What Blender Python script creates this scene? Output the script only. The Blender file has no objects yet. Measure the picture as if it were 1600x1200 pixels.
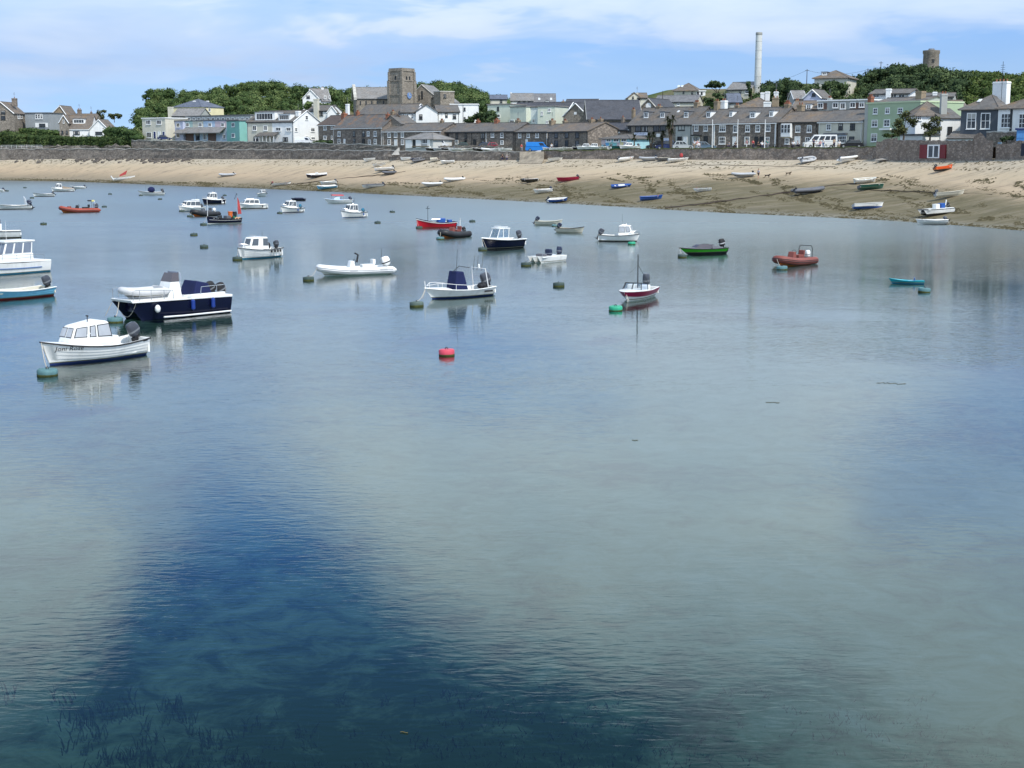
import bpy, math, random
import numpy as np
from mathutils import Vector, Matrix
rnd = random.Random(7)
scene = bpy.context.scene
COL = scene.collection
R = math.radians

# ------------------------------------------------------------------ camera
CAM_H, F = 9.2, 2220.0                      # eye height above the water, focal length in photo pixels
PITCH = math.atan(366.0 / F)
SP, CP = math.sin(PITCH), math.cos(PITCH)
cam_data = bpy.data.cameras.new('camera')
cam_data.sensor_width = 36.0
cam_data.lens = 36.0 * F / 1600.0
cam_data.clip_end = 6000
cam_data.clip_start = 0.5
cam = bpy.data.objects.new('camera', cam_data)
COL.objects.link(cam)
cam.location = (0, 0, CAM_H)
cam.rotation_euler = (math.pi / 2 - PITCH, 0, 0)
scene.camera = cam

# ------------------------------------------------------------------ sky, sun, exposure
SUN_ELEV, SUN_AZ = R(50), R(143)             # azimuth clockwise from +Y (the view direction)
world = bpy.data.worlds.new('World')
scene.world = world
world.use_nodes = True
wt = world.node_tree
for n in list(wt.nodes):
    wt.nodes.remove(n)

CLOUD_LOC, CLOUD_SCALE, CLOUD_LO, CLOUD_HI = (3.1, 1.7, 0.0), 0.55, 0.40, 0.58
CLOUD_BANKS = [(-0.19, 0.305, 0.10, 0.09, -0.24), (-0.10, 0.42, 0.22, 0.08, -0.22), (-0.40, 0.31, 0.11, 0.07, 0.20), (0.08, 0.27, 0.20, 0.10, 0.22),
               (-0.33, 0.225, 0.09, 0.03, -0.08), (0.40, 0.20, 0.12, 0.09, 0.09), (0.05, 0.56, 0.60, 0.10, -0.12), (0.36, 0.27, 0.08, 0.04, -0.07), (-0.10, 0.075, 0.17, 0.05, -0.17), (0.28, 0.085, 0.18, 0.05, 0.10), (-0.33, 0.07, 0.12, 0.04, 0.05)]

class NT:
    """tiny node helper"""
    def __init__(self, tree):
        self.t = tree
    def n(self, kind, **kw):
        nd = self.t.nodes.new(kind)
        for k, v in kw.items():
            if k.startswith('i_'):
                key = k[2:]
                key = int(key) if key.isdigit() else key.replace('_', ' ')
                nd.inputs[key].default_value = v
            else:
                setattr(nd, k, v)
        return nd
    def l(self, a, b):
        self.t.links.new(a, b)
    def val(self, sock, x):
        if hasattr(x, 'is_linked') or hasattr(x, 'links'):
            self.l(x, sock)
        else:
            sock.default_value = x
    def math(self, op, a, b=0.0, clamp=False):
        m = self.n('ShaderNodeMath', operation=op, use_clamp=clamp)
        self.val(m.inputs[0], a); self.val(m.inputs[1], b)
        return m.outputs[0]
    def mix(self, fac, a, b, blend='MIX'):
        m = self.n('ShaderNodeMix', data_type='RGBA', blend_type=blend)
        self.val(m.inputs[0], fac); self.val(m.inputs[6], a); self.val(m.inputs[7], b)
        return m.outputs[2]
    def noise(self, vec, scale, detail=4, rough=0.55, dist=0.0):
        nn = self.n('ShaderNodeTexNoise')
        nn.inputs['Scale'].default_value = scale; nn.inputs['Detail'].default_value = detail
        nn.inputs['Roughness'].default_value = rough; nn.inputs['Distortion'].default_value = dist
        if vec is not None: self.l(vec, nn.inputs['Vector'])
        return nn.outputs['Fac']
    def ramp(self, fac, stops, interp='LINEAR'):
        r = self.n('ShaderNodeValToRGB')
        r.color_ramp.interpolation = interp
        e = r.color_ramp.elements
        while len(e) < len(stops): e.new(0.5)
        for k, (p, c) in enumerate(stops):
            e[k].position = p
            e[k].color = (c, c, c, 1) if not isinstance(c, (tuple, list)) else (tuple(c) + (1,))[:4]
        self.l(fac, r.inputs[0])
        return r.outputs[0]
    def mapping(self, vec, scale=(1, 1, 1), loc=(0, 0, 0), rot=(0, 0, 0)):
        m = self.n('ShaderNodeMapping')
        m.inputs['Scale'].default_value = scale; m.inputs['Location'].default_value = loc
        m.inputs['Rotation'].default_value = rot
        self.l(vec, m.inputs['Vector'])
        return m.outputs[0]

w = NT(wt)
tc = w.n('ShaderNodeTexCoord')
sep = w.n('ShaderNodeSeparateXYZ'); w.l(tc.outputs['Generated'], sep.inputs[0])
up = w.math('MAXIMUM', sep.outputs[2], 0.0)
# clear sky, looked up a little higher so that the air near the horizon stays blue
comb = w.n('ShaderNodeCombineXYZ')
w.l(sep.outputs[0], comb.inputs[0]); w.l(sep.outputs[1], comb.inputs[1])
w.l(w.math('ADD', w.math('MULTIPLY', up, 0.9), 0.12), comb.inputs[2])
nrm = w.n('ShaderNodeVectorMath', operation='NORMALIZE'); w.l(comb.outputs[0], nrm.inputs[0])
sky = w.n('ShaderNodeTexSky', sky_type='NISHITA', sun_disc=False, sun_elevation=SUN_ELEV,
          sun_rotation=SUN_AZ, altitude=10, air_density=1.0, dust_density=0.6, ozone_density=2.0)
w.l(nrm.outputs[0], sky.inputs[0])
# a broken layer of soft cloud on a flat ceiling
inv = w.math('DIVIDE', 1.0, w.math('ADD', up, 0.16))
cp = w.n('ShaderNodeCombineXYZ')
w.l(w.math('MULTIPLY', sep.outputs[0], inv), cp.inputs[0]); w.l(w.math('MULTIPLY', sep.outputs[1], inv), cp.inputs[1])
c1 = w.noise(w.mapping(cp.outputs[0], loc=CLOUD_LOC), CLOUD_SCALE, 5, 0.5, 0.5)
c2 = w.noise(w.mapping(cp.outputs[0], loc=(8.3, 2.2, 4.0)), 2.0, 4, 0.55, 0.3)
cov = w.math('ADD', w.math('MULTIPLY', c1, 0.86), w.math('MULTIPLY', c2, 0.14))
# where the cloud banks and gaps lie over the bay: (bearing, height, half widths, more or less cloud), as seen above the town and mirrored in the water
az = w.math('DIVIDE', sep.outputs[0], w.math('MAXIMUM', sep.outputs[1], 0.05))
el = w.math('DIVIDE', sep.outputs[2], w.math('MAXIMUM', sep.outputs[1], 0.05))
wob = w.math('MULTIPLY', w.math('SUBTRACT', c2, 0.5), 0.24)
for a_, e_, sa_, se_, k_ in CLOUD_BANKS:
    da = w.math('DIVIDE', w.math('SUBTRACT', w.math('ADD', az, wob), a_), sa_); de = w.math('DIVIDE', w.math('SUBTRACT', w.math('ADD', el, wob), e_), se_)
    g_ = w.math('POWER', 2.718, w.math('MULTIPLY', w.math('ADD', w.math('MULTIPLY', da, da), w.math('MULTIPLY', de, de)), -1.0))
    cov = w.math('ADD', cov, w.math('MULTIPLY', g_, k_))
cmask = w.ramp(cov, [(CLOUD_LO, 0.0), ((CLOUD_LO + CLOUD_HI) / 2, 0.55), (CLOUD_HI, 0.95)], 'EASE')
veil = w.n('ShaderNodeMapRange'); w.l(up, veil.inputs[0]); veil.inputs[1].default_value = 0.0; veil.inputs[2].default_value = 0.14; veil.inputs[3].default_value = 0.38; veil.inputs[4].default_value = 0.0
cmask = w.math('MAXIMUM', cmask, veil.outputs[0])
cshade = w.ramp(c2, [(0.3, (3.5, 4.7, 6.9)), (0.7, (4.9, 5.8, 7.4))])
# thinner and bluer with distance, whiter overhead
hi_ = w.ramp(up, [(0.06, (1.0, 1.0, 1.0)), (0.24, (2.2, 2.12, 1.75))])
clear = w.ramp(up, [(0.05, (0.92, 1.05, 1.22)), (0.25, (0.66, 1.32, 2.3)), (0.40, (0.60, 0.95, 1.25))])
cshade = w.mix(1.0, cshade, hi_, 'MULTIPLY')
cloudy = w.mix(cmask, w.mix(1.0, sky.outputs[0], clear, 'MULTIPLY'), cshade)
bg = w.n('ShaderNodeBackground'); bg.inputs[1].default_value = 0.1
w.l(cloudy, bg.inputs[0])
wo = w.n('ShaderNodeOutputWorld'); w.l(bg.outputs[0], wo.inputs[0])

sun_data = bpy.data.lights.new('sun', 'SUN')
sun_data.energy = 3.1
sun_data.angle = R(3.0)
sun_data.color = (1.0, 0.95, 0.87)
sun = bpy.data.objects.new('sun', sun_data)
COL.objects.link(sun)
to_sun = Vector((math.sin(SUN_AZ) * math.cos(SUN_ELEV), math.cos(SUN_AZ) * math.cos(SUN_ELEV), math.sin(SUN_ELEV)))
sun.rotation_euler = to_sun.to_track_quat('Z', 'Y').to_euler()
sun.location = (60, -60, 80)

vs = scene.view_settings
vs.view_transform = 'Standard'; vs.look = 'None'; vs.exposure = 0.38; vs.gamma = 1.0
vs.use_curve_mapping = False
scene.cycles.use_denoising = True
scene.cycles.max_bounces = 8
scene.cycles.transparent_max_bounces = 12

# ------------------------------------------------------------------ picking points
def ray(px, py):
    u, v = (px - 800.0) / F, (600.0 - py) / F
    k = CP + SP * v
    return u / k, (-SP + CP * v) / k             # x and z per metre forward
def at(px, py, D):
    a, b = ray(px, py)
    return Vector((a * D, D, CAM_H + b * D))
def zat(px, py, D):
    return CAM_H + ray(px, py)[1] * D
def onwater(px, py):
    a, b = ray(px, py)
    D = -CAM_H / b
    return Vector((a * D, D, 0.0))
def interp(tab, x):
    if x <= tab[0][0]: return tab[0][1]
    for (x0, y0), (x1, y1) in zip(tab, tab[1:]):
        if x <= x1:
            return y0 + (y1 - y0) * (x - x0) / (x1 - x0)
    return tab[-1][1]
def smooth(a, b, x):
    t = min(1.0, max(0.0, (x - a) / (b - a))) if b != a else float(x > a)
    return t * t * (3 - 2 * t)
def pxof(X, Y):
    return 800.0 + F * X / (Y * CP)
def xof(px, D):
    return (px - 800.0) / F * CP * D

# the lie of the land, by bearing (photo column at eye level)
SHORE_PY = [(-500, 274), (0, 282), (100, 283.5), (200, 287), (300, 291.5), (400, 294.5), (500, 299), (600, 304),
            (700, 308.5), (800, 314), (900, 319), (1000, 325), (1100, 331), (1200, 335.5), (1300, 340), (1400, 345), (1500, 352), (1600, 360), (2100, 400)]
WALL_D = [(-500, 520), (0, 456), (200, 425), (400, 385), (600, 343), (800, 316), (900, 301), (1100, 276), (1300, 255), (1400, 243), (1500, 228), (1600, 214), (2100, 170)]
FOOT_PY = [(-500, 250), (0, 250), (100, 248), (300, 248.5), (500, 249), (700, 251.5), (800, 250), (900, 248.5), (1100, 249.5), (1250, 250), (1400, 249), (1600, 247), (2100, 247)]
TOP_PY = [(-500, 233), (0, 233), (200, 233.2), (400, 234), (600, 236), (820, 237.2), (900, 236), (1000, 234), (1100, 233), (1300, 231.6), (1360, 231), (1600, 230), (2100, 230)]
RISE = [(-500, 8), (0, 5.2), (100, 5.2), (200, 6), (240, 16), (300, 18), (400, 22), (480, 21), (560, 20), (650, 24), (700, 25), (760, 20), (800, 15), (870, 17), (960, 16), (1050, 20), (1130, 19), (1200, 20), (1270, 20), (1350, 15), (1450, 20), (1600, 20), (2100, 19)]
RISE0 = [(-500, 4), (180, 4), (240, 110), (500, 120), (600, 190), (760, 150), (800, 120), (1000, 110), (1200, 105), (1350, 95), (1600, 95), (2100, 95)]
RISE1 = [(-500, 34), (180, 34), (240, 220), (500, 230), (600, 330), (760, 300), (800, 215), (1000, 200), (1200, 190), (1350, 190), (1600, 190), (2100, 190)]
def shoreD(px):
    return CAM_H / -ray(800, interp(SHORE_PY, px))[1]
def wallD(px):
    return interp(WALL_D, px)
def footZ(px):
    return zat(800, interp(FOOT_PY, px), wallD(px))
def roadZ(px):
    return zat(800, interp(TOP_PY, px), wallD(px))
def beachZ(px, D):
    S, W, Z = shoreD(px), wallD(px), footZ(px)
    if D < S:
        return max(-3.2, (D - S) * 0.045)
    t = (D - S) / (W - S)
    if t > 1: return Z
    return Z * (0.62 * t + 0.38 * t * t)
def groundZ(px, D):
    d = D - wallD(px)
    return roadZ(px) + interp(RISE, px) * smooth(interp(RISE0, px), interp(RISE1, px), d)
def onbeach(px, py):
    a, b = ray(px, py)
    D = 100.0
    while D < 520:
        if CAM_H + b * D <= beachZ(pxof(a * D, D), D):
            break
        D += 0.25
    return Vector((a * D, D, beachZ(pxof(a * D, D), D)))

# ------------------------------------------------------------------ mesh building
class MB:
    def __init__(self):
        self.v, self.f, self.m, self.s = [], [], [], []
    def vert(self, p):
        self.v.append(tuple(p)); return len(self.v) - 1
    def face(self, idx, mat=0, sm=False):
        self.f.append(tuple(idx)); self.m.append(mat); self.s.append(sm)
    def quad(self, a, b, c, d, mat=0):
        i = [self.vert(p) for p in (a, b, c, d)]; self.face(i, mat)
    def box(self, x0, x1, y0, y1, z0, z1, mat=0, M=None):
        ps = [Vector((x, y, z)) for z in (z0, z1) for y in (y0, y1) for x in (x0, x1)]
        if M is not None: ps = [M @ p for p in ps]
        i = [self.vert(p) for p in ps]
        for q in ((0, 2, 3, 1), (4, 5, 7, 6), (0, 1, 5, 4), (2, 6, 7, 3), (0, 4, 6, 2), (1, 3, 7, 5)):
            self.face([i[k] for k in q], mat)
        return self
    def hexa(self, bot, top, mat=0):
        """bot and top: four points each, counter-clockwise from above"""
        i = [self.vert(p) for p in bot] + [self.vert(p) for p in top]
        self.face((i[3], i[2], i[1], i[0]), mat); self.face(i[4:8], mat)
        for k in range(4):
            j = (k + 1) % 4
            self.face((i[k], i[j], i[4 + j], i[4 + k]), mat)
        return self
    def loft(self, rings, mat=0, sm=True, closed=True, cap0=True, cap1=True, mats=None):
        ids = [[self.vert(p) for p in r] for r in rings]
        n = len(rings[0])
        for k in range(len(ids) - 1):
            for j in range(n if closed else n - 1):
                jj = (j + 1) % n
                self.face((ids[k][j], ids[k][jj], ids[k + 1][jj], ids[k + 1][j]), mats[j] if mats else mat, sm)
        if cap0 and closed: self.face(ids[0][::-1], mat)
        if cap1 and closed: self.face(ids[-1], mat)
        return self
    def tube(self, pts, r, seg=8, mat=0, caps=True, sm=True):
        pts = [Vector(p) for p in pts]
        rr = r if isinstance(r, (list, tuple)) else [r] * len(pts)
        rings, prev = [], None
        for k, p in enumerate(pts):
            d = (pts[min(k + 1, len(pts) - 1)] - pts[max(k - 1, 0)])
            d = d.normalized() if d.length > 1e-9 else Vector((0, 0, 1))
            if prev is None:
                ref = Vector((0, 0, 1)) if abs(d.z) < 0.9 else Vector((1, 0, 0))
                nx = d.cross(ref).normalized()
            else:
                nx = (prev - d * prev.dot(d)).normalized()
            prev = nx
            ny = d.cross(nx)
            rings.append([p + (nx * math.cos(2 * math.pi * j / seg) + ny * math.sin(2 * math.pi * j / seg)) * rr[k] for j in range(seg)])
        return self.loft(rings, mat, sm, True, caps, caps)
    def lathe(self, prof, seg=16, mat=0, sm=True, c=(0, 0, 0), mats=None):
        rings = [[(c[0] + r * math.cos(2 * math.pi * j / seg), c[1] + r * math.sin(2 * math.pi * j / seg), c[2] + z) for j in range(seg)] for r, z in prof]
        ids = [[self.vert(p) for p in rr] for rr in rings]
        for k in range(len(ids) - 1):
            for j in range(seg):
                jj = (j + 1) % seg
                self.face((ids[k][j], ids[k][jj], ids[k + 1][jj], ids[k + 1][j]), mats[k] if mats else mat, sm)
        self.face(ids[0][::-1], mats[0] if mats else mat); self.face(ids[-1], mats[-1] if mats else mat)
        return self
    def ball(self, c, r, mat=0, seg=10, rings=6):
        r = r if isinstance(r, (list, tuple)) else (r, r, r)
        rg = []
        for k in range(rings + 1):
            a = math.pi * k / rings
            q = max(0.02, math.sin(a))
            rg.append([(c[0] + r[0] * q * math.cos(2 * math.pi * j / seg), c[1] + r[1] * q * math.sin(2 * math.pi * j / seg), c[2] - r[2] * math.cos(a)) for j in range(seg)])
        return self.loft(rg, mat, True)
    def mesh(self, name, mats, sharp=40):
        me = bpy.data.meshes.new(name)
        me.from_pydata(self.v, [], self.f)
        for m in (mats if isinstance(mats, (list, tuple)) else [mats]):
            me.materials.append(m)
        me.polygons.foreach_set('material_index', self.m)
        me.polygons.foreach_set('use_smooth', self.s)
        me.update()
        if any(self.s): me.set_sharp_from_angle(angle=R(sharp))
        return me
    def build(self, name, mats, parent=None, loc=None, rz=0.0, rot=None):
        return link(name, self.mesh(name, mats), parent, loc, rz, rot)

def link(name, data, parent=None, loc=None, rz=0.0, rot=None):
    o = bpy.data.objects.new(name, data)
    COL.objects.link(o)
    if parent is not None: o.parent = parent
    if loc is not None: o.location = loc
    if rot is not None: o.rotation_euler = rot
    elif rz: o.rotation_euler = (0, 0, rz)
    return o
def empty(name, loc=(0, 0, 0), rz=0.0):
    return link(name, None, None, loc, rz)
def tag(o, label=None, cat=None, group=None, kind=None):
    if label: o['label'] = label
    if cat: o['category'] = cat
    if group: o['group'] = group
    if kind: o['kind'] = kind
    return o
def bevel(o, width=0.02, seg=2, angle=35):
    b = o.modifiers.new('bevel', 'BEVEL')
    b.width = width; b.segments = seg; b.limit_method = 'ANGLE'; b.angle_limit = R(angle)
    return o

# ------------------------------------------------------------------ materials
MATS = {}
def newmat(name):
    m = bpy.data.materials.new(name); m.use_nodes = True
    t = m.node_tree
    for n in list(t.nodes): t.nodes.remove(n)
    MATS[name] = m
    return m, NT(t)
def finish(q, col, rough=0.7, metal=0.0, spec=0.4, bump=None, bstr=0.3, bdist=0.05, coat=0.0):
    p = q.n('ShaderNodeBsdfPrincipled')
    q.val(p.inputs['Base Color'], col if not isinstance(col, tuple) else (col + (1,))[:4])
    q.val(p.inputs['Roughness'], rough)
    p.inputs['Metallic'].default_value = metal
    p.inputs['Specular IOR Level'].default_value = spec
    if coat: p.inputs['Coat Weight'].default_value = coat
    if bump is not None:
        b = q.n('ShaderNodeBump'); b.inputs['Strength'].default_value = bstr; b.inputs['Distance'].default_value = bdist
        q.l(bump, b.inputs['Height']); q.l(b.outputs[0], p.inputs['Normal'])
    o = q.n('ShaderNodeOutputMaterial'); q.l(p.outputs[0], o.inputs[0])
    return p
def pm(name, col, rough=0.6, var=0.12, scale=2.0, metal=0.0, spec=0.4, bstr=0.0, coat=0.0, stain=0.0):
    """plain painted or moulded surface with mottling, faint streaks and wear"""
    if name in MATS: return MATS[name]
    m, q = newmat(name)
    g = q.n('ShaderNodeTexCoord').outputs['Object']
    a = q.noise(g, scale, 5, 0.6)
    lo = tuple(max(0, c * (1 - var * 1.6)) for c in col); hi = tuple(min(1, c * (1 + var * 0.7)) for c in col)
    c = q.ramp(a, [(0.28, lo), (0.72, hi)])
    if stain:
        s = q.noise(q.mapping(g, scale=(1.2, 1.2, 0.16)), scale * 1.3, 4, 0.6)
        c = q.mix(q.math('MULTIPLY', q.ramp(s, [(0.5, 0.0), (0.75, 1.0)]), stain), c, tuple(x * 0.55 for x in (0.45, 0.42, 0.36)) + (1,))
    finish(q, c, rough, metal, spec, q.noise(g, scale * 9, 3) if bstr else None, bstr, 0.02, coat)
    return m
def stonemat(name, c1, c2, c3, size=0.45, bstr=0.9, lichen=0.0):
    if name in MATS: return MATS[name]
    m, q = newmat(name)
    g = q.n('ShaderNodeTexCoord').outputs['Object']
    gm = q.mapping(g, scale=(1 / size, 1 / size, 1.5 / size))
    v = q.n('ShaderNodeTexVoronoi', feature='F1'); q.l(gm, v.inputs['Vector']); v.inputs['Scale'].default_value = 1.0
    e = q.n('ShaderNodeTexVoronoi', feature='DISTANCE_TO_EDGE'); q.l(gm, e.inputs['Vector']); e.inputs['Scale'].default_value = 1.0
    r = q.n('ShaderNodeSeparateColor'); q.l(v.outputs['Color'], r.inputs[0])
    c = q.ramp(r.outputs[0], [(0.0, c1), (0.5, c2), (1.0, c3)])
    big = q.noise(g, 0.35, 5, 0.6)
    c = q.mix(q.ramp(big, [(0.35, 0.0), (0.7, 0.55)]), c, c1 + (1,))
    c = q.mix(q.ramp(q.noise(q.mapping(g, loc=(3, 8, 2)), 0.16, 5, 0.65), [(0.5, 0.0), (0.72, 0.6)]), c, c3 + (1,))
    c = q.mix(q.ramp(q.noise(q.mapping(g, scale=(1, 1, .15)), 0.9, 4, 0.6), [(0.52, 0.0), (0.75, 0.5)]), c, tuple(x * .5 for x in c1) + (1,))
    j = q.ramp(e.outputs['Distance'], [(0.0, 0.0), (0.10, 1.0)])
    c = q.mix(j, tuple(x * 0.55 for x in c2) + (1,), c)
    if lichen:
        li = q.noise(g, 0.8, 6, 0.7)
        c = q.mix(q.math('MULTIPLY', q.ramp(li, [(0.55, 0.0), (0.68, 1.0)]), lichen), c, (0.30, 0.17, 0.05, 1))
    finish(q, c, 0.9, 0, 0.2, j, bstr, 0.06)
    return m
def slatemat(name, base, lichen=0.25, warm=(0.24, 0.15, 0.07)):
    if name in MATS: return MATS[name]
    m, q = newmat(name)
    g = q.n('ShaderNodeTexCoord').outputs['Object']
    br = q.n('ShaderNodeTexBrick')
    br.offset = 0.5
    br.inputs['Scale'].default_value = 1.0
    br.inputs['Brick Width'].default_value = 0.42; br.inputs['Row Height'].default_value = 0.26
    br.inputs['Mortar Size'].default_value = 0.012; br.inputs['Mortar Smooth'].default_value = 0.3
    br.inputs['Color1'].default_value = tuple(x * 0.8 for x in base) + (1,)
    br.inputs['Color2'].default_value = tuple(x * 1.25 for x in base) + (1,)
    br.inputs['Mortar'].default_value = tuple(x * 0.45 for x in base) + (1,)
    # slope-wise coordinates: along x, and height with run
    s = q.n('ShaderNodeSeparateXYZ'); q.l(g, s.inputs[0])
    cb = q.n('ShaderNodeCombineXYZ'); q.l(q.math('ADD', s.outputs[0], q.math('MULTIPLY', s.outputs[1], 0.13)), cb.inputs[0]); q.l(q.math('MULTIPLY', s.outputs[2], 1.5), cb.inputs[1])
    q.l(cb.outputs[0], br.inputs['Vector'])
    n1 = q.noise(g, 0.5, 6, 0.65)
    c = q.mix(q.ramp(n1, [(0.35, 0.0), (0.75, 0.5)]), br.outputs['Color'], tuple(x * 1.7 for x in base) + (1,))
    n2 = q.noise(q.mapping(g, loc=(7, 3, 1)), 0.42, 6, 0.72)
    c = q.mix(q.math('MULTIPLY', q.ramp(n2, [(0.5, 0.0), (0.66, 1.0)]), lichen), c, warm + (1,))
    st = q.noise(q.mapping(g, scale=(2.2, 2.2, 0.3)), 1.2, 4, 0.6)
    c = q.mix(q.ramp(st, [(0.5, 0.0), (0.8, 0.35)]), c, tuple(x * 0.5 for x in base) + (1,))
    finish(q, c, 0.72, 0, 0.35, br.outputs['Fac'], 0.5, -0.02)
    return m
def foliagemat(name, dark, mid, light, scale=0.12):
    if name in MATS: return MATS[name]
    m, q = newmat(name)
    g = q.n('ShaderNodeTexCoord').outputs['Object']
    at_ = q.n('ShaderNodeAttribute'); at_.attribute_name = 'tone'
    n = q.math('ADD', q.math('MULTIPLY', q.noise(g, scale, 3, 0.6), 0.55), q.math('MULTIPLY', at_.outputs['Fac'], 0.45))
    n = q.math('ADD', n, q.math('MULTIPLY', q.math('SUBTRACT', q.noise(g, 2.2, 2, 0.6), 0.5), 0.35))
    c = q.ramp(n, [(0.28, dark), (0.5, mid), (0.72, light)])
    p = finish(q, c, 0.75, 0, 0.18)
    return m

# ------------------------------------------------------------------ water, seabed, beach, land
def grid_obj(name, rows, mat, kind='structure', sm=True):
    mb = MB()
    ids = [[mb.vert(p) for p in r] for r in rows]
    for k in range(len(ids) - 1):
        for j in range(len(ids[0]) - 1):
            mb.face((ids[k][j], ids[k][j + 1], ids[k + 1][j + 1], ids[k + 1][j]), 0, sm)
    o = mb.build(name, mat)
    tag(o, kind=kind)
    return o

# water: mirror and clear body together, ruffled in patches
m, q = newmat('harbour_water')
g = q.n('ShaderNodeNewGeometry').outputs['Position']
def ripple(scale, sx, sy, rot, detail=2, dist=0.6):
    return q.noise(q.mapping(g, scale=(sx, sy, 1), rot=(0, 0, R(rot))), scale, detail, 0.5, dist)
w1 = ripple(0.55, 0.55, 1.6, 12, 3)
w2 = ripple(2.6, 0.75, 1.3, -14, 2)
w3 = ripple(4.2, 0.40, 1.3, -16, 2)
patch = q.ramp(q.noise(q.mapping(g, scale=(0.6, 1.0, 1), loc=(13, 4, 0)), 0.045, 4, 0.6, 0.8), [(0.38, 0.22), (0.64, 1.0)])
h = q.math('ADD', q.math('MULTIPLY', w1, 0.008), q.math('MULTIPLY', patch, q.math('ADD', q.math('MULTIPLY', w2, 0.018), q.math('MULTIPLY', w3, 0.022))))
# sheltered and smooth under the quay, ruffled by the breeze farther out
gs = q.n('ShaderNodeSeparateXYZ'); q.l(g, gs.inputs[0])
out = q.n('ShaderNodeMapRange'); q.l(gs.outputs[1], out.inputs[0]); out.inputs[1].default_value = 30; out.inputs[2].default_value = 260; out.interpolation_type = 'SMOOTHERSTEP'
nr = q.n('ShaderNodeMapRange'); q.l(gs.outputs[1], nr.inputs[0]); nr.inputs[1].default_value = 20; nr.inputs[2].default_value = 62; nr.inputs[3].default_value = 0.34
h = q.math('MULTIPLY', q.math('MULTIPLY', h, nr.outputs[0]), q.math('SUBTRACT', 1.0, q.math('MULTIPLY', out.outputs[0], 0.75)))
b = q.n('ShaderNodeBump'); b.inputs['Strength'].default_value = 1.0; b.inputs['Distance'].default_value = 0.55
q.l(h, b.inputs['Height'])
fr = q.n('ShaderNodeFresnel'); fr.inputs[0].default_value = 1.33; q.l(b.outputs[0], fr.inputs['Normal'])
gl = q.n('ShaderNodeBsdfGlossy'); q.l(q.math('ADD', 0.035, q.math('MULTIPLY', out.outputs[0], 0.30)), gl.inputs['Roughness']); q.l(b.outputs[0], gl.inputs['Normal'])
gl.inputs['Color'].default_value = (1, 1, 1, 1)
tr = q.n('ShaderNodeBsdfTransparent'); tr.inputs[0].default_value = (0.39, 0.605, 0.68, 1)
mx = q.n('ShaderNodeMixShader'); q.l(q.math('MULTIPLY', fr.outputs[0], q.math('SUBTRACT', 1.0, q.math('MULTIPLY', out.outputs[0], 0.42))), mx.inputs[0]); q.l(tr.outputs[0], mx.inputs[1]); q.l(gl.outputs[0], mx.inputs[2])
o = q.n('ShaderNodeOutputMaterial'); q.l(mx.outputs[0], o.inputs[0])
mb = MB(); mb.quad((-900, -500, 0), (900, -500, 0), (900, 620, 0), (-900, 620, 0))
tag(mb.build('water', MATS['harbour_water']), kind='structure')

# seabed: pale sand with dark weed beds
m, q = newmat('seabed_sand')
g = q.n('ShaderNodeNewGeometry').outputs['Position']
big = q.noise(q.mapping(g, loc=(5, 2, 0)), 0.05, 6, 0.62, 0.5)
fine = q.noise(g, 0.9, 6, 0.65, 0.4)
k = q.math('ADD', q.math('MULTIPLY', big, 0.7), q.math('MULTIPLY', fine, 0.3))
finish(q, (0.2, 0.2, 0.2), 0.95, 0, 0.1)
def seabed_colour(q, g):
    big = q.noise(q.mapping(g, loc=(5, 2, 0)), 0.05, 6, 0.62, 0.5)
    fine = q.noise(g, 0.7, 7, 0.72, 0.6)
    k = q.math('ADD', q.math('MULTIPLY', big, 0.5), q.math('MULTIPLY', fine, 0.5))
    # a bed of eelgrass off the quay
    s_ = q.n('ShaderNodeSeparateXYZ'); q.l(g, s_.inputs[0])
    dx_ = q.math('DIVIDE', q.math('ADD', s_.outputs[0], 2.0), 8.5); dy_ = q.math('DIVIDE', q.math('SUBTRACT', s_.outputs[1], 20.0), 11.0)
    k = q.math('ADD', k, q.math('MULTIPLY', q.math('POWER', 2.718, q.math('MULTIPLY', q.math('ADD', q.math('MULTIPLY', dx_, dx_), q.math('MULTIPLY', dy_, dy_)), -1.0)), 0.15))
    return q.ramp(k, [(0.40, (0.22, 0.215, 0.165)), (0.50, (0.135, 0.15, 0.09)), (0.60, (0.030, 0.046, 0.020))])
sq = MATS['seabed_sand'].node_tree; q = NT(sq); q.l(seabed_colour(q, q.n('ShaderNodeNewGeometry').outputs['Position']), [n for n in sq.nodes if n.type == 'BSDF_PRINCIPLED'][0].inputs['Base Color'])
rows = []
for Y in np.linspace(-400, 520, 47):
    rows.append([(X, Y, -3.0 + 0.25 * math.sin(X * 0.11 + Y * 0.07) + 0.2 * math.sin(Y * 0.19 - X * 0.05)) for X in np.linspace(-520, 520, 53)])
grid_obj('seabed', rows, MATS['seabed_sand'])

# beach: dry pale sand above, tan sand, then wet weedy flats
PXS = list(np.arange(-500, 2101, 20))
m, q = newmat('beach_sand')
g = q.n('ShaderNodeNewGeometry').outputs['Position']
sp = q.n('ShaderNodeSeparateXYZ'); q.l(g, sp.inputs[0])
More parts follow.
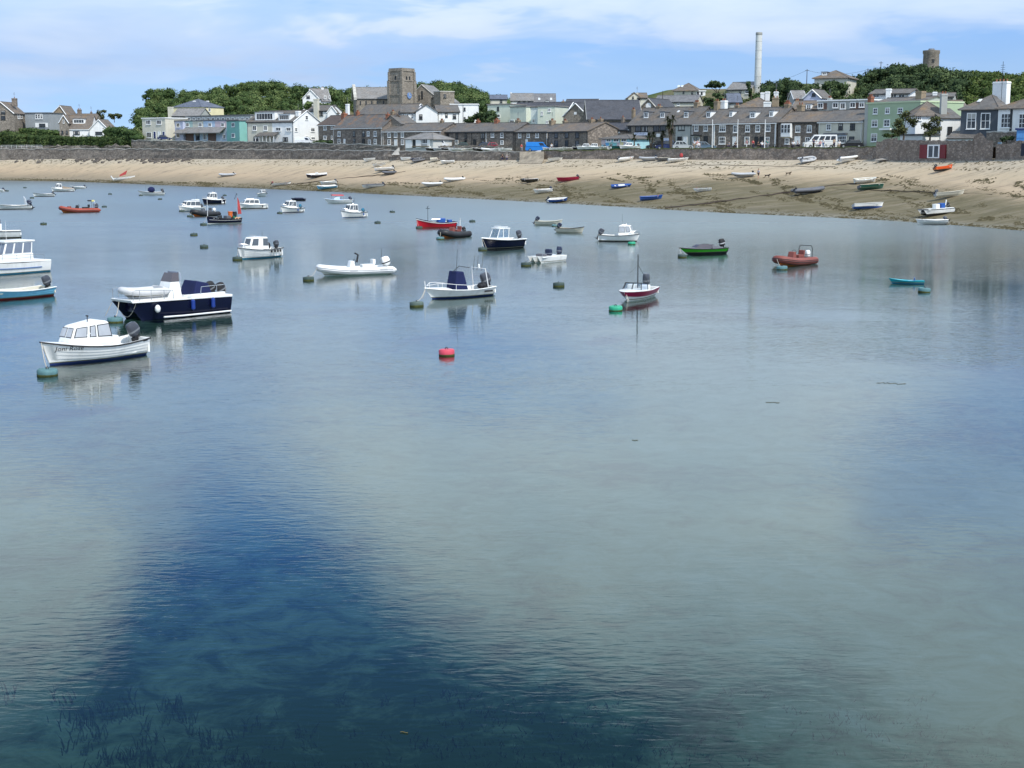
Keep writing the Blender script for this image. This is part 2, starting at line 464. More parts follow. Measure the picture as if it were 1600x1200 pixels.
# band across the beach (0 at the water, 1 at the wall), carried on the mesh
att = q.n('ShaderNodeAttribute'); att.attribute_name = 'band'
ax = q.n('ShaderNodeAttribute'); ax.attribute_name = 'side'
n1 = q.noise(q.mapping(g, scale=(0.35, 1, 1)), 0.10, 5, 0.6)
n2 = q.noise(q.mapping(g, scale=(0.22, 1, 1)), 0.42, 5, 0.65)
n3 = q.noise(q.mapping(g, scale=(0.22, 1, 1), rot=(0, 0, R(10))), 1.3, 6, 0.75)
bb = q.math('ADD', att.outputs['Fac'], q.math('MULTIPLY', q.math('SUBTRACT', n1, 0.5), 0.30))
c = q.ramp(bb, [(0.0, (0.11, 0.095, 0.07)), (0.07, (0.21, 0.175, 0.125)), (0.32, (0.31, 0.245, 0.165)), (0.55, (0.44, 0.335, 0.225)), (0.78, (0.47, 0.375, 0.255)), (1.0, (0.47, 0.415, 0.325))])
# weed and gravel on the lower flats (wide on the right, narrow on the left)
lim = q.math('ADD', q.math('MULTIPLY', ax.outputs['Fac'], 0.58), 0.17)
wz = q.math('MULTIPLY', q.math('SUBTRACT', lim, bb), 4.0, True)
weed = q.math('MULTIPLY', wz, q.ramp(q.math('ADD', q.math('MULTIPLY', n2, 0.5), q.math('MULTIPLY', n3, 0.5)), [(0.44, 0.0), (0.51, 1.0)]))
c = q.mix(q.math('MULTIPLY', wz, 0.85), c, q.ramp(n2, [(0.32, (0.11, 0.095, 0.055)), (0.5, (0.18, 0.15, 0.085)), (0.68, (0.27, 0.22, 0.125))]))
c = q.mix(q.math('MULTIPLY', weed, 0.85), c, q.ramp(n3, [(0.3, (0.05, 0.045, 0.025)), (0.7, (0.145, 0.125, 0.06))]))
# strand lines higher up
st = q.math('MULTIPLY', q.ramp(n3, [(0.50, 0.0), (0.62, 1.0)]), q.ramp(n2, [(0.47, 0.0), (0.60, 1.0)]))
c = q.mix(q.ramp(q.noise(q.mapping(g, scale=(0.12, 1, 1), loc=(2, 9, 0), rot=(0, 0, R(-14))), 0.5, 5, 0.7), [(0.5, 0.0), (0.68, 0.55)]), c, (0.25, 0.21, 0.155, 1))
c = q.mix(q.math('MULTIPLY', st, 0.7), c, (0.10, 0.085, 0.06, 1))
gr = q.noise(g, 6.0, 3, 0.6)
c = q.mix(q.ramp(gr, [(0.4, 0.0), (0.8, 0.25)]), c, (0.20, 0.17, 0.12, 1))
c = q.mix(q.math('MULTIPLY', q.math('SUBTRACT', -0.15, sp.outputs[2]), 1.4, True), c, seabed_colour(q, g))
rg = q.ramp(att.outputs['Fac'], [(0.0, 0.25), (0.04, 0.5), (0.12, 0.9)])
finish(q, c, rg, 0, 0.25, q.math('ADD', n3, q.math('MULTIPLY', n2, 2.0)), 0.5, 0.25)
rows, band, side = [], [], []
TS = list(np.linspace(-1.2, 0, 10))[:-1] + list(np.linspace(0, 1, 34)) + [1.06]
for t in TS:
    r = []
    for px in PXS:
        S, W = shoreD(px), wallD(px)
        D = S + t * (W - S) if t >= 0 else S + t * 60
        z = beachZ(px, D) if t <= 1 else beachZ(px, W)
        if 0 < t < 1:
            z += 0.10 * math.sin(px * 0.031 + t * 9) * t * (1 - t) * 4 + 0.05 * math.sin(px * 0.11 + t * 31) * t * (1 - t) * 4
        r.append((xof(px, D), D, z))
        band.append(min(1, max(0, t))); side.append(smooth(150, 1150, px) if px < 1250 else 1.0 - 0.35 * smooth(1300, 1700, px))
    rows.append(r)
beach = grid_obj('beach', rows, MATS['beach_sand'])
for nm, dat in (('band', band), ('side', side)):
    at_ = beach.data.attributes.new(nm, 'FLOAT', 'POINT'); at_.data.foreach_set('value', dat)

# the land behind the sea wall
m, q = newmat('town_ground')
g = q.n('ShaderNodeNewGeometry').outputs['Position']
k = q.noise(g, 0.05, 6, 0.65)
c = q.ramp(k, [(0.35, (0.05, 0.075, 0.025)), (0.5, (0.09, 0.11, 0.04)), (0.62, (0.15, 0.13, 0.08))])
finish(q, c, 0.95, 0, 0.1, q.noise(g, 1.3, 5), 0.6, 0.4)
rows = []
for d in [0.5, 4, 10, 20, 30, 40, 55, 70, 85, 100, 115, 130, 145, 160, 175, 190, 205, 220, 235, 255, 280, 310, 350, 400, 480]:
    rows.append([(xof(px, wallD(px) + d), wallD(px) + d, groundZ(px, wallD(px) + d)) for px in PXS])
grid_obj('town_ground', rows, MATS['town_ground'])

# sea walls
STONE_WALL = stonemat('sea_wall_stone', (0.15, 0.13, 0.11), (0.25, 0.215, 0.185), (0.36, 0.315, 0.265), 0.55)
STONE_WALL_B = stonemat('brown_wall_stone', (0.19, 0.155, 0.13), (0.28, 0.235, 0.195), (0.39, 0.325, 0.27), 0.5)
COPING = pm('coping_stone', (0.52, 0.50, 0.45), 0.85, 0.25, 1.0)
GRASS_TOP = pm('verge_grass', (0.11, 0.13, 0.045), 0.95, 0.35, 1.5)
def strip_wall(name, label, px0, px1, dfun, z0fun, z1fun, thick, mat, coping=None, step=6, cat='wall', jit=0.10):
    mb, top = MB(), MB()
    n = max(2, int((px1 - px0) / step)); rr = random.Random(int(px0 * 3 + px1))
    nz = 5
    front, back = [], []
    for k in range(n + 1):
        px = px0 + (px1 - px0) * k / n
        D = dfun(px); z0, z1 = z0fun(px), z1fun(px)
        front.append([(xof(px, D) + rr.uniform(-jit, jit), D + rr.uniform(-jit, jit) - 0.12 * (1 - i / nz), z0 + (z1 - z0) * i / nz + (rr.uniform(-jit, jit) * 1.6 if i == nz else 0)) for i in range(nz + 1)])
        back.append([(xof(px, D + thick), D + thick, z0), (xof(px, D + thick), D + thick, front[-1][-1][2])])
    for k in range(n):
        ra = front[k] + back[k][::-1]; rb = front[k + 1] + back[k + 1][::-1]
        ia = [mb.vert(p) for p in ra]; ib = [mb.vert(p) for p in rb]
        for j in range(len(ra) - 1):
            mb.face((ia[j], ib[j], ib[j + 1], ia[j + 1]), 0)
        if k == 0: mb.face(ia[::-1], 0)
        if k == n - 1: mb.face(ib, 0)
    o = mb.build(name, mat)
    tag(o, label, cat)
    if coping is not None:
        for k in range(n):
            a, b = front[k][-1], front[k + 1][-1]; c_, d_ = back[k + 1][1], back[k][1]
            e = 0.10
            top.hexa([(a[0], a[1] - e, a[2] + .003), (b[0], b[1] - e, b[2] + .003), (c_[0], c_[1] + e, c_[2] + .003), (d_[0], d_[1] + e, d_[2] + .003)],
                     [(a[0], a[1] - e, a[2] + .17), (b[0], b[1] - e, b[2] + .17), (c_[0], c_[1] + e, c_[2] + .17), (d_[0], d_[1] + e, d_[2] + .17)])
        top.build('coping', coping, o)
    return o
strip_wall('sea_wall', 'long grey stone sea wall with pale coping below the quayside cottages', -460, 816, wallD, lambda p: footZ(p) - 1.2, roadZ, 0.9, STONE_WALL, COPING)
strip_wall('sea_wall', 'brown stone sea wall topped by rough grass beyond the slipway', 846, 1372, wallD, lambda p: footZ(p) - 1.2, lambda p: roadZ(p) + 0.05, 0.9, STONE_WALL_B, GRASS_TOP)
UP = [(200, 219.5), (300, 221), (400, 222), (470, 223.5), (560, 226), (622, 228)]
strip_wall('garden_wall', 'upper dark stone wall running along the road above the sea wall', 206, 622, lambda p: wallD(p) + 7, lambda p: roadZ(p) - 0.3, lambda p: zat(800, interp(UP, p), wallD(p) + 7), 0.6, STONE_WALL, COPING)
strip_wall('garden_wall', 'low broken pale stone wall below the green hedge', 0, 205, lambda p: wallD(p) + 4, lambda p: roadZ(p) - 0.3, lambda p: zat(800, 227.5 + 1.2 * math.sin(p * 0.13) + 1.0 * math.sin(p * 0.41), wallD(p) + 4), 0.6, STONE_WALL, None, jit=0.2)
strip_wall('garden_wall', 'low stone wall in front of the long dark cottages', 688, 802, lambda p: wallD(p) + 12, lambda p: roadZ(p) - 0.3, lambda p: zat(800, 227.5, wallD(p) + 12), 0.5, STONE_WALL, None)
# slipway between the two walls
mb = MB()
SL = pm('slipway_concrete', (0.34, 0.285, 0.21), 0.9, 0.35, 0.8, stain=0.4)
for px0, px1 in ((812, 850),):
    pts_a, pts_b = [], []
    for d, f in ((-4.5, 0.0), (-3, 0.28), (-1.6, 0.62), (-0.3, 0.97), (0.45, 1.0)):
        for px, lst in ((px0, pts_a), (px1, pts_b)):
            D = wallD(px) + d
            z = (beachZ(px, min(D, wallD(px))) + 0.05) * (1 - f) + (roadZ(px) + 0.03) * f
            lst.append((xof(px - (3 if d < -4 else 0), D), D, z))
    for k in range(4):
        a, b_, c_, d_ = pts_a[k], pts_b[k], pts_b[k + 1], pts_a[k + 1]
        mb.hexa([(p[0], p[1], p[2] - 3) for p in (a, b_, c_, d_)], [a, b_, c_, d_])
tag(mb.build('slipway', SL), kind='structure')

# ------------------------------------------------------------------ buildings
GRANITE = stonemat('granite_wall', (0.165, 0.14, 0.118), (0.25, 0.212, 0.18), (0.35, 0.295, 0.245), 0.5, 0.7)
GRANITE_L = stonemat('pale_granite_wall', (0.20, 0.175, 0.145), (0.28, 0.245, 0.205), (0.37, 0.325, 0.27), 0.6, 0.7)
CHURCH = stonemat('church_granite', (0.22, 0.19, 0.155), (0.29, 0.255, 0.21), (0.37, 0.325, 0.27), 0.7, 0.6)
SLATE = slatemat('grey_slate', (0.112, 0.105, 0.098), 0.35)
SLATE_B = slatemat('brown_slate', (0.135, 0.114, 0.096), 0.6)
SLATE_D = slatemat('black_slate', (0.060, 0.062, 0.072), 0.04)
SLATE_L = slatemat('pale_slate', (0.19, 0.185, 0.18), 0.2)
SLATE_BL = slatemat('blue_slate', (0.10, 0.115, 0.15), 0.05)
WHITE = pm('white_render', (0.80, 0.80, 0.78), 0.8, 0.05, 0.6, stain=0.16)
CREAM = pm('cream_render', (0.60, 0.57, 0.47), 0.85, 0.07, 0.6, stain=0.2)
GREYR = pm('grey_render', (0.40, 0.41, 0.38), 0.85, 0.1, 0.6, stain=0.25)
YELLOW = pm('yellow_render', (0.76, 0.68, 0.42), 0.85, 0.06, 0.6, stain=0.12)
TEAL = pm('teal_render', (0.21, 0.45, 0.40), 0.8, 0.06, 0.6, stain=0.15)
LAV = pm('lavender_render', (0.47, 0.50, 0.63), 0.8, 0.06, 0.6, stain=0.15)
PINKR = pm('pale_pink_render', (0.62, 0.50, 0.52), 0.8, 0.06, 0.6)
SKYR = pm('pale_blue_render', (0.47, 0.57, 0.68), 0.8, 0.06, 0.6)
PGREEN = pm('pale_green_render', (0.62, 0.66, 0.55), 0.85, 0.06, 0.6, stain=0.2)
GREEN = pm('sage_green_render', (0.36, 0.45, 0.30), 0.85, 0.06, 0.5, stain=0.15)
DGREY = pm('dark_grey_render', (0.085, 0.098, 0.115), 0.8, 0.1, 0.6)
CLAD = pm('grey_cladding', (0.30, 0.32, 0.33), 0.7, 0.1, 0.8, stain=0.2)
BROWNP = pm('brown_panel', (0.16, 0.10, 0.08), 0.8, 0.12, 0.8)
FELT = pm('roof_felt', (0.13, 0.135, 0.14), 0.9, 0.2, 0.5)
UPVC = pm('white_joinery', (0.82, 0.82, 0.80), 0.45, 0.04, 2)
DARKF = pm('dark_joinery', (0.025, 0.028, 0.03), 0.5, 0.1, 2)
LEAD = pm('grey_lead', (0.16, 0.165, 0.175), 0.6, 0.15, 1)
TERRA = pm('terracotta', (0.32, 0.13, 0.075), 0.8, 0.2, 2)
RENDCH = pm('chimney_stone', (0.30, 0.235, 0.16), 0.9, 0.25, 1.5)
BLUEP = pm('navy_door_paint', (0.018, 0.03, 0.12), 0.4, 0.1, 2)
REDP = pm('maroon_shutter_paint', (0.17, 0.018, 0.022), 0.5, 0.12, 2)
m, q = newmat('window_glass')
g = q.n('ShaderNodeNewGeometry').outputs['Position']
finish(q, q.ramp(q.noise(g, 0.35, 2), [(0.35, (0.012, 0.014, 0.017)), (0.7, (0.07, 0.078, 0.085))]), 0.08, 0, 0.6)
GLASS = m

_wc = {}
def window_meshes(w, h, style):
    """frame mesh and pane mesh; x across, z up, outward is -y, centred"""
    key = (round(w, 1), round(h, 1), style, rnd.choice((0, 0, 1, 2, 3)))
    if key in _wc: return _wc[key]
    w, h = key[0], key[1]
    mb, pn = MB(), MB()
    fm = DARKF if style[0] == 'd' else UPVC
    t = min(0.13, w * 0.16) if style[0] != 'b' else 0.10
    if style[0] in 'sdb':
        mb.box(-w/2, w/2, -.10, .02, h/2 - t, h/2); mb.box(-w/2, w/2, -.10, .02, -h/2, -h/2 + t)
        mb.box(-w/2, -w/2 + t, -.10, .02, -h/2 + t, h/2 - t); mb.box(w/2 - t, w/2, -.10, .02, -h/2 + t, h/2 - t)
        nx = int(style[1]) if len(style) > 1 else 2
        nz = int(style[2]) if len(style) > 2 else 2
        for k in range(1, nx):
            x = -w/2 + w * k / nx; mb.box(x - .035, x + .035, -.075, .02, -h/2 + t, h/2 - t)
        for k in range(1, nz):
            z = -h/2 + h * k / nz; mb.box(-w/2 + t, w/2 - t, -.085, .02, z - .035, z + .035)
        mb.box(-w/2 - .08, w/2 + .08, -.19, .02, -h/2 - .09, -h/2 - .003)
        pn.box(-w/2 + t * .5, w/2 - t * .5, -.045, .01, -h/2 + t * .5, h/2 - t * .5)
        v_ = key[3]
        if v_ == 1: pn.box(-w/2 + t, w/2 - t, -.052, -.046, h * .12, h/2 - t, 1)
        elif v_ == 2:
            pn.box(-w/2 + t, -w * .24, -.052, -.046, -h/2 + t, h/2 - t, 1); pn.box(w * .24, w/2 - t, -.052, -.046, -h/2 + t, h/2 - t, 1)
    _wc[key] = (mb.mesh('window', fm), pn.mesh('pane', [GLASS, pm('curtain', (.42, .41, .38), .8, .1)]))
    return _wc[key]
DOORM = {'w': UPVC, 'd': DARKF, 'n': BLUEP, 'r': REDP, 'g': LEAD}
def door_mesh(w, h, code):
    mb = MB()
    mb.box(-w/2, w/2, -.06, .02, -h/2, h/2, 0)
    mb.box(-w/2 - .1, -w/2 + .003, -.10, .02, -h/2, h/2 + .1, 1); mb.box(w/2 - .003, w/2 + .1, -.10, .02, -h/2, h/2 + .1, 1)
    mb.box(-w/2, w/2, -.10, .02, h/2 - .003, h/2 + .1, 1)
    for sx in (-1, 1):
        mb.box(sx * w * .25 - w * .15, sx * w * .25 + w * .15, -.08, -.055, -h * .36, -h * .06, 0)
        mb.box(sx * w * .25 - w * .15, sx * w * .25 + w * .15, -.08, -.055, h * .02, h * .38, 0)
    return mb.mesh('door', [DOORM[code], UPVC if code != 'd' else DARKF])

class House:
    def __init__(self, name, label, px0, px1, D0, D1, depth, base, eave, ridge, roof='x', wall=None, roofm=None,
                 cat='house', group=None, over=0.22, gutter=None, verge=None, hipin=0.5, apex=0.5, drop=True, thick=0.16):
        self.depth, self.kind = depth, roof
        a, b = at(px0, 200, D0), at(px1, 200, D1)
        self.P0, self.P1 = Vector((a.x, a.y)), Vector((b.x, b.y))
        self.a = (self.P1 - self.P0).normalized(); self.W = (self.P1 - self.P0).length
        self.bk = Vector((-self.a.y, self.a.x))
        th = math.atan2(self.a.y, self.a.x)
        # height of the ground under the four corners
        zg = min(groundZ(pxof(c.x, c.y), c.y) for c in (self.P0, self.P1, self.P0 + self.bk * depth, self.P1 + self.bk * depth))
        zb = zat(px0, base, D0) if base is not None else zg
        self.z0 = min(zb, zg + 0.0) if drop else zb
        self.E = zat(px0, eave, D0) - self.z0
        Dr = D0 + (depth / 2 * self.bk.y if roof in ('x', 'hip') else 0)
        if roof == 'mono': Dr = D0 + depth * self.bk.y
        self.H = (zat((px0 + px1) / 2, ridge, Dr) - self.z0) if ridge is not None else self.E
        self.o = tag(empty(name, (self.P0.x, self.P0.y, self.z0 - 0.02), th), label, cat, group)
        self.wall_m, self.roof_m = wall or GRANITE, roofm or SLATE
        W, d, E, H = self.W, depth, self.E, self.H
        mb, rf, ov, tk = MB(), MB(), over, thick
        base_pts = [(0, 0), (W, 0), (W, d), (0, d)]
        i0 = [mb.vert((x, y, 0)) for x, y in base_pts]; i1 = [mb.vert((x, y, E)) for x, y in base_pts]
        sides = [(0, 1), (1, 2), (2, 3), (3, 0)]
        ap = {}
        if roof == 'x':
            ap = {1: mb.vert((W, d / 2, H)), 3: mb.vert((0, d / 2, H))}
        elif roof == 'y':
            ap = {0: mb.vert((W * apex, 0, H)), 2: mb.vert((W * apex, d, H))}
        for k, (p, q_) in enumerate(sides):
            if k in ap: mb.face((i0[p], i0[q_], i1[q_], ap[k], i1[p]))
            else: mb.face((i0[p], i0[q_], i1[q_], i1[p]))
        if roof in ('hip', 'flat', 'none', 'mono'): mb.face(i1)
        self.wallo = mb.build('wall', self.wall_m, self.o)
        self.ro = None
        def slab(pts):
            n = (Vector(pts[1]) - Vector(pts[0])).cross(Vector(pts[-1]) - Vector(pts[0])).normalized()
            i = [rf.vert(Vector(p) + n * 0.03) for p in pts]; j = [rf.vert(Vector(p) + n * (0.03 + tk)) for p in pts]
            rf.face(i[::-1]); rf.face(j)
            for k in range(len(pts)):
                kk = (k + 1) % len(pts); rf.face((i[k], i[kk], j[kk], j[k]))
        if roof == 'x':
            s = (H - E) / (d / 2)
            slab([(-ov, -ov, E - s * ov), (W + ov, -ov, E - s * ov), (W + ov, d / 2, H), (-ov, d / 2, H)])
            slab([(W + ov, d + ov, E - s * ov), (-ov, d + ov, E - s * ov), (-ov, d / 2, H), (W + ov, d / 2, H)])
            rf.box(-ov, W + ov, d/2 - .16, d/2 + .16, H + .08, H + tk + .12)
        elif roof == 'y':
            s0, s1 = (H - E) / (W * apex), (H - E) / (W * (1 - apex))
            slab([(-ov, d + ov, E - s0 * ov), (-ov, -ov, E - s0 * ov), (W * apex, -ov, H), (W * apex, d + ov, H)])
            slab([(W + ov, -ov, E - s1 * ov), (W + ov, d + ov, E - s1 * ov), (W * apex, d + ov, H), (W * apex, -ov, H)])
            rf.box(W * apex - .16, W * apex + .16, -ov, d + ov, H + .08, H + tk + .12)
        elif roof == 'hip':
            s = (H - E) / (d / 2); e = -ov * s * 0.6
            x0, x1 = min(W * .5, d * hipin), max(W * .5, W - d * hipin)
            A, B_, C, D_ = (-ov, -ov, E + e), (W + ov, -ov, E + e), (W + ov, d + ov, E + e), (-ov, d + ov, E + e)
            r0, r1 = (x0, d / 2, H), (x1 + 0.001, d / 2, H)
            ids = [rf.vert(p) for p in (A, B_, C, D_, r0, r1)]
            lo = [rf.vert((p[0], p[1], p[2] - .14)) for p in (A, B_, C, D_)]
            for fc in ((0, 1, 5, 4), (1, 2, 5), (2, 3, 4, 5), (3, 0, 4)): rf.face([ids[k] for k in fc])
            for k in range(4): rf.face((lo[k], lo[(k + 1) % 4], ids[(k + 1) % 4], ids[k]))
            rf.face(lo[::-1])
            for p, r_ in ((A, r0), (B_, r1), (C, r1), (D_, r0), (r0, r1)):
                rf.tube([p, r_], .11, 6, 0, True, False)
        elif roof == 'mono':
            slab([(-ov, -ov, E), (W + ov, -ov, E), (W + ov, d + ov, H), (-ov, d + ov, H)])
            for x in (0, W):
                i = [mb.vert((x, 0, E)), mb.vert((x, d, E)), mb.vert((x, d, H))]
            ck = MB(); ck.hexa([(0, .01, E - .02), (W, .01, E - .02), (W, d, E - .02), (0, d, E - .02)], [(0, .01, E + .01), (W, .01, E + .01), (W, d, H - .01), (0, d, H - .01)])
            ck.build('wall', self.wall_m, self.o)
        elif roof == 'flat':
            rf.box(-ov, W + ov, -ov, d + ov, E + .003, E + .28)
        if roof != 'none':
            self.ro = rf.build('roof', self.roof_m, self.o)
        if roof == 'x' and not gutter: gutter = DARKF
        if gutter and roof == 'x':
            for xx_ in (.25, W - .25): MB().tube([(xx_, -.09, 0), (xx_, -.09, E - .2)], .05, 5).build('downpipe', gutter, self.o)
        if gutter:
            MB().box(-ov, W + ov, -ov - .10, -ov + .05, E - .24, E - .08).build('gutter', gutter, self.o)
        if verge and roof in 'xy':
            if roof == 'x':
                for x in (-ov, W + ov):
                    for y0 in (-ov, d + ov):
                        MB().tube([(x, y0, E - (H - E) / (d/2) * ov + .06), (x, d/2, H + .06)], .13, 4, 0, True, False).build('bargeboard', verge, self.o)
            else:
                for x0 in (-ov, W + ov):
                    MB().tube([(x0, -ov - .03, E - .1), (W * apex, -ov - .03, H + .03)], .14, 4, 0, True, False).build('bargeboard', verge, self.o)
    def hit(self, px, py, face='f', y=0.0):
        """photo pixel -> point on a face, in house coordinates (along, height)"""
        dx, dz = ray(px, py)
        if face == 'f': P, d = self.P0 + self.bk * y, self.a
        elif face == 'r': P, d = self.P1, self.bk
        else: P, d = self.P0, self.bk
        # P + d*u = (dx*Y, Y)
        den = d.x - dx * d.y
        u = (dx * P.y - P.x) / den
        Y = P.y + d.y * u
        return u, CAM_H + dz * Y - self.z0, Y
    def place(self, o, u, z, face='f', y=0.0):
        if face == 'f': o.location = (u, y, z + .02)
        elif face == 'r': o.location = (self.W, u, z + .02); o.rotation_euler = (0, 0, math.pi / 2)
        else: o.location = (0, u, z + .02); o.rotation_euler = (0, 0, -math.pi / 2)
    def size(self, wpx, hpx, face, Y):
        ax = self.a if face == 'f' else self.bk
        return wpx * Y / F / max(0.25, abs(ax.x)), hpx * Y / F
    def win(self, *lst, face='f', style='s22', y=0.0):
        for t in lst:
            px, py, wp, hp = t[:4]; st = t[4] if len(t) > 4 else style
            u, z, Y = self.hit(px, py, face, y)
            w_, h_ = self.size(wp, hp, face, Y)
            fm, pn = window_meshes(w_, h_, st)
            o = link('window', fm, self.o); self.place(o, u, z, face, y)
            link('pane', pn, o)
        return self
    def door(self, *lst, face='f', y=0.0):
        for px, py, wp, hp, code in lst:
            u, z, Y = self.hit(px, py, face, y)
            w_, h_ = self.size(wp, hp, face, Y)
            o = link('door', door_mesh(w_, h_, code), self.o); self.place(o, u, z, face, y)
        return self
    def panel(self, name, x0, x1, y0, y1, mat, face='f', t=0.06, y=0.0):
        u0, z1, _ = self.hit(x0, y0, face, y); u1, z0, _ = self.hit(x1, y1, face, y)
        o = MB().box(0, u1 - u0, -t, .02, 0, z1 - z0).build(name, mat, self.o)
        self.place(o, u0, z0, face, y)
        return o
    def chimney(self, *lst, mat=None):
        """(px, top py, width px, height px, depth position 0..1, pots)"""
        for t in lst:
            px, py, wp, hp, fy, pots = t[:6]; mt = t[6] if len(t) > 6 else (mat or RENDCH)
            y = self.depth * fy
            u, z, Y = self.hit(px, py, 'f', y)
            w_ = wp * Y / F; h_ = hp * Y / F; dp = max(0.7, min(1.2, w_))
            mb = MB(); mb.box(-w_/2, w_/2, -dp/2, dp/2, -h_ - .9, 0); mb.box(-w_/2 - .07, w_/2 + .07, -dp/2 - .07, dp/2 + .07, -.32, -.14)
            o = mb.build('chimney', mt, self.ro or self.wallo, (u, y, z + .02))
            if rnd.random() < .35:
                ae = MB(); ae.tube([(u, y, z), (u, y, z + 1.9)], .03, 4)
                for k in range(4): ae.tube([(u - .35 + .05 * k, y, z + 1.2 + .2 * k), (u + .35 - .05 * k, y, z + 1.2 + .2 * k)], .02, 4)
                ae.build('aerial', LEAD, self.ro or self.wallo)
            for k in range(pots):
                x = (k - (pots - 1) / 2) * (w_ / max(1, pots))
                MB().lathe([(.14, -.02), (.12, .3), (.15, .34), (.15, .42)], 8, c=(u + x, y, z + .02)).build('chimney_pot', TERRA, self.ro or self.wallo)
        return self
    def dormer(self, *lst, mat=None, style='s22', flat=True):
        """(px, py centre, width px, height px) standing on the front slope"""
        for t in lst:
            px, py, wp, hp = t[:4]; mt = t[4] if len(t) > 4 else (mat or WHITE)
            s = (self.H - self.E) / (self.depth / 2)
            y = 0.0
            while y < self.depth * .48:
                u, z, Y = self.hit(px, py + hp / 2, 'f', y)
                if z <= self.E + s * y: break
                y += .04
            w_ = wp * Y / F; h_ = hp * Y / F
            back = (h_ + .1) / s + .4
            mb = MB(); mb.box(-w_/2, w_/2, 0, back, -.3, h_)
            o = mb.build('dormer', mt, self.o, (u, y - .05, z + .02))
            if flat: MB().box(-w_/2 - .15, w_/2 + .15, -.2, back + .15, h_ + .003, h_ + .16).build('dormer_roof', LEAD, o)
            else:
                rb = MB(); rb.hexa([(-w_/2 - .15, -.2, h_), (w_/2 + .15, -.2, h_), (w_/2 + .15, back + .9, h_), (-w_/2 - .15, back + .9, h_)], [(-.02, -.2, h_ + w_ * .38), (.02, -.2, h_ + w_ * .38), (.02, back + .9, h_ + w_ * .38), (-.02, back + .9, h_ + w_ * .38)])
                rb.build('dormer_roof', self.roof_m, o)
            st = t[5] if len(t) > 5 else style
            fm, pn = window_meshes(w_ * .84, h_ * .78, st)
            wo_ = link('window', fm, o, (0, -.01, h_ * .5))
            # glass belongs to the same sub-part level
            link('pane', pn, o, (0, -.01, h_ * .5))
        return self
    def skylight(self, *lst):
        for px, py, wp, hp in lst:
            s = (self.H - self.E) / (self.depth / 2); y = 0
            while y < self.depth * .48:
                u, z, Y = self.hit(px, py, 'f', y)
                if z <= self.E + s * y: break
                y += .04
            w_ = wp * Y / F; h_ = hp * Y / F / max(.3, math.sin(math.atan(s)))
            mb = MB(); mb.box(-w_/2, w_/2, -h_/2, h_/2, .2, .3, 0); mb.box(-w_/2 + .1, w_/2 - .1, -h_/2 + .1, h_/2 - .1, .29, .32, 1)
            mb.build('skylight', [UPVC, pm('skylight_glass', (0.5, 0.55, 0.6), 0.08, 0.05)], self.o, (u, y, z), rot=(math.atan(s), 0, 0))
        return self

def T(px0, px1, off):      # terrace frontage at a set distance behind the sea wall
    return wallD(px0) + off, wallD(px1) + off

# ---- far left
h = House('stone_house', 'grey stone gabled house with square chimney above the hedge, beside the grey clad house', -17, 22.5, 466, 466, 11, 199, 177, 159.5, 'y', GRANITE_L, SLATE_B, verge=UPVC)
h.win((5, 175.5, 6.5, 5, 'd22'), (5, 184, 6.5, 5.5, 'd21')).win((29, 182, 2.2, 7), (33.5, 182, 2.2, 7), face='r').chimney((22.5, 153.5, 7, 8, .55, 1, GRANITE))
h = House('clad_house', 'low grey clad house with tall triple window under a felt roof', 40, 77, 472, 470, 9, 200, 177, 175, 'flat', CLAD, FELT)
h.win((57, 182, 3.6, 7.5, 's12'), (61, 182, 3.6, 7.5, 's12'), (65, 182, 3.2, 7.5, 's12')).panel('white_panel', 55, 75, 192, 199, WHITE); h.win((66, 195.5, 10, 4.5, 'd31'), y=-.1)
h = House('stone_house', 'stone house with brown gable and flat dormer behind the white bungalow', 76, 107, 484, 484, 12, 202, 184, 165.5, 'y', RENDCH, SLATE_B, apex=.62, verge=UPVC)
h.win((80.5, 192, 3, 6, 'd12'), (87, 192, 3, 6, 'd12'))
h = House('cottage', 'low slate cottage showing only roof and two chimneys behind the bungalow', 104, 150, 492, 492, 9, 200, 187, 178.5, 'x', GRANITE_L, SLATE_B)
h.chimney((124, 171, 5.5, 8, .5, 2, GRANITE), (142.5, 175, 2.5, 6, .5, 1, GRANITE))
h = House('bungalow', 'white dormer bungalow with steep brown roof above the green hedge', 95, 141, 455, 455, 9.5, 212, 201.5, 181, 'x', WHITE, SLATE_B, gutter=UPVC)
h.win((119.5, 207.5, 10, 5.2, 'd31')).dormer((123.5, 189.8, 19, 7.6, WHITE, 's41'))
h2 = House('bungalow_wing', 'white gabled wing of the dormer bungalow with one wide dark window', 139.5, 169.5, 453.6, 453.6, 10.4, 212, 203, 187, 'y', WHITE, SLATE_B, verge=UPVC)
h2.win((154.5, 208, 11, 4.5, 'd31'))
h2 = House('stone_wing', 'narrow stone gabled end of the dormer bungalow with small windows', 93, 107, 454.2, 454.2, 9, 211, 192, 180, 'y', GRANITE_L, SLATE_B, verge=UPVC)
h2.win((99.5, 190, 2.6, 5, 's12'), (97.5, 206.5, 3, 5, 'd12'), (104.5, 206.5, 3, 5, 'd12'))

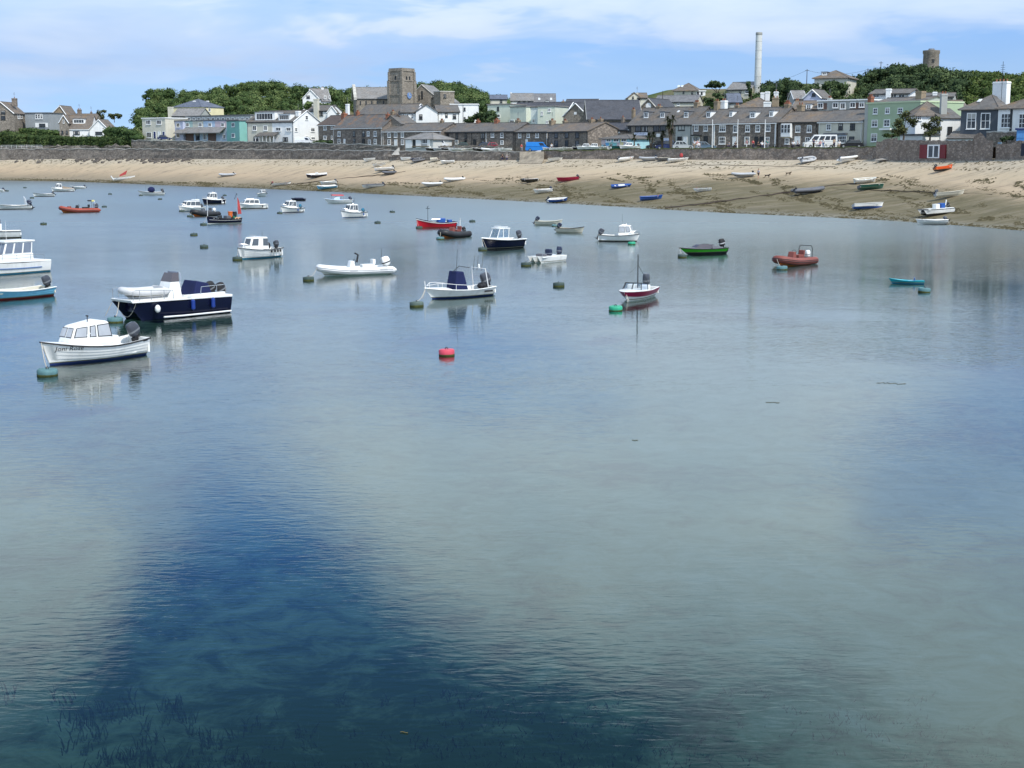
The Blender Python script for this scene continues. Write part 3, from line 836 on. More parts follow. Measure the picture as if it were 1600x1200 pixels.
# ---- cream house, pastel block, yellow house
h = House('cream_house', 'cream flat-roofed house with navy doors facing the sea', 222.5, 258.5, 436, 430, 9, 217, 185.5, None, 'flat', CREAM, WHITE)
h.win((232, 191, 9, 6.5, 's31'), (248.5, 191, 9, 6.5, 's31'), (233, 211, 9, 8.5, 's31')).door((242, 211, 4, 10, 'n'), (249, 211, 4, 10, 'w'), (256, 211, 4, 10, 'n'))
h = House('yellow_house', 'yellow house with hipped slate roof in front of the wooded hill', 272, 315, 505, 500, 13, None, 167, 155, 'hip', YELLOW, SLATE_BL, hipin=.75)
h.win((318, 171.5, 2, 5, 's12'), (327, 171.5, 2.4, 5, 's12'), face='r').chimney((304, 157.5, 4, 7, .35, 0, WHITE), (324, 157.5, 3.4, 5, .8, 0, WHITE))
h = House('grey_roofed_shed', 'long low shed with pale grey roof in front of the yellow house', 270, 312, 462, 460, 9, None, 181.5, 170.5, 'x', GREYR, SLATE_L)
h.chimney((266.5, 167, 7, 14, .2, 0, CREAM))
h = House('pastel_apartments', 'long pastel apartment block with grey canopy, lavender and teal ends', 286, 354, T(286, 354, 24)[0], T(286, 354, 24)[1], 10, 221, 189.5, None, 'flat', SKYR, FELT, cat='apartments')
for x0, x1, mt in ((286.2, 301, pm('mint_panel', (0.42, 0.55, 0.50), .8, .05)), (301, 318, CREAM), (318, 336, SKYR), (336, 353.8, PINKR)):
    h.panel('coloured_panel', x0, x1, 189.6, 200, mt, t=.05)
h.win((293, 195, 6.5, 6, 's31'), (313, 195, 6.5, 6, 's31'), (328, 195, 6.5, 6, 's31'), (348, 195, 6.5, 6, 's31'), y=-.05)
h.panel('stone_panel', 290, 303, 207.5, 221, BROWNP, t=.1); h.panel('stone_panel', 325, 338, 207.5, 221, BROWNP, t=.1)
h.win((309, 213, 7, 11, 'd31'), (320, 213, 7, 11, 's31'), (350.5, 213.5, 5, 7, 's21'))
u0, zc, _ = h.hit(281, 200); u1, zd, _ = h.hit(353, 208)
MB().hexa([(u0, -2.4, zd), (u1, -2.4, zd), (u1, .0, zc), (u0, .0, zc)], [(u0, -2.4, zd + .2), (u1, -2.4, zd + .2), (u1, .0, zc + .2), (u0, .0, zc + .2)]).build('canopy', SLATE_L, h.o)
h3 = House('clerestory', 'white glazed clerestory storey along the pastel apartment block', 291, 392, T(291, 392, 31)[0], T(291, 392, 31)[1], 5, None, 182.5, None, 'flat', GREYR, FELT, cat='apartments')
h3.win(*[(295.5 + 7.6 * k, 185.8, 5.6, 4.2, 's21') for k in range(13)])
hl = House('lavender_house', 'lavender flat-roofed end block joined to the pastel apartments', 267.5, 286, T(267, 286, 22.5)[0], T(267, 286, 22.5)[1], 11, 220, 189.5, None, 'flat', LAV, FELT)
hl.win((278.5, 195.5, 6.5, 6, 's21'), (278.5, 211.5, 6.5, 6, 's21'))
ht = House('teal_house', 'teal flat-roofed end block joined to the pastel apartments', 354, 374, T(354, 374, 21)[0], T(354, 374, 21)[1] - 2.5, 12, 222, 189.5, None, 'flat', TEAL, FELT)
ht.win((364.5, 195, 6.5, 6.5, 's21'), (364.5, 211.5, 6.5, 6.5, 's21'))

# ---- white gabled house with flat dormers
h = House('white_house', 'tall white gabled house with two flat dormers and glazed porch', 386, 458.5, 401, 391, 10.6, 224, 191, 174.5, 'x', WHITE, SLATE, verge=UPVC)
h.panel('cream_panel', 386.3, 426, 191.5, 222, CREAM, t=.05)
h.win((398, 200, 7, 8, 's21'), (415, 200, 7, 8, 's21'), (435, 202, 9, 5.5, 's21'), (451, 202, 9, 5.5, 's21'), (401, 217, 10, 7, 'd31'), (446, 217.5, 8.5, 6, 'd21'), y=-.06)
h.win((479, 184, 3.4, 7, 's12'), (462.5, 202.5, 3.4, 5.5, 's12'), (488.5, 202.5, 5, 6.5, 's21'), (479, 215, 4, 5, 's12'), (489, 216, 5, 4, 's21'), face='r')
h.dormer((414, 182.3, 42, 13, WHITE, 's61'), (444.5, 183.5, 25, 10, WHITE, 's51')).chimney((466, 173.5, 6, 9, .25, 0, WHITE))
p0, p1 = h.hit(407, 220), h.hit(436, 207)
po = MB(); po.hexa([(p0[0], -2.2, p1[1] - 1.0), (p1[0], -2.2, p1[1] - 1.0), (p1[0], 0, p1[1]), (p0[0], 0, p1[1])], [(p0[0], -2.2, p1[1] - .85), (p1[0], -2.2, p1[1] - .85), (p1[0], 0, p1[1] + .15), (p0[0], 0, p1[1] + .15)])
po = po.build('porch_roof', SLATE, h.o)
pp = MB()
for k in range(6):
    x = p0[0] + .1 + (p1[0] - p0[0] - .2) * k / 5; pp.box(x - .06, x + .06, -2.1, -1.98, p0[1] - .3, p1[1] - .9)
pp.build('porch_frame', UPVC, h.o)

# ---- houses up the hill behind
h = House('hillside_house', 'white hillside house with pale slate roofs among the dark trees', 490, 517, 520, 522, 11, None, 158, 139, 'x', WHITE, SLATE_L, verge=UPVC)
h.win((508, 152, 3.6, 5), (515, 152, 3, 5)).chimney((503.5, 137, 4, 6, .5, 1, WHITE))
h = House('hillside_wing', 'white gabled wing of the hillside house with one dark window', 474, 499, 515, 515, 9, None, 154, 140.5, 'y', WHITE, SLATE_L, verge=UPVC)
h.win((481.5, 151.5, 5, 4.4, 'd21'))
h = House('small_white_house', 'small white twin-gabled house with tall pale chimney below the hillside trees', 481, 515, 455, 452, 8, None, 173.5, 165.5, 'x', WHITE, SLATE)
h.win((502, 178, 6, 6.5, 'd21')).chimney((494.2, 154.5, 7, 28, -.06, 0, CREAM))
h = House('small_white_gable', 'small white gable end beside the tall pale chimney', 512, 526, 450, 450, 7, None, 176, 166, 'y', WHITE, SLATE, verge=UPVC)

# ---- church
CH_D = 462
h = House('church_nave', 'long stone church nave with pale slate roof left of the tower', 557, 612, 470, 472, 13, None, 154.5, 137, 'x', CHURCH, SLATE_L, cat='church', over=.1)
h.win(*[(563 + 9 * k, 160.5, 1.8, 5, 'd12') for k in range(6)])
for xx in (0.0,):
    g_ = MB(); g_.hexa([(-.7, -.5, h.E - .3), (.25, -.5, h.E - .3), (.25, h.depth / 2, h.H + .3), (-.7, h.depth / 2, h.H + .3)], [(-.7, -.5, h.E + .5), (.25, -.5, h.E + .5), (.25, h.depth / 2, h.H + 1.1), (-.7, h.depth / 2, h.H + 1.1)])
    g_.hexa([(.25, h.depth + .5, h.E - .3), (-.7, h.depth + .5, h.E - .3), (-.7, h.depth / 2, h.H + .3), (.25, h.depth / 2, h.H + .3)], [(.25, h.depth + .5, h.E + .5), (-.7, h.depth + .5, h.E + .5), (-.7, h.depth / 2, h.H + 1.1), (.25, h.depth / 2, h.H + 1.1)])
    g_.build('parapet', COPING, h.o)
h = House('church_transept', 'stone church gable with dark lancet windows right of the tower', 643, 680, 476, 474, 13, None, 150, 132.5, 'y', CHURCH, SLATE_L, cat='church', apex=.44, over=.1, verge=COPING)
h.win((659.5, 148, 2.2, 11, 'd12'), (655, 152, 1.8, 7, 'd12'))
h = House('church_vestry', 'small square stone vestry tower with parapet beside the church gable', 678, 688.5, 462, 458, 5, None, 144, None, 'flat', CHURCH, COPING, cat='church', over=.12)
h.win((695, 150, 4, 6, 'd12'), face='r')
House('church_vestry_roof', 'low stone annex with pale lean-to roof right of the vestry tower', 688, 717, 470, 474, 8, None, 160, 152, 'x', CHURCH, SLATE_L, cat='church')
# the tower, its corner turned to the sea
tx = at(628.5, 170, CH_D)
tw = tag(empty('church_tower', (tx.x, tx.y, groundZ(628, CH_D) - .1)), 'square granite church tower with blue clock face rising over the roofs', 'church')
tw.rotation_euler = (0, 0, R(-40))
TS_, TZ = 5.6, zat(628, 106.5, CH_D) - tw.location.z
mb = MB()
# local axes: one face runs along -x (left in view), the other along +y (right in view); the corner stands at the origin
def tface(h0, h1, grow, mb=mb, mat=0): mb.box(-TS_ - grow, grow, -grow, TS_ + grow, h0, h1, mat)
za, zb_ = zat(628, 126, CH_D) - tw.location.z, zat(628, 148, CH_D) - tw.location.z
tface(0, zb_, .35); tface(zb_ - .15, zb_ + .15, .48); tface(zb_ + .14, za, .22); tface(za - .1, za + .3, .38); tface(za + .29, TZ - .9, .02); tface(TZ - .9, TZ - .45, .22); tface(TZ - .46, TZ, .14)
for cx, cy in ((0, 0), (-TS_, 0), (0, TS_), (-TS_, TS_)):
    mb.box(cx - .55, cx + .55, cy - .55, cy + .55, 0, za + .1)
    mb.box(cx - .38, cx + .38, cy - .38, cy + .38, za + .1, TZ - 1.0)
mb.build('wall', CHURCH, tw)
MB().box(-TS_ - .1, .1, -.1, TS_ + .1, TZ, TZ + .12).build('roof', LEAD, tw)
def louvre(face, u, zc, wd, ht):
    m_ = MB()
    if face == 0: m_.box(-u - wd / 2, -u + wd / 2, -.12, .1, zc - ht / 2, zc + ht / 2); m_.tube([(-u, -.12, zc + ht / 2), (-u, .1, zc + ht / 2)], wd / 2, 10)
    else: m_.box(-.1, .12, u - wd / 2, u + wd / 2, zc - ht / 2, zc + ht / 2); m_.tube([(-.1, u, zc + ht / 2), (.12, u, zc + ht / 2)], wd / 2, 10)
    m_.build('louvre', DARKF, tw)
zz = lambda py: zat(628, py, CH_D) - tw.location.z
louvre(0, TS_ * .5, zz(127.5) + .1, .65, 3.0); louvre(1, TS_ * .38, zz(127) + .1, .55, 2.6); louvre(1, TS_ * .62, zz(127) + .1, .55, 2.6)
louvre(0, TS_ * .5, zz(160), .6, 1.4); louvre(1, TS_ * .45, zz(160), .6, 1.4)
ck = MB(); ck.tube([(.40, TS_ * .5, zz(149)), (.62, TS_ * .5, zz(149))], 1.0, 20, 0, True, False)
clock = ck.build('clock_face', pm('clock_blue', (0.14, 0.24, 0.46), .4, .06), tw)
GOLD = pm('gilding', (0.75, 0.62, 0.25), .4, .05)
hm = MB(); hm.box(.63, .66, TS_ * .5 - .05, TS_ * .5 + .05, zz(149), zz(149) + .75); hm.box(.63, .66, TS_ * .5, TS_ * .5 + .5, zz(149) - .05, zz(149) + .05)
for k in range(12):
    a_ = k * math.pi / 6; hm.box(.625, .65, TS_ * .5 + .85 * math.sin(a_) - .05, TS_ * .5 + .85 * math.sin(a_) + .05, zz(149) + .85 * math.cos(a_) - .05, zz(149) + .85 * math.cos(a_) + .05)
hm.build('clock_hands', GOLD, clock)

# ---- white houses in front of the church
h = House('gabled_house', 'long dark-roofed house with pale blue gable in front of the church nave', 557, 640, 402, 392, 10, None, 181.5, 164.5, 'x', pm('pale_blue_white', (0.66, 0.70, 0.78), .8, .05), SLATE, verge=UPVC)
h.chimney((543, 162.5, 4.6, 14, .25, 0, WHITE))
h = House('white_villa', 'white villa wing with a row of sash windows left of its gable', 626.5, 652, 389, 389, 11, None, 176, 164, 'x', WHITE, SLATE)
h.win((630.5, 182, 3.6, 8), (637, 182, 3.6, 8), (644, 182, 3.4, 8))
h = House('white_villa_gable', 'white villa gable with single dark window above the cottage roofs', 650, 683.5, 388, 388, 12, None, 174.5, 163.5, 'y', WHITE, SLATE, over=.35)
h.win((657.5, 182.5, 5.2, 7.5, 'd21'))
h = House('white_villa_wing', 'white right-hand wing of the villa with balcony', 683.5, 718, 390, 391, 10, None, 175, 165, 'x', WHITE, SLATE)
h.win((697.5, 181.5, 4, 9, 'd12'), (710, 182, 5, 6, 'd21')).panel('balcony', 694, 702, 185, 192, UPVC, t=.8)
h = House('white_block', 'plain white flat-roofed block beside the white villa', 704, 747, 404, 404, 9, None, 163.5, None, 'flat', WHITE, WHITE)
h.win((726, 170.5, 2.6, 5, 'd12'), (726, 185.5, 2.6, 5, 'd12')).panel('downpipe', 723.2, 723.9, 163.6, 194, DARKF, t=.1)

# ---- stone cottages along the front
h = House('brown_roofed_house', 'stone house with plain brown roof between white gable and cottages', 497, 548, T(497, 548, 26)[0], T(497, 548, 26)[1], 9, 222, 195.5, 181.5, 'x', GRANITE, slatemat('plain_brown_tile', (0.085, 0.065, 0.055), .1), gutter=UPVC)
h.win((508, 200, 5.6, 6.5), (508, 215, 6, 6, 's31'), (518.5, 199, 2.4, 6, 's12'), (518.5, 215, 2.4, 6, 's12'))
FRONT = 'stone cottages along the front'
h = House('stone_cottage', 'long stone cottage with lichened slate roof, orange ridge and red chimneys', 520.5, 597, T(520, 597, 20)[0], T(520, 597, 20)[1], 9.5, 227, 200.5, 181.5, 'x', GRANITE, slatemat('orange_slate', (0.105, 0.10, 0.095), .75, (.27, .13, .05)), gutter=UPVC, group=FRONT)
h.win((530, 209, 5, 7.5), (575.5, 209, 4.6, 7.5), (586.5, 209, 5, 8), (530, 221, 5, 7.5), (586.5, 221, 5, 8), (577.5, 222, 5, 7), (553.5, 209, 4.2, 8.5, 'd12'), (568.2, 209, 4.2, 8.5, 'd12'), (553.8, 221, 4.2, 8, 'd12'))
h.door((538.5, 222, 2.6, 8.5, 'w'), (568, 222, 3.6, 9, 'd')).chimney((538, 177, 8, 6, .5, 2, TERRA), (559, 174.5, 4.5, 8, .5, 2, TERRA), (614, 174, 5.5, 9, .5, 2))
hg = House('stone_gable', 'plain stone gable with chimney stepping above the lower cottage roof', 597.3, 627, T(597, 627, 24)[0], T(597, 627, 24)[1], 6, None, 194.5, 181.5, 'y', GRANITE_L, SLATE, apex=.45)
hg.chimney((606, 178, 5, 6, .1, 1, TERRA))
h = House('stone_cottage', 'low stone cottage with white-framed windows and white door beside the shelter', 597.5, 689, T(597, 689, 20)[0], T(597, 689, 20)[1], 9, 231, 205.2, 194, 'x', GRANITE, SLATE, gutter=UPVC, group=FRONT)
h.win((608.2, 211, 5, 7.5), (618.4, 211, 5, 7.5), (629, 211, 4.6, 7.2), (608.2, 222, 5, 8), (629.2, 222, 5, 8), (675.5, 212, 4.6, 6)).door((618.6, 224, 4, 11, 'w'))
h.chimney((690.5, 188, 5, 7, .5, 2))
h = House('stone_cottage', 'long dark stone cottage row with plain dark windows behind the white van', 689.5, 804, T(689, 804, 22)[0], T(689, 804, 22)[1], 9, 230, 206.5, 194, 'x', GRANITE, SLATE, group=FRONT)
h.win((700, 212.7, 4, 8, 'd12'), (714, 212.7, 4, 8, 'd12'), (728, 212.7, 4, 8, 'd12'), (754.5, 212.3, 5.2, 9, 'd12'), (769.7, 210.6, 4.8, 8), (784.4, 211.3, 4.8, 8), (700.3, 222, 4.4, 6, 'd12'), (713.7, 222, 5.5, 6.5), (728, 222, 4, 6, 'd12'), (754.5, 222, 5, 6, 'd12'), (784.5, 222.5, 5, 6))
h.door((742, 222.5, 4, 8, 'd')).chimney((747, 188.5, 5, 7, .5, 2, TERRA), (776.5, 187, 6.5, 8, .5, 2, TERRA), (809.5, 187.5, 6, 8, .5, 2))
h.panel('downpipe', 737, 737.6, 206.5, 228, DARKF, t=.1); h.panel('downpipe', 759.5, 760.1, 206.5, 228, UPVC, t=.1)
h = House('stone_cottage', 'stone cottage with three white upper windows behind the blue van', 804.5, 855.5, T(804, 855, 22)[0], T(804, 855, 22)[1], 9, 232, 206.5, 195.8, 'x', GRANITE, SLATE, group=FRONT)
h.win((812.4, 211.4, 4.6, 8.2), (825.6, 211, 4.6, 7.8), (839.6, 211.2, 5, 8.2)).door((823.3, 222, 2.6, 7, 'w')).panel('downpipe', 854.3, 855, 206, 231, UPVC, t=.1)
h = House('stone_cottage', 'square stone cottage with dark-framed windows and dark door beside the slipway', 856, 918.5, T(856, 918, 20)[0], T(856, 918, 20)[1] - 6, 9, 234, 206.2, 193.6, 'x', GRANITE, SLATE_B, group=FRONT)
h.win((869.3, 211.5, 5, 7.6, 'd22'), (885.6, 211.2, 5, 7.6, 'd22'), (902, 211.5, 5.2, 7.6, 'd22'), (869.3, 224, 5, 8.6, 'd22'), (902, 224, 5.2, 8.6, 'd22')).door((885.6, 226, 4, 12, 'd'))
h.chimney((863, 188, 8, 7, .5, 2), (883, 188.5, 6, 6, .7, 2), (925, 186.5, 7, 8, .5, 2))

# shelter
sp0, sp1 = T(632, 677, 9)
h = House('seaside_shelter', 'white open seafront shelter with hipped grey roof and posts', 633, 676.5, sp0, sp1, 6.5, 232, 216.5, 207.5, 'hip', pm('shelter_dim_wall', (0.55, 0.55, 0.52), .8, .1), SLATE_L, cat='shelter', over=.5, hipin=.5)
h.panel('post', 635, 645, 217, 231.5, WHITE, t=.35); h.panel('post', 651, 659, 217, 231.5, WHITE, t=.35); h.panel('post', 669, 673, 217, 231.5, WHITE, t=.35)
h.panel('opening_shade', 645.2, 650.8, 217.5, 230.5, DARKF, t=.04); h.win((664, 221, 9, 7, 's31')); h.panel('bench', 646, 672, 228, 229, RENDCH, t=.6)  # dark panel on the closed wall paints the shade of the open bay

# ---- pale green houses and roofs behind the front, middle
h = House('pale_green_house', 'pale green house with grey hipped roof behind the dark tree', 762, 797, 392, 388, 9, None, 164, None, 'flat', PGREEN, SLATE_L)
h.win((778.3, 170, 2.8, 6, 'd12'), (779, 181, 5, 5, 's21'))
h = House('pale_green_house', 'pale green house with tall mansard roof between its paler neighbours', 797, 822, 384, 380, 9, None, 167.5, None, 'flat', PGREEN, SLATE_L)
h.win((800, 190, 7, 6, 's31'))
hm2 = House('pale_blue_house', 'pale blue house with narrow window next to the pale green houses', 822, 842, 382, 380, 8, None, 168, None, 'flat', pm('ice_blue_render', (0.60, 0.66, 0.66), .8, .05), SLATE)
hm2.win((826.5, 176.5, 3, 6), (834, 189, 4, 6))
h = House('pale_green_house', 'pale green house with dormer window beside the stone gable', 840, 867, 378, 376, 9, None, 166.5, None, 'flat', PGREEN, SLATE_L)
h.win((847, 177, 3, 6), (858.5, 172, 4.4, 5.5), (855, 191, 4, 5))
House('long_slate_house', 'long black slate roof running behind the pale green houses', 798, 884, 393, 386, 9, None, 177, 161.5, 'x', PGREEN, SLATE_D, verge=UPVC).chimney((880, 158, 4, 5, .5, 1)).dormer((871, 172, 9, 9, PGREEN, 's21'))
h = House('slate_roofed_hall', 'black slate roof of a hall with plain stone gable behind the cottages', 880, 919, 372, 368, 26, None, 182, 162, 'y', GRANITE_L, SLATE_D, verge=UPVC, cat='building')
h.panel('loft_door', 897, 901, 175, 179, WHITE)
h = House('far_house', 'pale far house with grey roof and white front under the skyline', 798, 833, 520, 520, 9, None, 157.5, 146.5, 'x', WHITE, SLATE_L)
h.win((811, 160.5, 4, 4, 'd21'), (819, 160.5, 4, 4, 'd21'), (827, 160.5, 4, 4, 'd21')).chimney((798.5, 144.5, 2.4, 5, .5, 0, WHITE))
h = House('far_house', 'grey far house with two bright skylights and small white gable', 832.5, 868, 524, 524, 10, None, 162, 147, 'x', GREYR, slatemat('mid_grey_slate', (0.145, 0.145, 0.15), .03))
h.skylight((842.5, 155.5, 3, 3.4), (861, 155.5, 3, 3.4)).dormer((855, 160, 6, 4, WHITE, 's21'), flat=False)
h = House('far_house', 'small far house with dark roof and white gable left of the pale house', 766, 792, 516, 516, 9, None, 155, 149, 'x', CREAM, SLATE_BL)
h.win((783, 158.5, 4, 4, 'd21'))
h = House('far_house', 'dark-roofed far house with white right gable above the stone gable', 882, 931, 430, 428, 9, None, 163.5, 156, 'x', WHITE, SLATE_D, verge=UPVC)
h = House('church_hall', 'broad black slate roofed hall with stone gable and round white window', 918, 1003, 352, 352, 20, None, 187, 157.5, 'x', GRANITE, SLATE_D, cat='hall', verge=COPING, over=.15)
h = House('hall_gable', 'pointed stone gable with round white window on the hall', 1000, 1025.5, 362, 360, 14, None, 169, 154.5, 'y', GRANITE_L, SLATE_D, cat='hall', verge=COPING)
u_, z_, _ = h.hit(1013.3, 165.5)
MB().tube([(u_, -.1, z_), (u_, .05, z_)], .75, 16, 0, True, False).build('round_window', UPVC, h.o)
h = House('low_stone_house', 'small stone house with white-edged black roof above the painted hut', 936, 981, T(936, 981, 24)[0], T(936, 981, 24)[1], 8, 226, 203.5, 193, 'x', GRANITE, SLATE_D, verge=UPVC)
h.win((943, 207.5, 4.6, 8), (955.2, 206.8, 3, 3.4), (967, 206, 3, 2.6)).chimney((938.5, 185.5, 6, 9, .5, 1), (973.5, 183.5, 4, 9, .5, 1, GRANITE))

# ---- painted hut
h = House('painted_hut', 'single-storey hut with pastel mural walls and hipped grey roof', 940, 984.5, T(940, 984, 11)[0], T(940, 984, 11)[1], 7, 235, 216, 209.5, 'hip', pm('mural_blue', (0.36, 0.60, 0.68), .8, .12, .8), SLATE, cat='hut', over=.45, hipin=.55)
MUR = [(940.2, 946, 216.5, 226, PINKR), (946, 951.5, 218, 229, pm('mural_sky', (0.16, 0.42, 0.72), .8, .12, .8)), (951.5, 957, 222, 233, pm('mural_mint', (0.34, 0.62, 0.52), .8, .12, .8)), (957, 964, 218.5, 232, pm('mural_aqua', (0.28, 0.60, 0.62), .8, .12, .8)), (964, 969, 223, 231, PINKR), (969, 974, 217, 230, pm('mural_yellow', (0.72, 0.62, 0.25), .8, .12, .8)), (974, 982, 222, 231, PINKR)]
for x0, x1, y0, y1, mt in MUR: h.panel('mural_patch', x0, x1, y0, y1, mt, t=.03)
h.win((951.2, 219, 8, 5.5, 's21'), (963, 219, 8, 5.5, 's21'), (975, 219, 8, 5.5, 's21'), y=-.04)

# ---- shops and terrace on the right
h = House('shop_house', 'stone shop row with three grey dormers, blue sign and wide dark windows', 981, 1081, T(981, 1081, 24)[0], T(981, 1081, 24)[1], 11, 233, 196, 170, 'x', GRANITE_L, SLATE, group='terraced houses on the front')
h.win((984, 201, 4, 9, 'd12'), (997.3, 201.5, 8, 8.5, 'd21'), (1007.8, 201.5, 8, 8.5, 'd21'), (1025.5, 201, 8, 8.5, 'd21'), (1036, 200.5, 8, 8, 'd21'), (1065, 199.5, 8.5, 8, 'd21'))
h.dormer((1010, 180, 10, 10, LEAD), (1035.5, 180, 9.5, 9.5, LEAD), (1072.5, 179.5, 9.5, 10.5, LEAD)).skylight((1060.5, 175.5, 3.6, 2.4)).chimney((990, 171, 4, 8, .5, 2), (1030, 165.5, 7, 8, .5, 2), (1089, 159.5, 7, 9, .5, 3))
h.panel('render_panel', 1056, 1080.5, 197, 232, GREYR, t=.05)
h.panel('shopfront', 994, 1014, 213.5, 231, SKYR, t=.08); h.win((1004, 220, 11, 10, 's33'), (1062, 217, 6, 7, 'd21'), y=-.09); h.door((1071, 221, 4, 12, 'w'), y=-.06)
sg = h.panel('shop_sign', 991.5, 1012.5, 207.2, 211.4, pm('sign_white', (0.75, 0.78, 0.88), .5, .03), t=.15)
sl = MB(); rr = random.Random(3)
u0, z1, _ = h.hit(993.5, 208.2); u1, z0, _ = h.hit(1010.5, 210.4)
for k in range(9):          # the lettering is too small in the photograph to read: nine blue letter strokes
    x = .38 + (u1 - u0) * k / 9
    sl.box(x, x + .07, -.165, -.15, .13, .13 + (z1 - z0)); sl.box(x, x + .17, -.165, -.15, .13 + (z1 - z0) * rr.choice((0, .45, .82)), .13 + (z1 - z0) * rr.choice((.55, 1.0)))
sl.build('sign_lettering', BLUEP, sg)
h.panel('shop_sign', 1026, 1032, 209, 214, WHITE, t=.12); h.panel('shop_window', 1037, 1045, 216, 224, pm('pale_window', (.5, .55, .7), .2, .1), t=.05)
h = House('terraced_house', 'stone terraced house with white dormer and small shopfront awning', 1081.5, 1115, T(1081, 1115, 24)[0], T(1081, 1115, 24)[1], 10, 233, 194, 172.5, 'x', GRANITE, SLATE, gutter=UPVC, group='terraced houses on the front')
h.win((1088.4, 200, 5.2, 9.5, 's22'), (1103, 200, 5.4, 9.5, 's22')).dormer((1107.5, 179.5, 9, 10, WHITE, 's21')).chimney((1120.5, 158, 7, 10, .5, 2), (1131.5, 157, 8, 12, .6, 2, WHITE))
h.panel('awning', 1083, 1096, 210.5, 212.5, DARKF, t=.9); h.win((1088, 217, 9, 8, 's31')).door((1103, 219, 5, 11, 'd'))
h = House('terraced_house', 'long stone terrace with three white dormers behind the flagpoles', 1115.5, 1214, T(1115, 1214, 24)[0], T(1115, 1214, 24)[1], 10.5, 233, 192.8, 170.5, 'x', GRANITE, SLATE, gutter=UPVC, group='terraced houses on the front')
h.win((1129, 200.7, 9, 10.5, 's32'), (1149, 201.5, 5.4, 11), (1168.5, 200.7, 6.2, 10.8), (1184.3, 200.7, 6, 10.8), (1200.4, 200, 6.4, 10.8), (1128.5, 219.5, 9, 11, 's32'), (1167.5, 219.5, 6.4, 11), (1199, 219.5, 6, 11))
h.door((1147.7, 221, 4, 13, 'w'), (1182, 221, 4, 13, 'd'), (1190, 221, 4, 13, 'd')).dormer((1142.5, 178.6, 6, 9, WHITE, 's22'), (1176.2, 180.2, 11, 10, WHITE, 's22'), (1205.5, 178.3, 8, 10, WHITE, 's22'))
h.chimney((1152, 164, 6, 8, .6, 2), (1231, 160, 7, 11, .5, 3, TERRA)); h.panel('downpipe', 1211.3, 1212.2, 193, 232, UPVC, t=.12); h.panel('downpipe', 1115.6, 1116.4, 194, 232, UPVC, t=.12)
h = House('terraced_house', 'stone house with white bay window between terrace and cream shop', 1216, 1277.5, T(1216, 1277, 23)[0], T(1216, 1277, 23)[1], 10, 233, 191.5, 176, 'x', GRANITE, SLATE_B, group='terraced houses on the front')
h.win((1247, 201.5, 6, 10.5), (1264.8, 201.3, 6, 10.8), (1230, 220.5, 6, 9), (1262, 219, 6, 9)).door((1246, 220, 6, 12, 'w')).chimney((1231, 162.5, 8, 12, .6, 2), (1251.5, 163.5, 9, 11, .6, 2))
u0, z1, _ = h.hit(1224, 193.5); u1, z0, _ = h.hit(1238, 213.5)
by = MB(); by.hexa([(u0, -.8, z0), (u1, -.8, z0), (u1, .02, z0 - .3), (u0, .02, z0 - .3)], [(u0, -.8, z1), (u1, -.8, z1), (u1, .02, z1 + .1), (u0, .02, z1 + .1)])
by = by.build('bay_window', UPVC, h.o)
for k in range(3):
    wdt = (u1 - u0) / 3; MB().box(u0 + wdt * k + .12, u0 + wdt * (k + 1) - .12, -.84, -.79, z0 + (z1 - z0) * .32, z0 + (z1 - z0) * .6).build('pane', GLASS, by); MB().box(u0 + wdt * k + .12, u0 + wdt * (k + 1) - .12, -.84, -.79, z0 + (z1 - z0) * .64, z1 - .2).build('pane', GLASS, by)
h = House('cream_shop', 'cream rendered shop house with pale blue shopfront behind the minibus', 1279, 1348, T(1279, 1348, 22)[0], T(1279, 1348, 22)[1], 10, 233, 190.5, 173.5, 'x', CREAM, SLATE, gutter=UPVC, group='terraced houses on the front')
h.win((1295.2, 198.5, 5.4, 9.5), (1313.7, 198, 5.2, 9.5, 'd22'), (1332.3, 198, 5.6, 9.8, 'd22'), (1331, 217, 6, 7, 'd22')).panel('shopfront', 1289, 1324, 208, 210.5, LEAD, t=.5)
h.panel('shopfront', 1309, 1323, 211, 225, SKYR, t=.12); h.win((1316, 218, 11, 11, 's42'), y=-.13)
h = House('green_house', 'tall three-storey sage green house with white sash windows', 1352, 1436.5, T(1352, 1436, 17)[0], T(1352, 1436, 17)[1], 11, 233, 162.5, None, 'flat', GREEN, pm('green_parapet', (.50, .58, .38), .8, .05), over=.12)
h.win((1368, 173.5, 5, 9), (1387, 173, 5, 9), (1407, 172.8, 5.2, 9), (1367, 192.8, 6.6, 11), (1386, 192.3, 6.6, 11.4), (1366, 215, 6.6, 13)).panel('porch_canopy', 1379, 1396, 200.5, 203, UPVC, t=.9)
h.panel('quoin', 1352, 1354, 163, 231, GREYR, t=.05)
hr = House('green_house_roof', 'dark slate roof and stone stack set back above the sage green house', 1362, 1437, T(1362, 1437, 21)[0], T(1362, 1437, 21)[1], 8, None, 162, 154.5, 'x', GREYR, SLATE)
hr.chimney((1439, 142.5, 12, 18, .3, 0), (1361, 151, 7, 8, .4, 2, TERRA))
h = House('brown_roofed_villa', 'white house with mossy brown hipped roof and tall grey chimney behind the trees', 1430, 1482, 247, 247, 7, None, 179, 158.5, 'hip', WHITE, SLATE_B, hipin=.45, over=.35)
h.win((1435, 184, 10, 8, 's32')).chimney((1475, 146.5, 9, 40, .0, 2, GREYR))
h = House('white_lean_house', 'white wall rising in a slope beside the dark grey house', 1470, 1501, 244, 244, 7, 220, 186, 170.5, 'mono', WHITE, SLATE)
h.win((1484, 204, 7, 12, 'd22'))
h = House('dark_roofed_house', 'dark slate roof running behind the white sloping wall', 1476, 1512, 262, 262, 9, None, 172, 158, 'x', WHITE, SLATE_B, verge=UPVC)
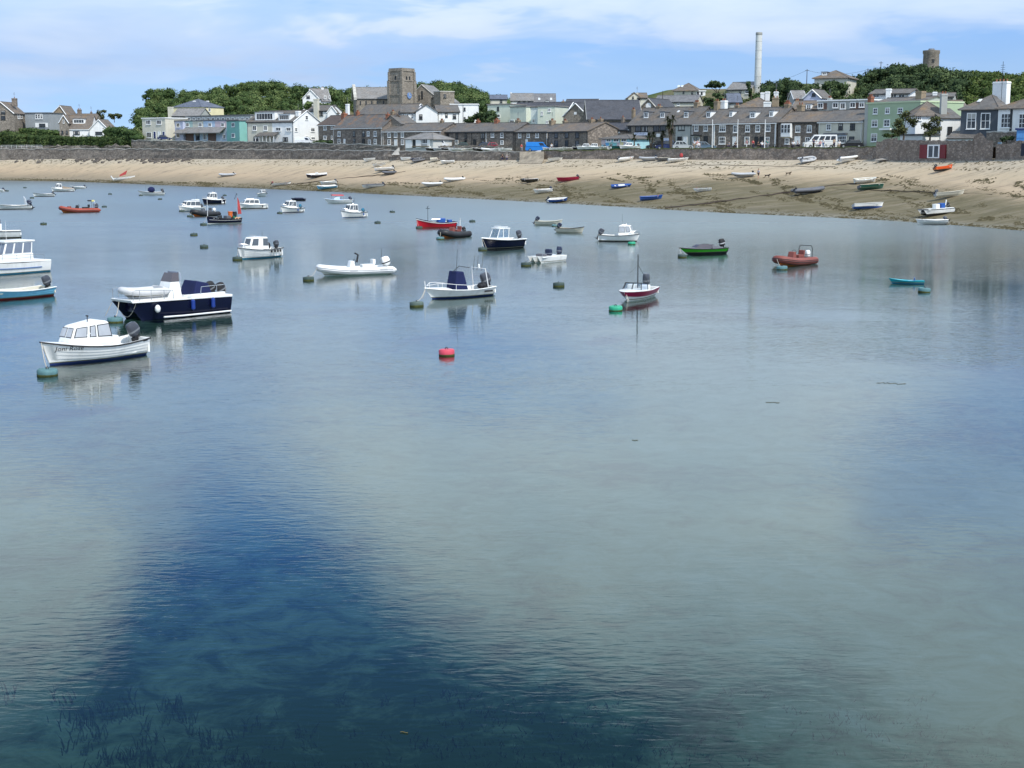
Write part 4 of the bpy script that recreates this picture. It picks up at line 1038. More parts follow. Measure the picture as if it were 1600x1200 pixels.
h = House('dark_grey_house', 'dark grey rendered house with two tall sash windows and hipped roof', 1500.5, 1558, 238, 234, 10, 212, 170, 149, 'hip', DGREY, SLATE, hipin=.6, over=.4)
h.win((1518, 189, 11.5, 24.5, 's22'), (1540, 189, 11.5, 24.5, 's22')).skylight((1531, 159, 5, 4))
h = House('white_sash_house', 'white house with tall sash windows and big white chimney by the blue shed', 1558.5, 1650, 232, 224, 10, 212, 168.5, 146, 'hip', WHITE, SLATE_B, hipin=.6, over=.4)
h.win((1572, 188.5, 11, 22, 's33'), (1600, 189, 11, 22, 's33'), (1627, 189, 11, 22, 's33')).chimney((1565.5, 127.5, 24, 30, .75, 4, WHITE)).panel('downpipe', 1579.5, 1580.6, 170, 205, DARKF, t=.12)
ant = MB(); u_, z_, _ = h.hit(1566, 127, 'f', 6); ant.tube([(u_, 6, z_ - 4), (u_, 6, z_ + 3.2)], .04, 5)
for k in range(5): ant.tube([(u_ - .4, 6, z_ + 1.2 + .35 * k), (u_ + .4, 6, z_ + 1.2 + .35 * k)], .025, 4)
ant.build('aerial', DARKF, h.o)

# ---- roofs and houses behind the right terrace
h = House('brown_back_house', 'brown slate roofs crowded behind the long terrace', 1138, 1216, 330, 326, 12, None, 172, 152.5, 'hip', GRANITE_L, SLATE_B, hipin=.5)
h.chimney((1199.5, 143, 6, 8, .5, 0, WHITE), (1213, 143, 6, 9, .5, 1, WHITE), (1192, 144.5, 6, 8, .5, 0, WHITE), (1199, 159, 10, 8, -.05, 0, WHITE), (1212, 152.5, 9, 9, .1, 2))
h = House('blue_roofed_house', 'small house with blue-grey metal roof behind the terrace chimneys', 1138, 1158, 352, 352, 8, None, 160, 147, 'x', GREYR, SLATE_BL)
h = House('cream_house', 'cream house with grey roof below the skyline beside the tall chimney', 1134, 1171, 438, 434, 10, None, 140.5, 129.5, 'x', CREAM, SLATE_L)
h.win((1167, 143.5, 5, 6), (1156.5, 145, 2.4, 8, 'd12'))
h = House('hipped_villa', 'cream villa with pyramid roof and skylights on the skyline', 1052, 1087.5, 452, 450, 12, None, 141, 130, 'hip', CREAM, SLATE_B, hipin=.5, over=.6)
h.win((1068, 144, 2.4, 4.4, 'd12'), (1081.5, 145.5, 2.4, 4.4, 'd12')).skylight((1060.5, 135.8, 3, 3), (1066, 135.8, 3, 3))
h = House('villa_wing', 'white flat-roofed wing of the pyramid-roofed villa', 1087, 1101, 450, 450, 8, None, 142.5, None, 'flat', WHITE, WHITE)
h.win((1090.5, 145.5, 2.6, 4, 'd12'), (1096.5, 145.5, 2.6, 4, 'd12'))
h = House('long_low_house', 'long low house with plain grey roof below the pyramid-roofed villa', 1022, 1087, 424, 420, 10, None, 160, 150, 'x', CREAM, slatemat('mid_grey_slate', (0.145, 0.145, 0.15), .03))
h.win((1036, 163, 4, 4, 'd21'), (1048, 163, 4, 4, 's21'), (1060, 163, 4, 4, 's21'))
h = House('skyline_cottage', 'small cream gabled cottage on the skyline above the black hall roof', 981, 1000, 446, 446, 10, None, 153, 145.5, 'y', CREAM, SLATE_B)
h.win((989, 152.3, 2.6, 3.4, 'd12')).chimney((995.5, 145, 3, 6, .3, 0, CREAM))
h = House('skyline_cottage', 'long skyline cottage with brown slate roof beside the small cream gable', 996, 1011, 446, 446, 9, None, 153, 146, 'x', CREAM, SLATE_B)
h = House('flat_roofed_flats', 'flat-roofed flats with brown panels and white windows above the cream shop', 1277, 1358, 300, 292, 9, None, 158.5, None, 'flat', GREYR, WHITE, cat='apartments')
h.panel('brown_panel', 1329, 1357, 161, 171, BROWNP, t=.05); h.panel('brown_panel', 1285, 1292, 161, 171, BROWNP, t=.05)
h.win((1282, 165, 7, 8, 's21'), (1305.5, 164.5, 7, 8, 's21'), (1317, 165.5, 7, 10, 's21'), (1332.5, 164, 7, 8, 's21'), (1346.5, 163.5, 7, 8, 's21'), y=-.06).chimney((1296.5, 153, 5, 6, .1, 2, GREYR))
h = House('gabled_house', 'grey gabled house with white edges and one window below the hill', 1254, 1281, 338, 336, 9, None, 153.5, 140.5, 'y', LAV, SLATE, verge=UPVC)
h.win((1271.5, 148, 4.4, 4.6, 'd21'))
h = House('gabled_house_wing', 'low wing with white-edged grey roof left of the grey gable', 1240, 1258, 340, 340, 8, None, 155, 142.5, 'x', GREYR, SLATE_L, verge=UPVC)
h = House('attic_house', 'brown roofed house with white attic window behind the bay-windowed house', 1236, 1276, 302, 300, 9, None, 171, 159, 'x', GRANITE_L, SLATE_B, verge=UPVC)
h.dormer((1263.5, 167.5, 9, 9, WHITE, 's22')).chimney((1246, 157, 5, 6, .5, 2))
h = House('hilltop_house', 'grey hipped-roof house among trees on the skyline', 1270, 1321, 412, 408, 12, None, 121.5, 110.5, 'hip', CREAM, SLATE_B, hipin=.4, over=.6)
h.dormer((1288, 115.5, 9, 5, LEAD, 's21'))
h = House('hill_foot_house', 'white house with dark roof and white chimney at the foot of the hill', 1359, 1417, 306, 302, 9, None, 147, 141, 'x', WHITE, SLATE, over=.5)
h.win((1369, 150, 9, 5, 's21'), (1396, 150, 9, 5, 's21'), (1409, 150, 9, 5, 's21')).chimney((1389, 138.5, 7, 14, -.05, 0, WHITE))
h = House('grey_roofed_house', 'grey slate roof with white chimney behind the mossy hipped roof', 1443, 1487, 298, 296, 9, None, 152, 146.5, 'x', GREYR, SLATE)
h.chimney((1461, 143.5, 6, 8, .1, 0, WHITE))
h = House('garden_lean_to', 'low lean-to with dark slate roof behind the garden wall', 1482, 1524, 236, 234, 5, 222, 217.5, 206, 'mono', WHITE, SLATE)
h = House('low_white_shed', 'low white shed behind the garden wall under the trees', 1407, 1442, T(1407, 1442, 6)[0], T(1407, 1442, 6)[1], 5, 226, 212, None, 'flat', WHITE, FELT, cat='shed')
b_ = House('blue_shed', 'bright blue timber shed at the foot of the white house', 1589, 1612, 219, 218, 4, 220, 203, None, 'flat', pm('bright_blue_board', (0.09, 0.27, 0.58), .5, .1), BLUEP, cat='shed')
for k in range(5): b_.panel('board', 1589.3 + 4.5 * k, 1593.4 + 4.5 * k, 203.5, 216, pm('bright_blue_board', (0.09, 0.27, 0.58), .5, .1), t=.05)

# ---- garden walls at the right end of the beach
strip_wall('garden_wall', 'stepped stone wall end with parapet beside the sage green house', 1369, 1401, lambda p: wallD(p) - 1.5, lambda p: footZ(p) - 1, lambda p: zat(800, 216 if p > 1376 else 222, wallD(p)), .8, STONE_WALL_B, None)
gw = strip_wall('garden_wall', 'tall brown stone garden wall with glazed doors and maroon shutters', 1401, 1551, lambda p: wallD(p) - 1.5, lambda p: footZ(p) - 1, lambda p: zat(800, 219.5 if p < 1520 else (219.5 - 14 * max(0, 1 - abs(p - 1529) / 14)), wallD(p)), .8, STONE_WALL_B, None, step=4, jit=.06)
strip_wall('garden_wall', 'brown stone wall with dark boathouse door beside the narrow gap', 1556, 1700, lambda p: wallD(p) - 1, lambda p: footZ(p) - 1, lambda p: zat(800, 224.5 if p < 1584 else 220, wallD(p)), .8, STONE_WALL_B, None, jit=.06)
strip_wall('garden_wall', 'back garden wall of stone below the white sash house', 1540, 1600, lambda p: wallD(p) + 6, lambda p: footZ(p) - 1, lambda p: zat(800, 207, wallD(p) + 6), .6, STONE_WALL_B, COPING, jit=.06)
def wallthing(px0, px1, py0, py1, name, mat, t0, t1, parent=None):
    """a leaf standing t0..t1 metres proud of the garden wall, running along it"""
    mid = (px0 + px1) / 2; D_ = wallD(mid) - 1.62
    z1, z0 = zat(mid, py0, D_), zat(mid, py1, D_)
    A_, B_ = (Vector((xof(p, wallD(p) - 1.62), wallD(p) - 1.62, 0)) for p in (px0, px1))
    n_ = Vector((B_.y - A_.y, A_.x - B_.x, 0)).normalized()
    q_ = [A_ + n_ * t1, B_ + n_ * t1, B_ + n_ * t0, A_ + n_ * t0]
    return MB().hexa([p + Vector((0, 0, z0)) for p in q_], [p + Vector((0, 0, z1)) for p in q_]).build(name, mat, parent)
fd = wallthing(1450, 1469, 226, 247, 'glazed_door', UPVC, -.1, .14); tag(fd, 'white glazed double door in the stone garden wall', 'door')
wallthing(1452.2, 1458.5, 228, 245.5, 'pane', GLASS, .1, .16, fd); wallthing(1460.7, 1467, 228, 245.5, 'pane', GLASS, .1, .16, fd)
for x0, x1, lab in ((1438, 1449.5, 'maroon wooden shutter folded back left of the glazed door'), (1469.5, 1478.5, 'maroon wooden shutter folded back right of the glazed door')):
    sh = tag(wallthing(x0, x1, 226, 247.5, 'shutter', REDP, -.1, .16), lab, 'shutter')
    for k in range(4): wallthing(x0 + .5 + (x1 - x0 - .5) * k / 4, x0 + (x1 - x0) * (k + 1) / 4, 226.8, 246.8, 'plank', REDP, .1, .19, sh)
tag(wallthing(1593, 1612, 224, 244, 'boathouse_door', pm('dark_door_paint', (.012, .016, .03), .5, .15), -.7, -.3), 'dark boathouse door in the stone wall', 'door')
tag(wallthing(1550.5, 1556, 222, 238, 'garden_gate', pm('pale_blue_gate', (.22, .33, .42), .6, .1), -1.0, -.9), 'narrow pale blue gate between two stone walls', 'gate')

# ---- tall chimney and round tower
p = at(1182, 200, 436); zb = groundZ(1182, 436)
zt = zat(1184, 46, 436)
st = tag(empty('incinerator_chimney', (p.x, p.y, zb - .2)), 'tall slender white chimney stack rising above the terrace roofs', 'chimney')
MB().lathe([(1.06, 0), (.94, zt - zb - 1.5)], 24).build('shaft', pm('stack_white', (0.60, 0.61, 0.58), .7, .10, .3, stain=.5), st)
for k in range(1, 7): MB().lathe([(1.075 - .0165 * k, 0), (1.075 - .0165 * k, .10)], 24, c=(0, 0, (zt - zb) * k / 7.3)).build('band', GREYR, st)
MB().lathe([(.93, 0), (.99, .15), (.99, .7), (.9, .9)], 24, c=(0, 0, zt - zb - 1.52)).build('cap', pm('stack_cap', (.33, .33, .30), .7, .15), st)
p = at(1454, 110, 474); zb = zat(1454, 106, 474)
rt = tag(empty('round_tower', (p.x, p.y, zb - 5)), 'round stone tower on the wooded hilltop', 'tower')
tm = MB(); tm.lathe([(2.75, 0), (2.62, 5), (2.5, 9.3), (2.72, 9.6), (2.72, 10.5), (2.3, 10.55)], 28)
tm.build('wall', GRANITE_L, rt)
MB().lathe([(2.2, 10.4), (1.0, 10.75), (.9, 11.1)], 16).build('roof', LEAD, rt)
MB().box(-.35, .35, -2.75, -2.45, 6.6, 7.6).build('window', DARKF, rt)

# ------------------------------------------------------------------ boats
GEL = pm('white_gelcoat', (0.80, 0.80, 0.77), 0.3, 0.05, 1.5, spec=.5, stain=.26)
SLIME = pm('waterline_slime', (0.15, 0.15, 0.085), .7, .35, 5)
CREAMG = pm('cream_gelcoat', (0.60, 0.57, 0.47), 0.35, 0.07, 1.5, stain=.15)
NAVY = pm('navy_gelcoat', (0.005, 0.007, 0.026), 0.22, 0.1, 1.5, spec=.5)
DNAVY = pm('dark_navy_paint', (0.010, 0.012, 0.035), 0.35, 0.15, 1.5)
BLUEG = pm('blue_boat_paint', (0.02, 0.09, 0.34), 0.35, 0.12, 1.5)
LBLUE = pm('light_blue_paint', (0.16, 0.45, 0.62), 0.35, 0.1, 1.5)
TEALB = pm('teal_antifoul', (0.02, 0.16, 0.26), 0.6, 0.15, 1.5)
NAVYB = pm('navy_antifoul', (0.012, 0.03, 0.13), 0.6, 0.15, 1.5)
BLACKB = pm('black_antifoul', (0.018, 0.018, 0.02), 0.6, 0.2, 1.5)
REDB = pm('red_boat_paint', (0.52, 0.015, 0.03), 0.32, 0.1, 1.5)
CRIM = pm('crimson_gelcoat', (0.28, 0.012, 0.06), 0.3, 0.12, 1.5)
DRED = pm('dark_red_paint', (0.20, 0.015, 0.02), 0.5, 0.1, 1.5)
ORNG = pm('orange_hull_paint', (0.62, 0.14, 0.025), 0.45, 0.12, 1.5)
SALM = pm('salmon_hypalon', (0.22, 0.062, 0.048), 0.6, 0.12, 1.2)
ORT = pm('orange_hypalon', (0.33, 0.06, 0.036), 0.6, 0.12, 1.2)
BLKT = pm('black_hypalon', (0.022, 0.022, 0.024), 0.5, 0.2, 1.2)
GREYT = pm('grey_hypalon', (0.44, 0.45, 0.46), 0.55, 0.08, 1.2)
DGREYT = pm('dark_grey_hypalon', (0.12, 0.125, 0.14), 0.55, 0.12, 1.2)
WHT = pm('white_hypalon', (0.74, 0.74, 0.72), 0.5, 0.06, 1.2)
LIME = pm('lime_green_paint', (0.05, 0.42, 0.02), 0.3, 0.1, 1.5)
RUBBER = pm('black_rubber', (0.02, 0.02, 0.022), 0.6, 0.15, 3)
ENG = pm('outboard_grey', (0.06, 0.066, 0.08), 0.3, 0.12, 3)
ENGB = pm('outboard_navy', (0.02, 0.028, 0.06), 0.3, 0.12, 3)
CANV = pm('navy_canvas', (0.006, 0.012, 0.065), 0.85, 0.15, 2)
STEEL = pm('stainless_steel', (0.62, 0.62, 0.62), 0.25, 0.06, 2, metal=.8)
ALUM = pm('white_tube', (0.75, 0.75, 0.74), 0.35, 0.05, 2)
ROPE = pm('pale_rope', (0.48, 0.44, 0.36), 0.9, 0.15, 6)
GRP = pm('grey_floor', (0.27, 0.265, 0.245), 0.7, 0.12, 2)
WOOD = pm('varnished_wood', (0.28, 0.15, 0.07), 0.5, 0.15, 3)
TINT = pm('smoked_screen', (0.10, 0.09, 0.10), 0.06, 0.1, 1)
m, q = newmat('clear_screen')
p_ = q.n('ShaderNodeBsdfGlossy'); p_.inputs['Roughness'].default_value = .04
t_ = q.n('ShaderNodeBsdfTransparent'); t_.inputs[0].default_value = (.82, .86, .88, 1)
x_ = q.n('ShaderNodeMixShader'); x_.inputs[0].default_value = .16
q.l(t_.outputs[0], x_.inputs[1]); q.l(p_.outputs[0], x_.inputs[2])
o_ = q.n('ShaderNodeOutputMaterial'); q.l(x_.outputs[0], o_.inputs[0])
CLEAR = m
m, q = newmat('cabin_glass')
finish(q, (0.09, 0.105, 0.12), .06, 0, .6)
CGLASS = m

class Hull:
    def __init__(self, parent, L, B, fb=.5, bow=.8, stern=.55, draft=.22, transom=.82, rake=.35, full=2.2, mats=None,
                 strake=RUBBER, inner=GEL, floor=.12, deck=None, deckm=None, planks=0, rim=.07, wl=.07, open_=True, name='hull', y0=0.0, sr=.035):
        self.p = (L, B, fb, bow, stern, draft, transom, rake, full); self.y0 = y0
        bot, top = mats or (NAVYB, GEL)
        ts = [0, .06, .14, .24, .34, .44, .54, .63, .71, .78, .84, .89, .93, .965, .99, 1.0]
        mb = MB(); self.ts = ts
        port, star = [], []
        rows_mat = None
        for t in ts:
            zs, zk = self.zs(t), self.zk(t)
            sw = (wl - zk) / (zs - zk)
            ss = [(0, 0), (sw * .5, 0), (sw, 0), (sw + .045 / (zs - zk), 0)]
            mt = [0, 0, 2]
            n = planks if planks else 4
            for k in range(1, n + 1):
                s = sw + (1 - sw) * k / n
                if planks and k < n:
                    o = .022 * (1 - smooth(.8, 1, t)); ss += [(s - .004, 0), (s, o)]; mt += [1, 1]
                else:
                    ss.append((s, 0)); mt.append(1)
            rows_mat = mt
            port.append([self.pt(t, s, 1, o) for s, o in ss]); star.append([self.pt(t, s, -1, o) for s, o in ss])
        ip = [[mb.vert(p) for p in r] for r in port]; is_ = [[mb.vert(p) for p in r] for r in star]
        for k in range(len(ts) - 1):
            for j in range(len(ip[0]) - 1):
                mb.face((ip[k][j], ip[k][j + 1], ip[k + 1][j + 1], ip[k + 1][j]), rows_mat[j], True)
                mb.face((is_[k][j], is_[k + 1][j], is_[k + 1][j + 1], is_[k][j + 1]), rows_mat[j], True)
        for j in range(len(ip[0]) - 1):
            mb.face((ip[0][j], is_[0][j], is_[0][j + 1], ip[0][j + 1]), rows_mat[j])
        self.o = mb.build(name, [bot, top, SLIME], parent)
        # rubbing strake along the sheer
        if strake:
            pts = [self.pt(t, 1, 1) for t in ts[::-1]]
            sb = MB(); sb.tube([self.pt(t, .985, 1, sr * .6) for t in ts] + [self.pt(t, .985, -1, sr * .6) for t in ts[::-1]], sr, 6)
            sb.build('rubbing_strake', strake, parent)
        # inside
        if open_:
            ib = MB(); A, Bq = [], []
            for t in ts[:-2]:
                zs = self.zs(t); s_f = (floor - self.zk(t)) / (zs - self.zk(t))
                yo = abs(self.pt(t, 1, 1).y - y0); yi = max(.012, yo - rim); yf = max(.008, min(yi * .9 - .02, abs(self.pt(t, min(1, max(0, s_f)), 1).y - y0) - .04)); x = self.pt(t, 1, 1).x; xf_ = self.pt(t, min(1, max(0, s_f)), 1).x - .03
                for sgn, lst in ((1, A), (-1, Bq)):
                    lst.append([Vector((x, y0 + sgn * yo, zs)), Vector((x, y0 + sgn * yi, zs + .012)), Vector((xf_, y0 + sgn * yf, floor)), Vector((xf_, y0, floor))])
            for lst, sgn in ((A, 1), (Bq, -1)):
                ids = [[ib.vert(p) for p in r] for r in lst]
                for k in range(len(ids) - 1):
                    for j in range(3):
                        f = (ids[k][j], ids[k][j + 1], ids[k + 1][j + 1], ids[k + 1][j])
                        ib.face(f[::-1] if sgn > 0 else f, 0 if j < 2 else 1, False)
            ib.face([ib.vert(p) for p in (A[0][1], A[0][2], Bq[0][2], Bq[0][1])], 0)
            ib.box(-L / 2 - .005, -L / 2 + .09, y0 - abs(A[0][1].y - y0), y0 + abs(A[0][1].y - y0), floor, self.zs(0) - .02, 0)
            self.io = ib.build('interior', [inner, GRP if inner is not RUBBER else RUBBER], parent)
        if deck is not None:
            db = MB(); rows = []
            tt = [deck + (1 - deck) * k / 8 for k in range(9)]
            for t in tt:
                e = self.pt(t, 1, 1); y = max(.01, abs(e.y - y0) - .01); z = e.z + .02
                cam_ = .10 * y
                rows.append([(e.x, y0 + y, z), (e.x, y0 + y * .5, z + cam_ * .75), (e.x, y0, z + cam_), (e.x, y0 - y * .5, z + cam_ * .75), (e.x, y0 - y, z)])
            ids = [[db.vert(p) for p in r] for r in rows]
            for k in range(8):
                for j in range(4):
                    db.face((ids[k][j + 1], ids[k][j], ids[k + 1][j], ids[k + 1][j + 1]), 0, True)
            r0 = rows[0]; s_f = (floor - self.zk(deck)) / (self.zs(deck) - self.zk(deck)); yb_ = max(.02, abs(self.pt(deck, s_f, 1).y - y0) - .05)
            db.face([db.vert(p) for p in (r0[0], r0[1], r0[2], r0[3], r0[4])] + [db.vert((r0[4][0], y0 - yb_, floor)), db.vert((r0[0][0], y0 + yb_, floor))], 0)
            db.build('foredeck', deckm or GEL, parent)
    def zs(self, t):
        L, B, fb, bow, stern = self.p[:5]
        return fb + (bow - fb) * max(0, (t - .35) / .65) ** 1.8 + (stern - fb) * max(0, (.35 - t) / .35) ** 1.5
    def zk(self, t):
        d = self.p[5]
        return -d + (d - .02) * max(0, (t - .72) / .28) ** 2
    def hb(self, t):
        L, B, transom, full = self.p[0], self.p[1], self.p[6], self.p[8]
        if t < .45: return B / 2 * (transom + (1 - transom) * smooth(-.1, .45, t))
        return B / 2 * max(.012, 1 - ((t - .45) / .55) ** full)
    def pt(self, t, s, side=1, off=0.0):
        L, rake = self.p[0], self.p[7]
        e = .38 + .55 * smooth(.35, 1, t)
        zs, zk = self.zs(t), self.zk(t)
        y = self.hb(t) * (max(s, 0) ** e) + off
        return Vector((-L / 2 + L * t - rake * (1 - s) * smooth(.55, 1, t), self.y0 + side * y, zk + (zs - zk) * s))
    def side(self, x, z):
        lo, hi = 0.0, 1.0
        for _ in range(30):
            t = (lo + hi) / 2; s = (z - self.zk(t)) / (self.zs(t) - self.zk(t)); s = min(1, max(0, s))
            if self.pt(t, s).x < x: lo = t
            else: hi = t
        return self.pt(t, s).y

def patch(mb, c, u0, u1, v0, v1, off=.012, mat=0, th=.012):
    c = [Vector(p) for p in c]
    n = (c[1] - c[0]).cross(c[3] - c[0]).normalized()
    def P(u, v): return (c[0] * (1 - u) + c[1] * u) * (1 - v) + (c[3] * (1 - u) + c[2] * u) * v
    f = [P(u, v) + n * off for u, v in ((u0, v0), (u1, v0), (u1, v1), (u0, v1))]
    b = [p - n * th for p in f]
    mb.hexa(b, f, mat)
def cabin(parent, x0, x1, wa, wf, z0, z1, rf=.3, ra=.1, tum=.12, mat=GEL, sidew=(), vb=(.38, .85), front=((.08, .92),), aft=(), bev=.09, zf=None, glass=CGLASS, frame=RUBBER, name='cabin', roof=None, z0f=None):
    zf = z1 if zf is None else zf; z0f = z0 if z0f is None else z0f
    b = [Vector((x0, -wa, z0)), Vector((x1, -wf, z0f)), Vector((x1, wf, z0f)), Vector((x0, wa, z0))]
    k = 1 - tum
    t = [Vector((x0 + ra, -wa * k, z1)), Vector((x1 - rf, -wf * k, zf)), Vector((x1 - rf, wf * k, zf)), Vector((x0 + ra, wa * k, z1))]
    o = MB().hexa(b, t).build(name, mat, parent)
    if bev: bevel(o, bev, 3, 20)
    fr = .012 if frame else 0
    def win(c, u0, u1, v0, v1):
        w = MB()
        eu, ev = .02, .035
        if frame: patch(w, c, u0 - eu, u1 + eu, v0 - ev, v1 + ev, .010, 0)
        patch(w, c, u0, u1, v0, v1, .020, 1)
        w.build('window', [frame or mat, glass], o)
    star = [b[0], b[1], t[1], t[0]]; port = [b[2], b[3], t[3], t[2]]; fro = [b[1], b[2], t[2], t[1]]; back = [b[3], b[0], t[0], t[3]]
    for u0, u1 in sidew:
        win(star, u0, u1, *vb); win(port, 1 - u1, 1 - u0, *vb)
    for u0, u1 in front: win(fro, u0, u1, *vb)
    for u0, u1 in aft: win(back, u0, u1, *vb)
    if roof:
        ov, th, rm = roof
        r = MB().hexa([(x0 + ra - ov, -wa * k - ov * .6, z1), (x1 - rf + ov, -wf * k - ov * .6, zf), (x1 - rf + ov, wf * k + ov * .6, zf), (x0 + ra - ov, wa * k + ov * .6, z1)],
                      [(x0 + ra - ov, -wa * k - ov * .6, z1 + th), (x1 - rf + ov, -wf * k - ov * .6, zf + th), (x1 - rf + ov, wf * k + ov * .6, zf + th), (x0 + ra - ov, wa * k + ov * .6, z1 + th)]).build('cabin_roof', rm, parent)
        bevel(r, .03, 2, 20)
    return o
def outboard(parent, x, z, sc=1.0, mat=ENG, tilt=45, y=0.0, band=None):
    rings = []
    for zz, rx, ry, cx in ((.0, .15, .11, 0), (.05, .22, .15, -.01), (.18, .27, .165, -.02), (.36, .265, .16, -.02), (.50, .235, .145, 0), (.56, .17, .11, .03), (.575, .08, .05, .05)):
        rings.append([((cx + rx * math.copysign(abs(math.cos(a)) ** .75, math.cos(a))) * sc, ry * math.copysign(abs(math.sin(a)) ** .75, math.sin(a)) * sc, zz * sc) for a in [2 * math.pi * j / 14 for j in range(14)]])
    mb = MB(); mb.loft(rings)
    o = mb.build('outboard_motor', mat, parent, (x + .06 * sc, y, z + .06 * sc), rot=(0, R(tilt), 0))
    lg = MB(); lg.hexa([(-.09 * sc, -.05 * sc, -.58 * sc), (.09 * sc, -.05 * sc, -.58 * sc), (.09 * sc, .05 * sc, -.58 * sc), (-.09 * sc, .05 * sc, -.58 * sc)], [(-.13 * sc, -.09 * sc, .02), (.13 * sc, -.09 * sc, .02), (.13 * sc, .09 * sc, .02), (-.13 * sc, .09 * sc, .02)])
    lg.tube([(-.28 * sc, 0, -.56 * sc), (.2 * sc, 0, -.56 * sc)], [.03 * sc, .05 * sc], 6); lg.box(.08 * sc, .2 * sc, -.1 * sc, .1 * sc, -.3 * sc, -.05 * sc)
    lg.build('leg', RUBBER, o)
    if band or sc > .75:
        band = band or pm('cowling_grey', (.16, .17, .18), .35, .1, 3); bb = MB(); bb.loft([[(p[0] * 1.012, p[1] * 1.02, p[2]) for p in rings[2]], [((p[0] * .5 + q_[0] * .5) * 1.012, (p[1] * .5 + q_[1] * .5) * 1.02, (p[2] * .6 + q_[2] * .4)) for p, q_ in zip(rings[2], rings[3])]])
        bb.build('cowling_band', band, o)
    return o
def rail(parent, pts, r=.018, mat=STEEL, name='rail', posts=(), closed=False):
    mb = MB(); mb.tube(pts, r, 6, 0)
    o = mb.build(name, mat, parent)
    for a, b in posts: MB().tube([a, b], r * .9, 5).build('stanchion', mat, o)
    return o
def slab(parent, name, mat, x0, x1, y0, y1, z0, z1, bev=.02):
    o = MB().box(x0, x1, y0, y1, z0, z1).build(name, mat, parent)
    return bevel(o, bev, 2) if bev else o
def thwarts(parent, xs, w, z, mat=WOOD):
    for x in xs: slab(parent, 'thwart', mat, x - .12, x + .12, -w, w, z - .03, z, .008)

def slope_quat(px, py):
    p = onbeach(px, py)
    e = .8
    def zz(x, y): return beachZ(pxof(x, y), y)
    n = Vector((-(zz(p.x + e, p.y) - zz(p.x - e, p.y)) / (2 * e), -(zz(p.x, p.y + e) - zz(p.x, p.y - e)) / (2 * e), 3.2)).normalized()
    return p, Vector((0, 0, 1)).rotation_difference(n)
AFLOAT = 'boats moored in the harbour'
ASHORE = 'small boats lying on the beach'
def boat(name, label, px, py, heading, cat='boat', ashore=False, lift=.22, roll=0, group=None, trim=0):
    if ashore:
        p, q_ = slope_quat(px, py)
        o = empty(name, p)
        o.rotation_mode = 'QUATERNION'
        o.rotation_quaternion = q_ @ Matrix.Rotation(R(heading), 4, 'Z').to_quaternion() @ Matrix.Rotation(R(roll), 4, 'X').to_quaternion()
        o.location = p + Vector((0, 0, lift + .05))
    else:
        o = empty(name, onwater(px, py)); o.rotation_euler = (R(roll), R(-trim), R(heading))
    return tag(o, label, cat, group or (ASHORE if ashore else AFLOAT))
def line_to(parent, a, b, sag=.1, r=.012, mat=ROPE, name='mooring_line'):
    a, b = Vector(a), Vector(b)
    pts = [a.lerp(b, k / 8) - Vector((0, 0, sag * 4 * (k / 8) * (1 - k / 8))) for k in range(9)]
    MB().tube(pts, r, 5).build(name, mat, parent)
def fender(parent, x, y, z, mat=GEL, r=.11, h=.5):
    MB().lathe([(.03, 0), (r, .09), (r, h - .09), (.03, h)], 10).build('fender', mat, parent, (x, y, z))
def lettering(parent, text, hull, x0, z, size, mat, side=1):
    """flat letters laid on the hull side, reading from the stern to the bow or back"""
    cu = bpy.data.curves.new('lettering', 'FONT'); cu.body = text; cu.size = size; cu.resolution_u = 2
    to = bpy.data.objects.new('tmp_text', cu)
    dg = bpy.context.evaluated_depsgraph_get()
    COL.objects.link(to); dg.update()
    me = bpy.data.meshes.new_from_object(to.evaluated_get(dg))
    bpy.data.objects.remove(to)
    for v in me.vertices:
        x = x0 - v.co.x * side; zz = z + v.co.y
        v.co = (x, side * (hull.side(x, zz) + .030), zz)
    me.materials.clear(); me.materials.append(mat)
    return link('name_lettering', me, parent)

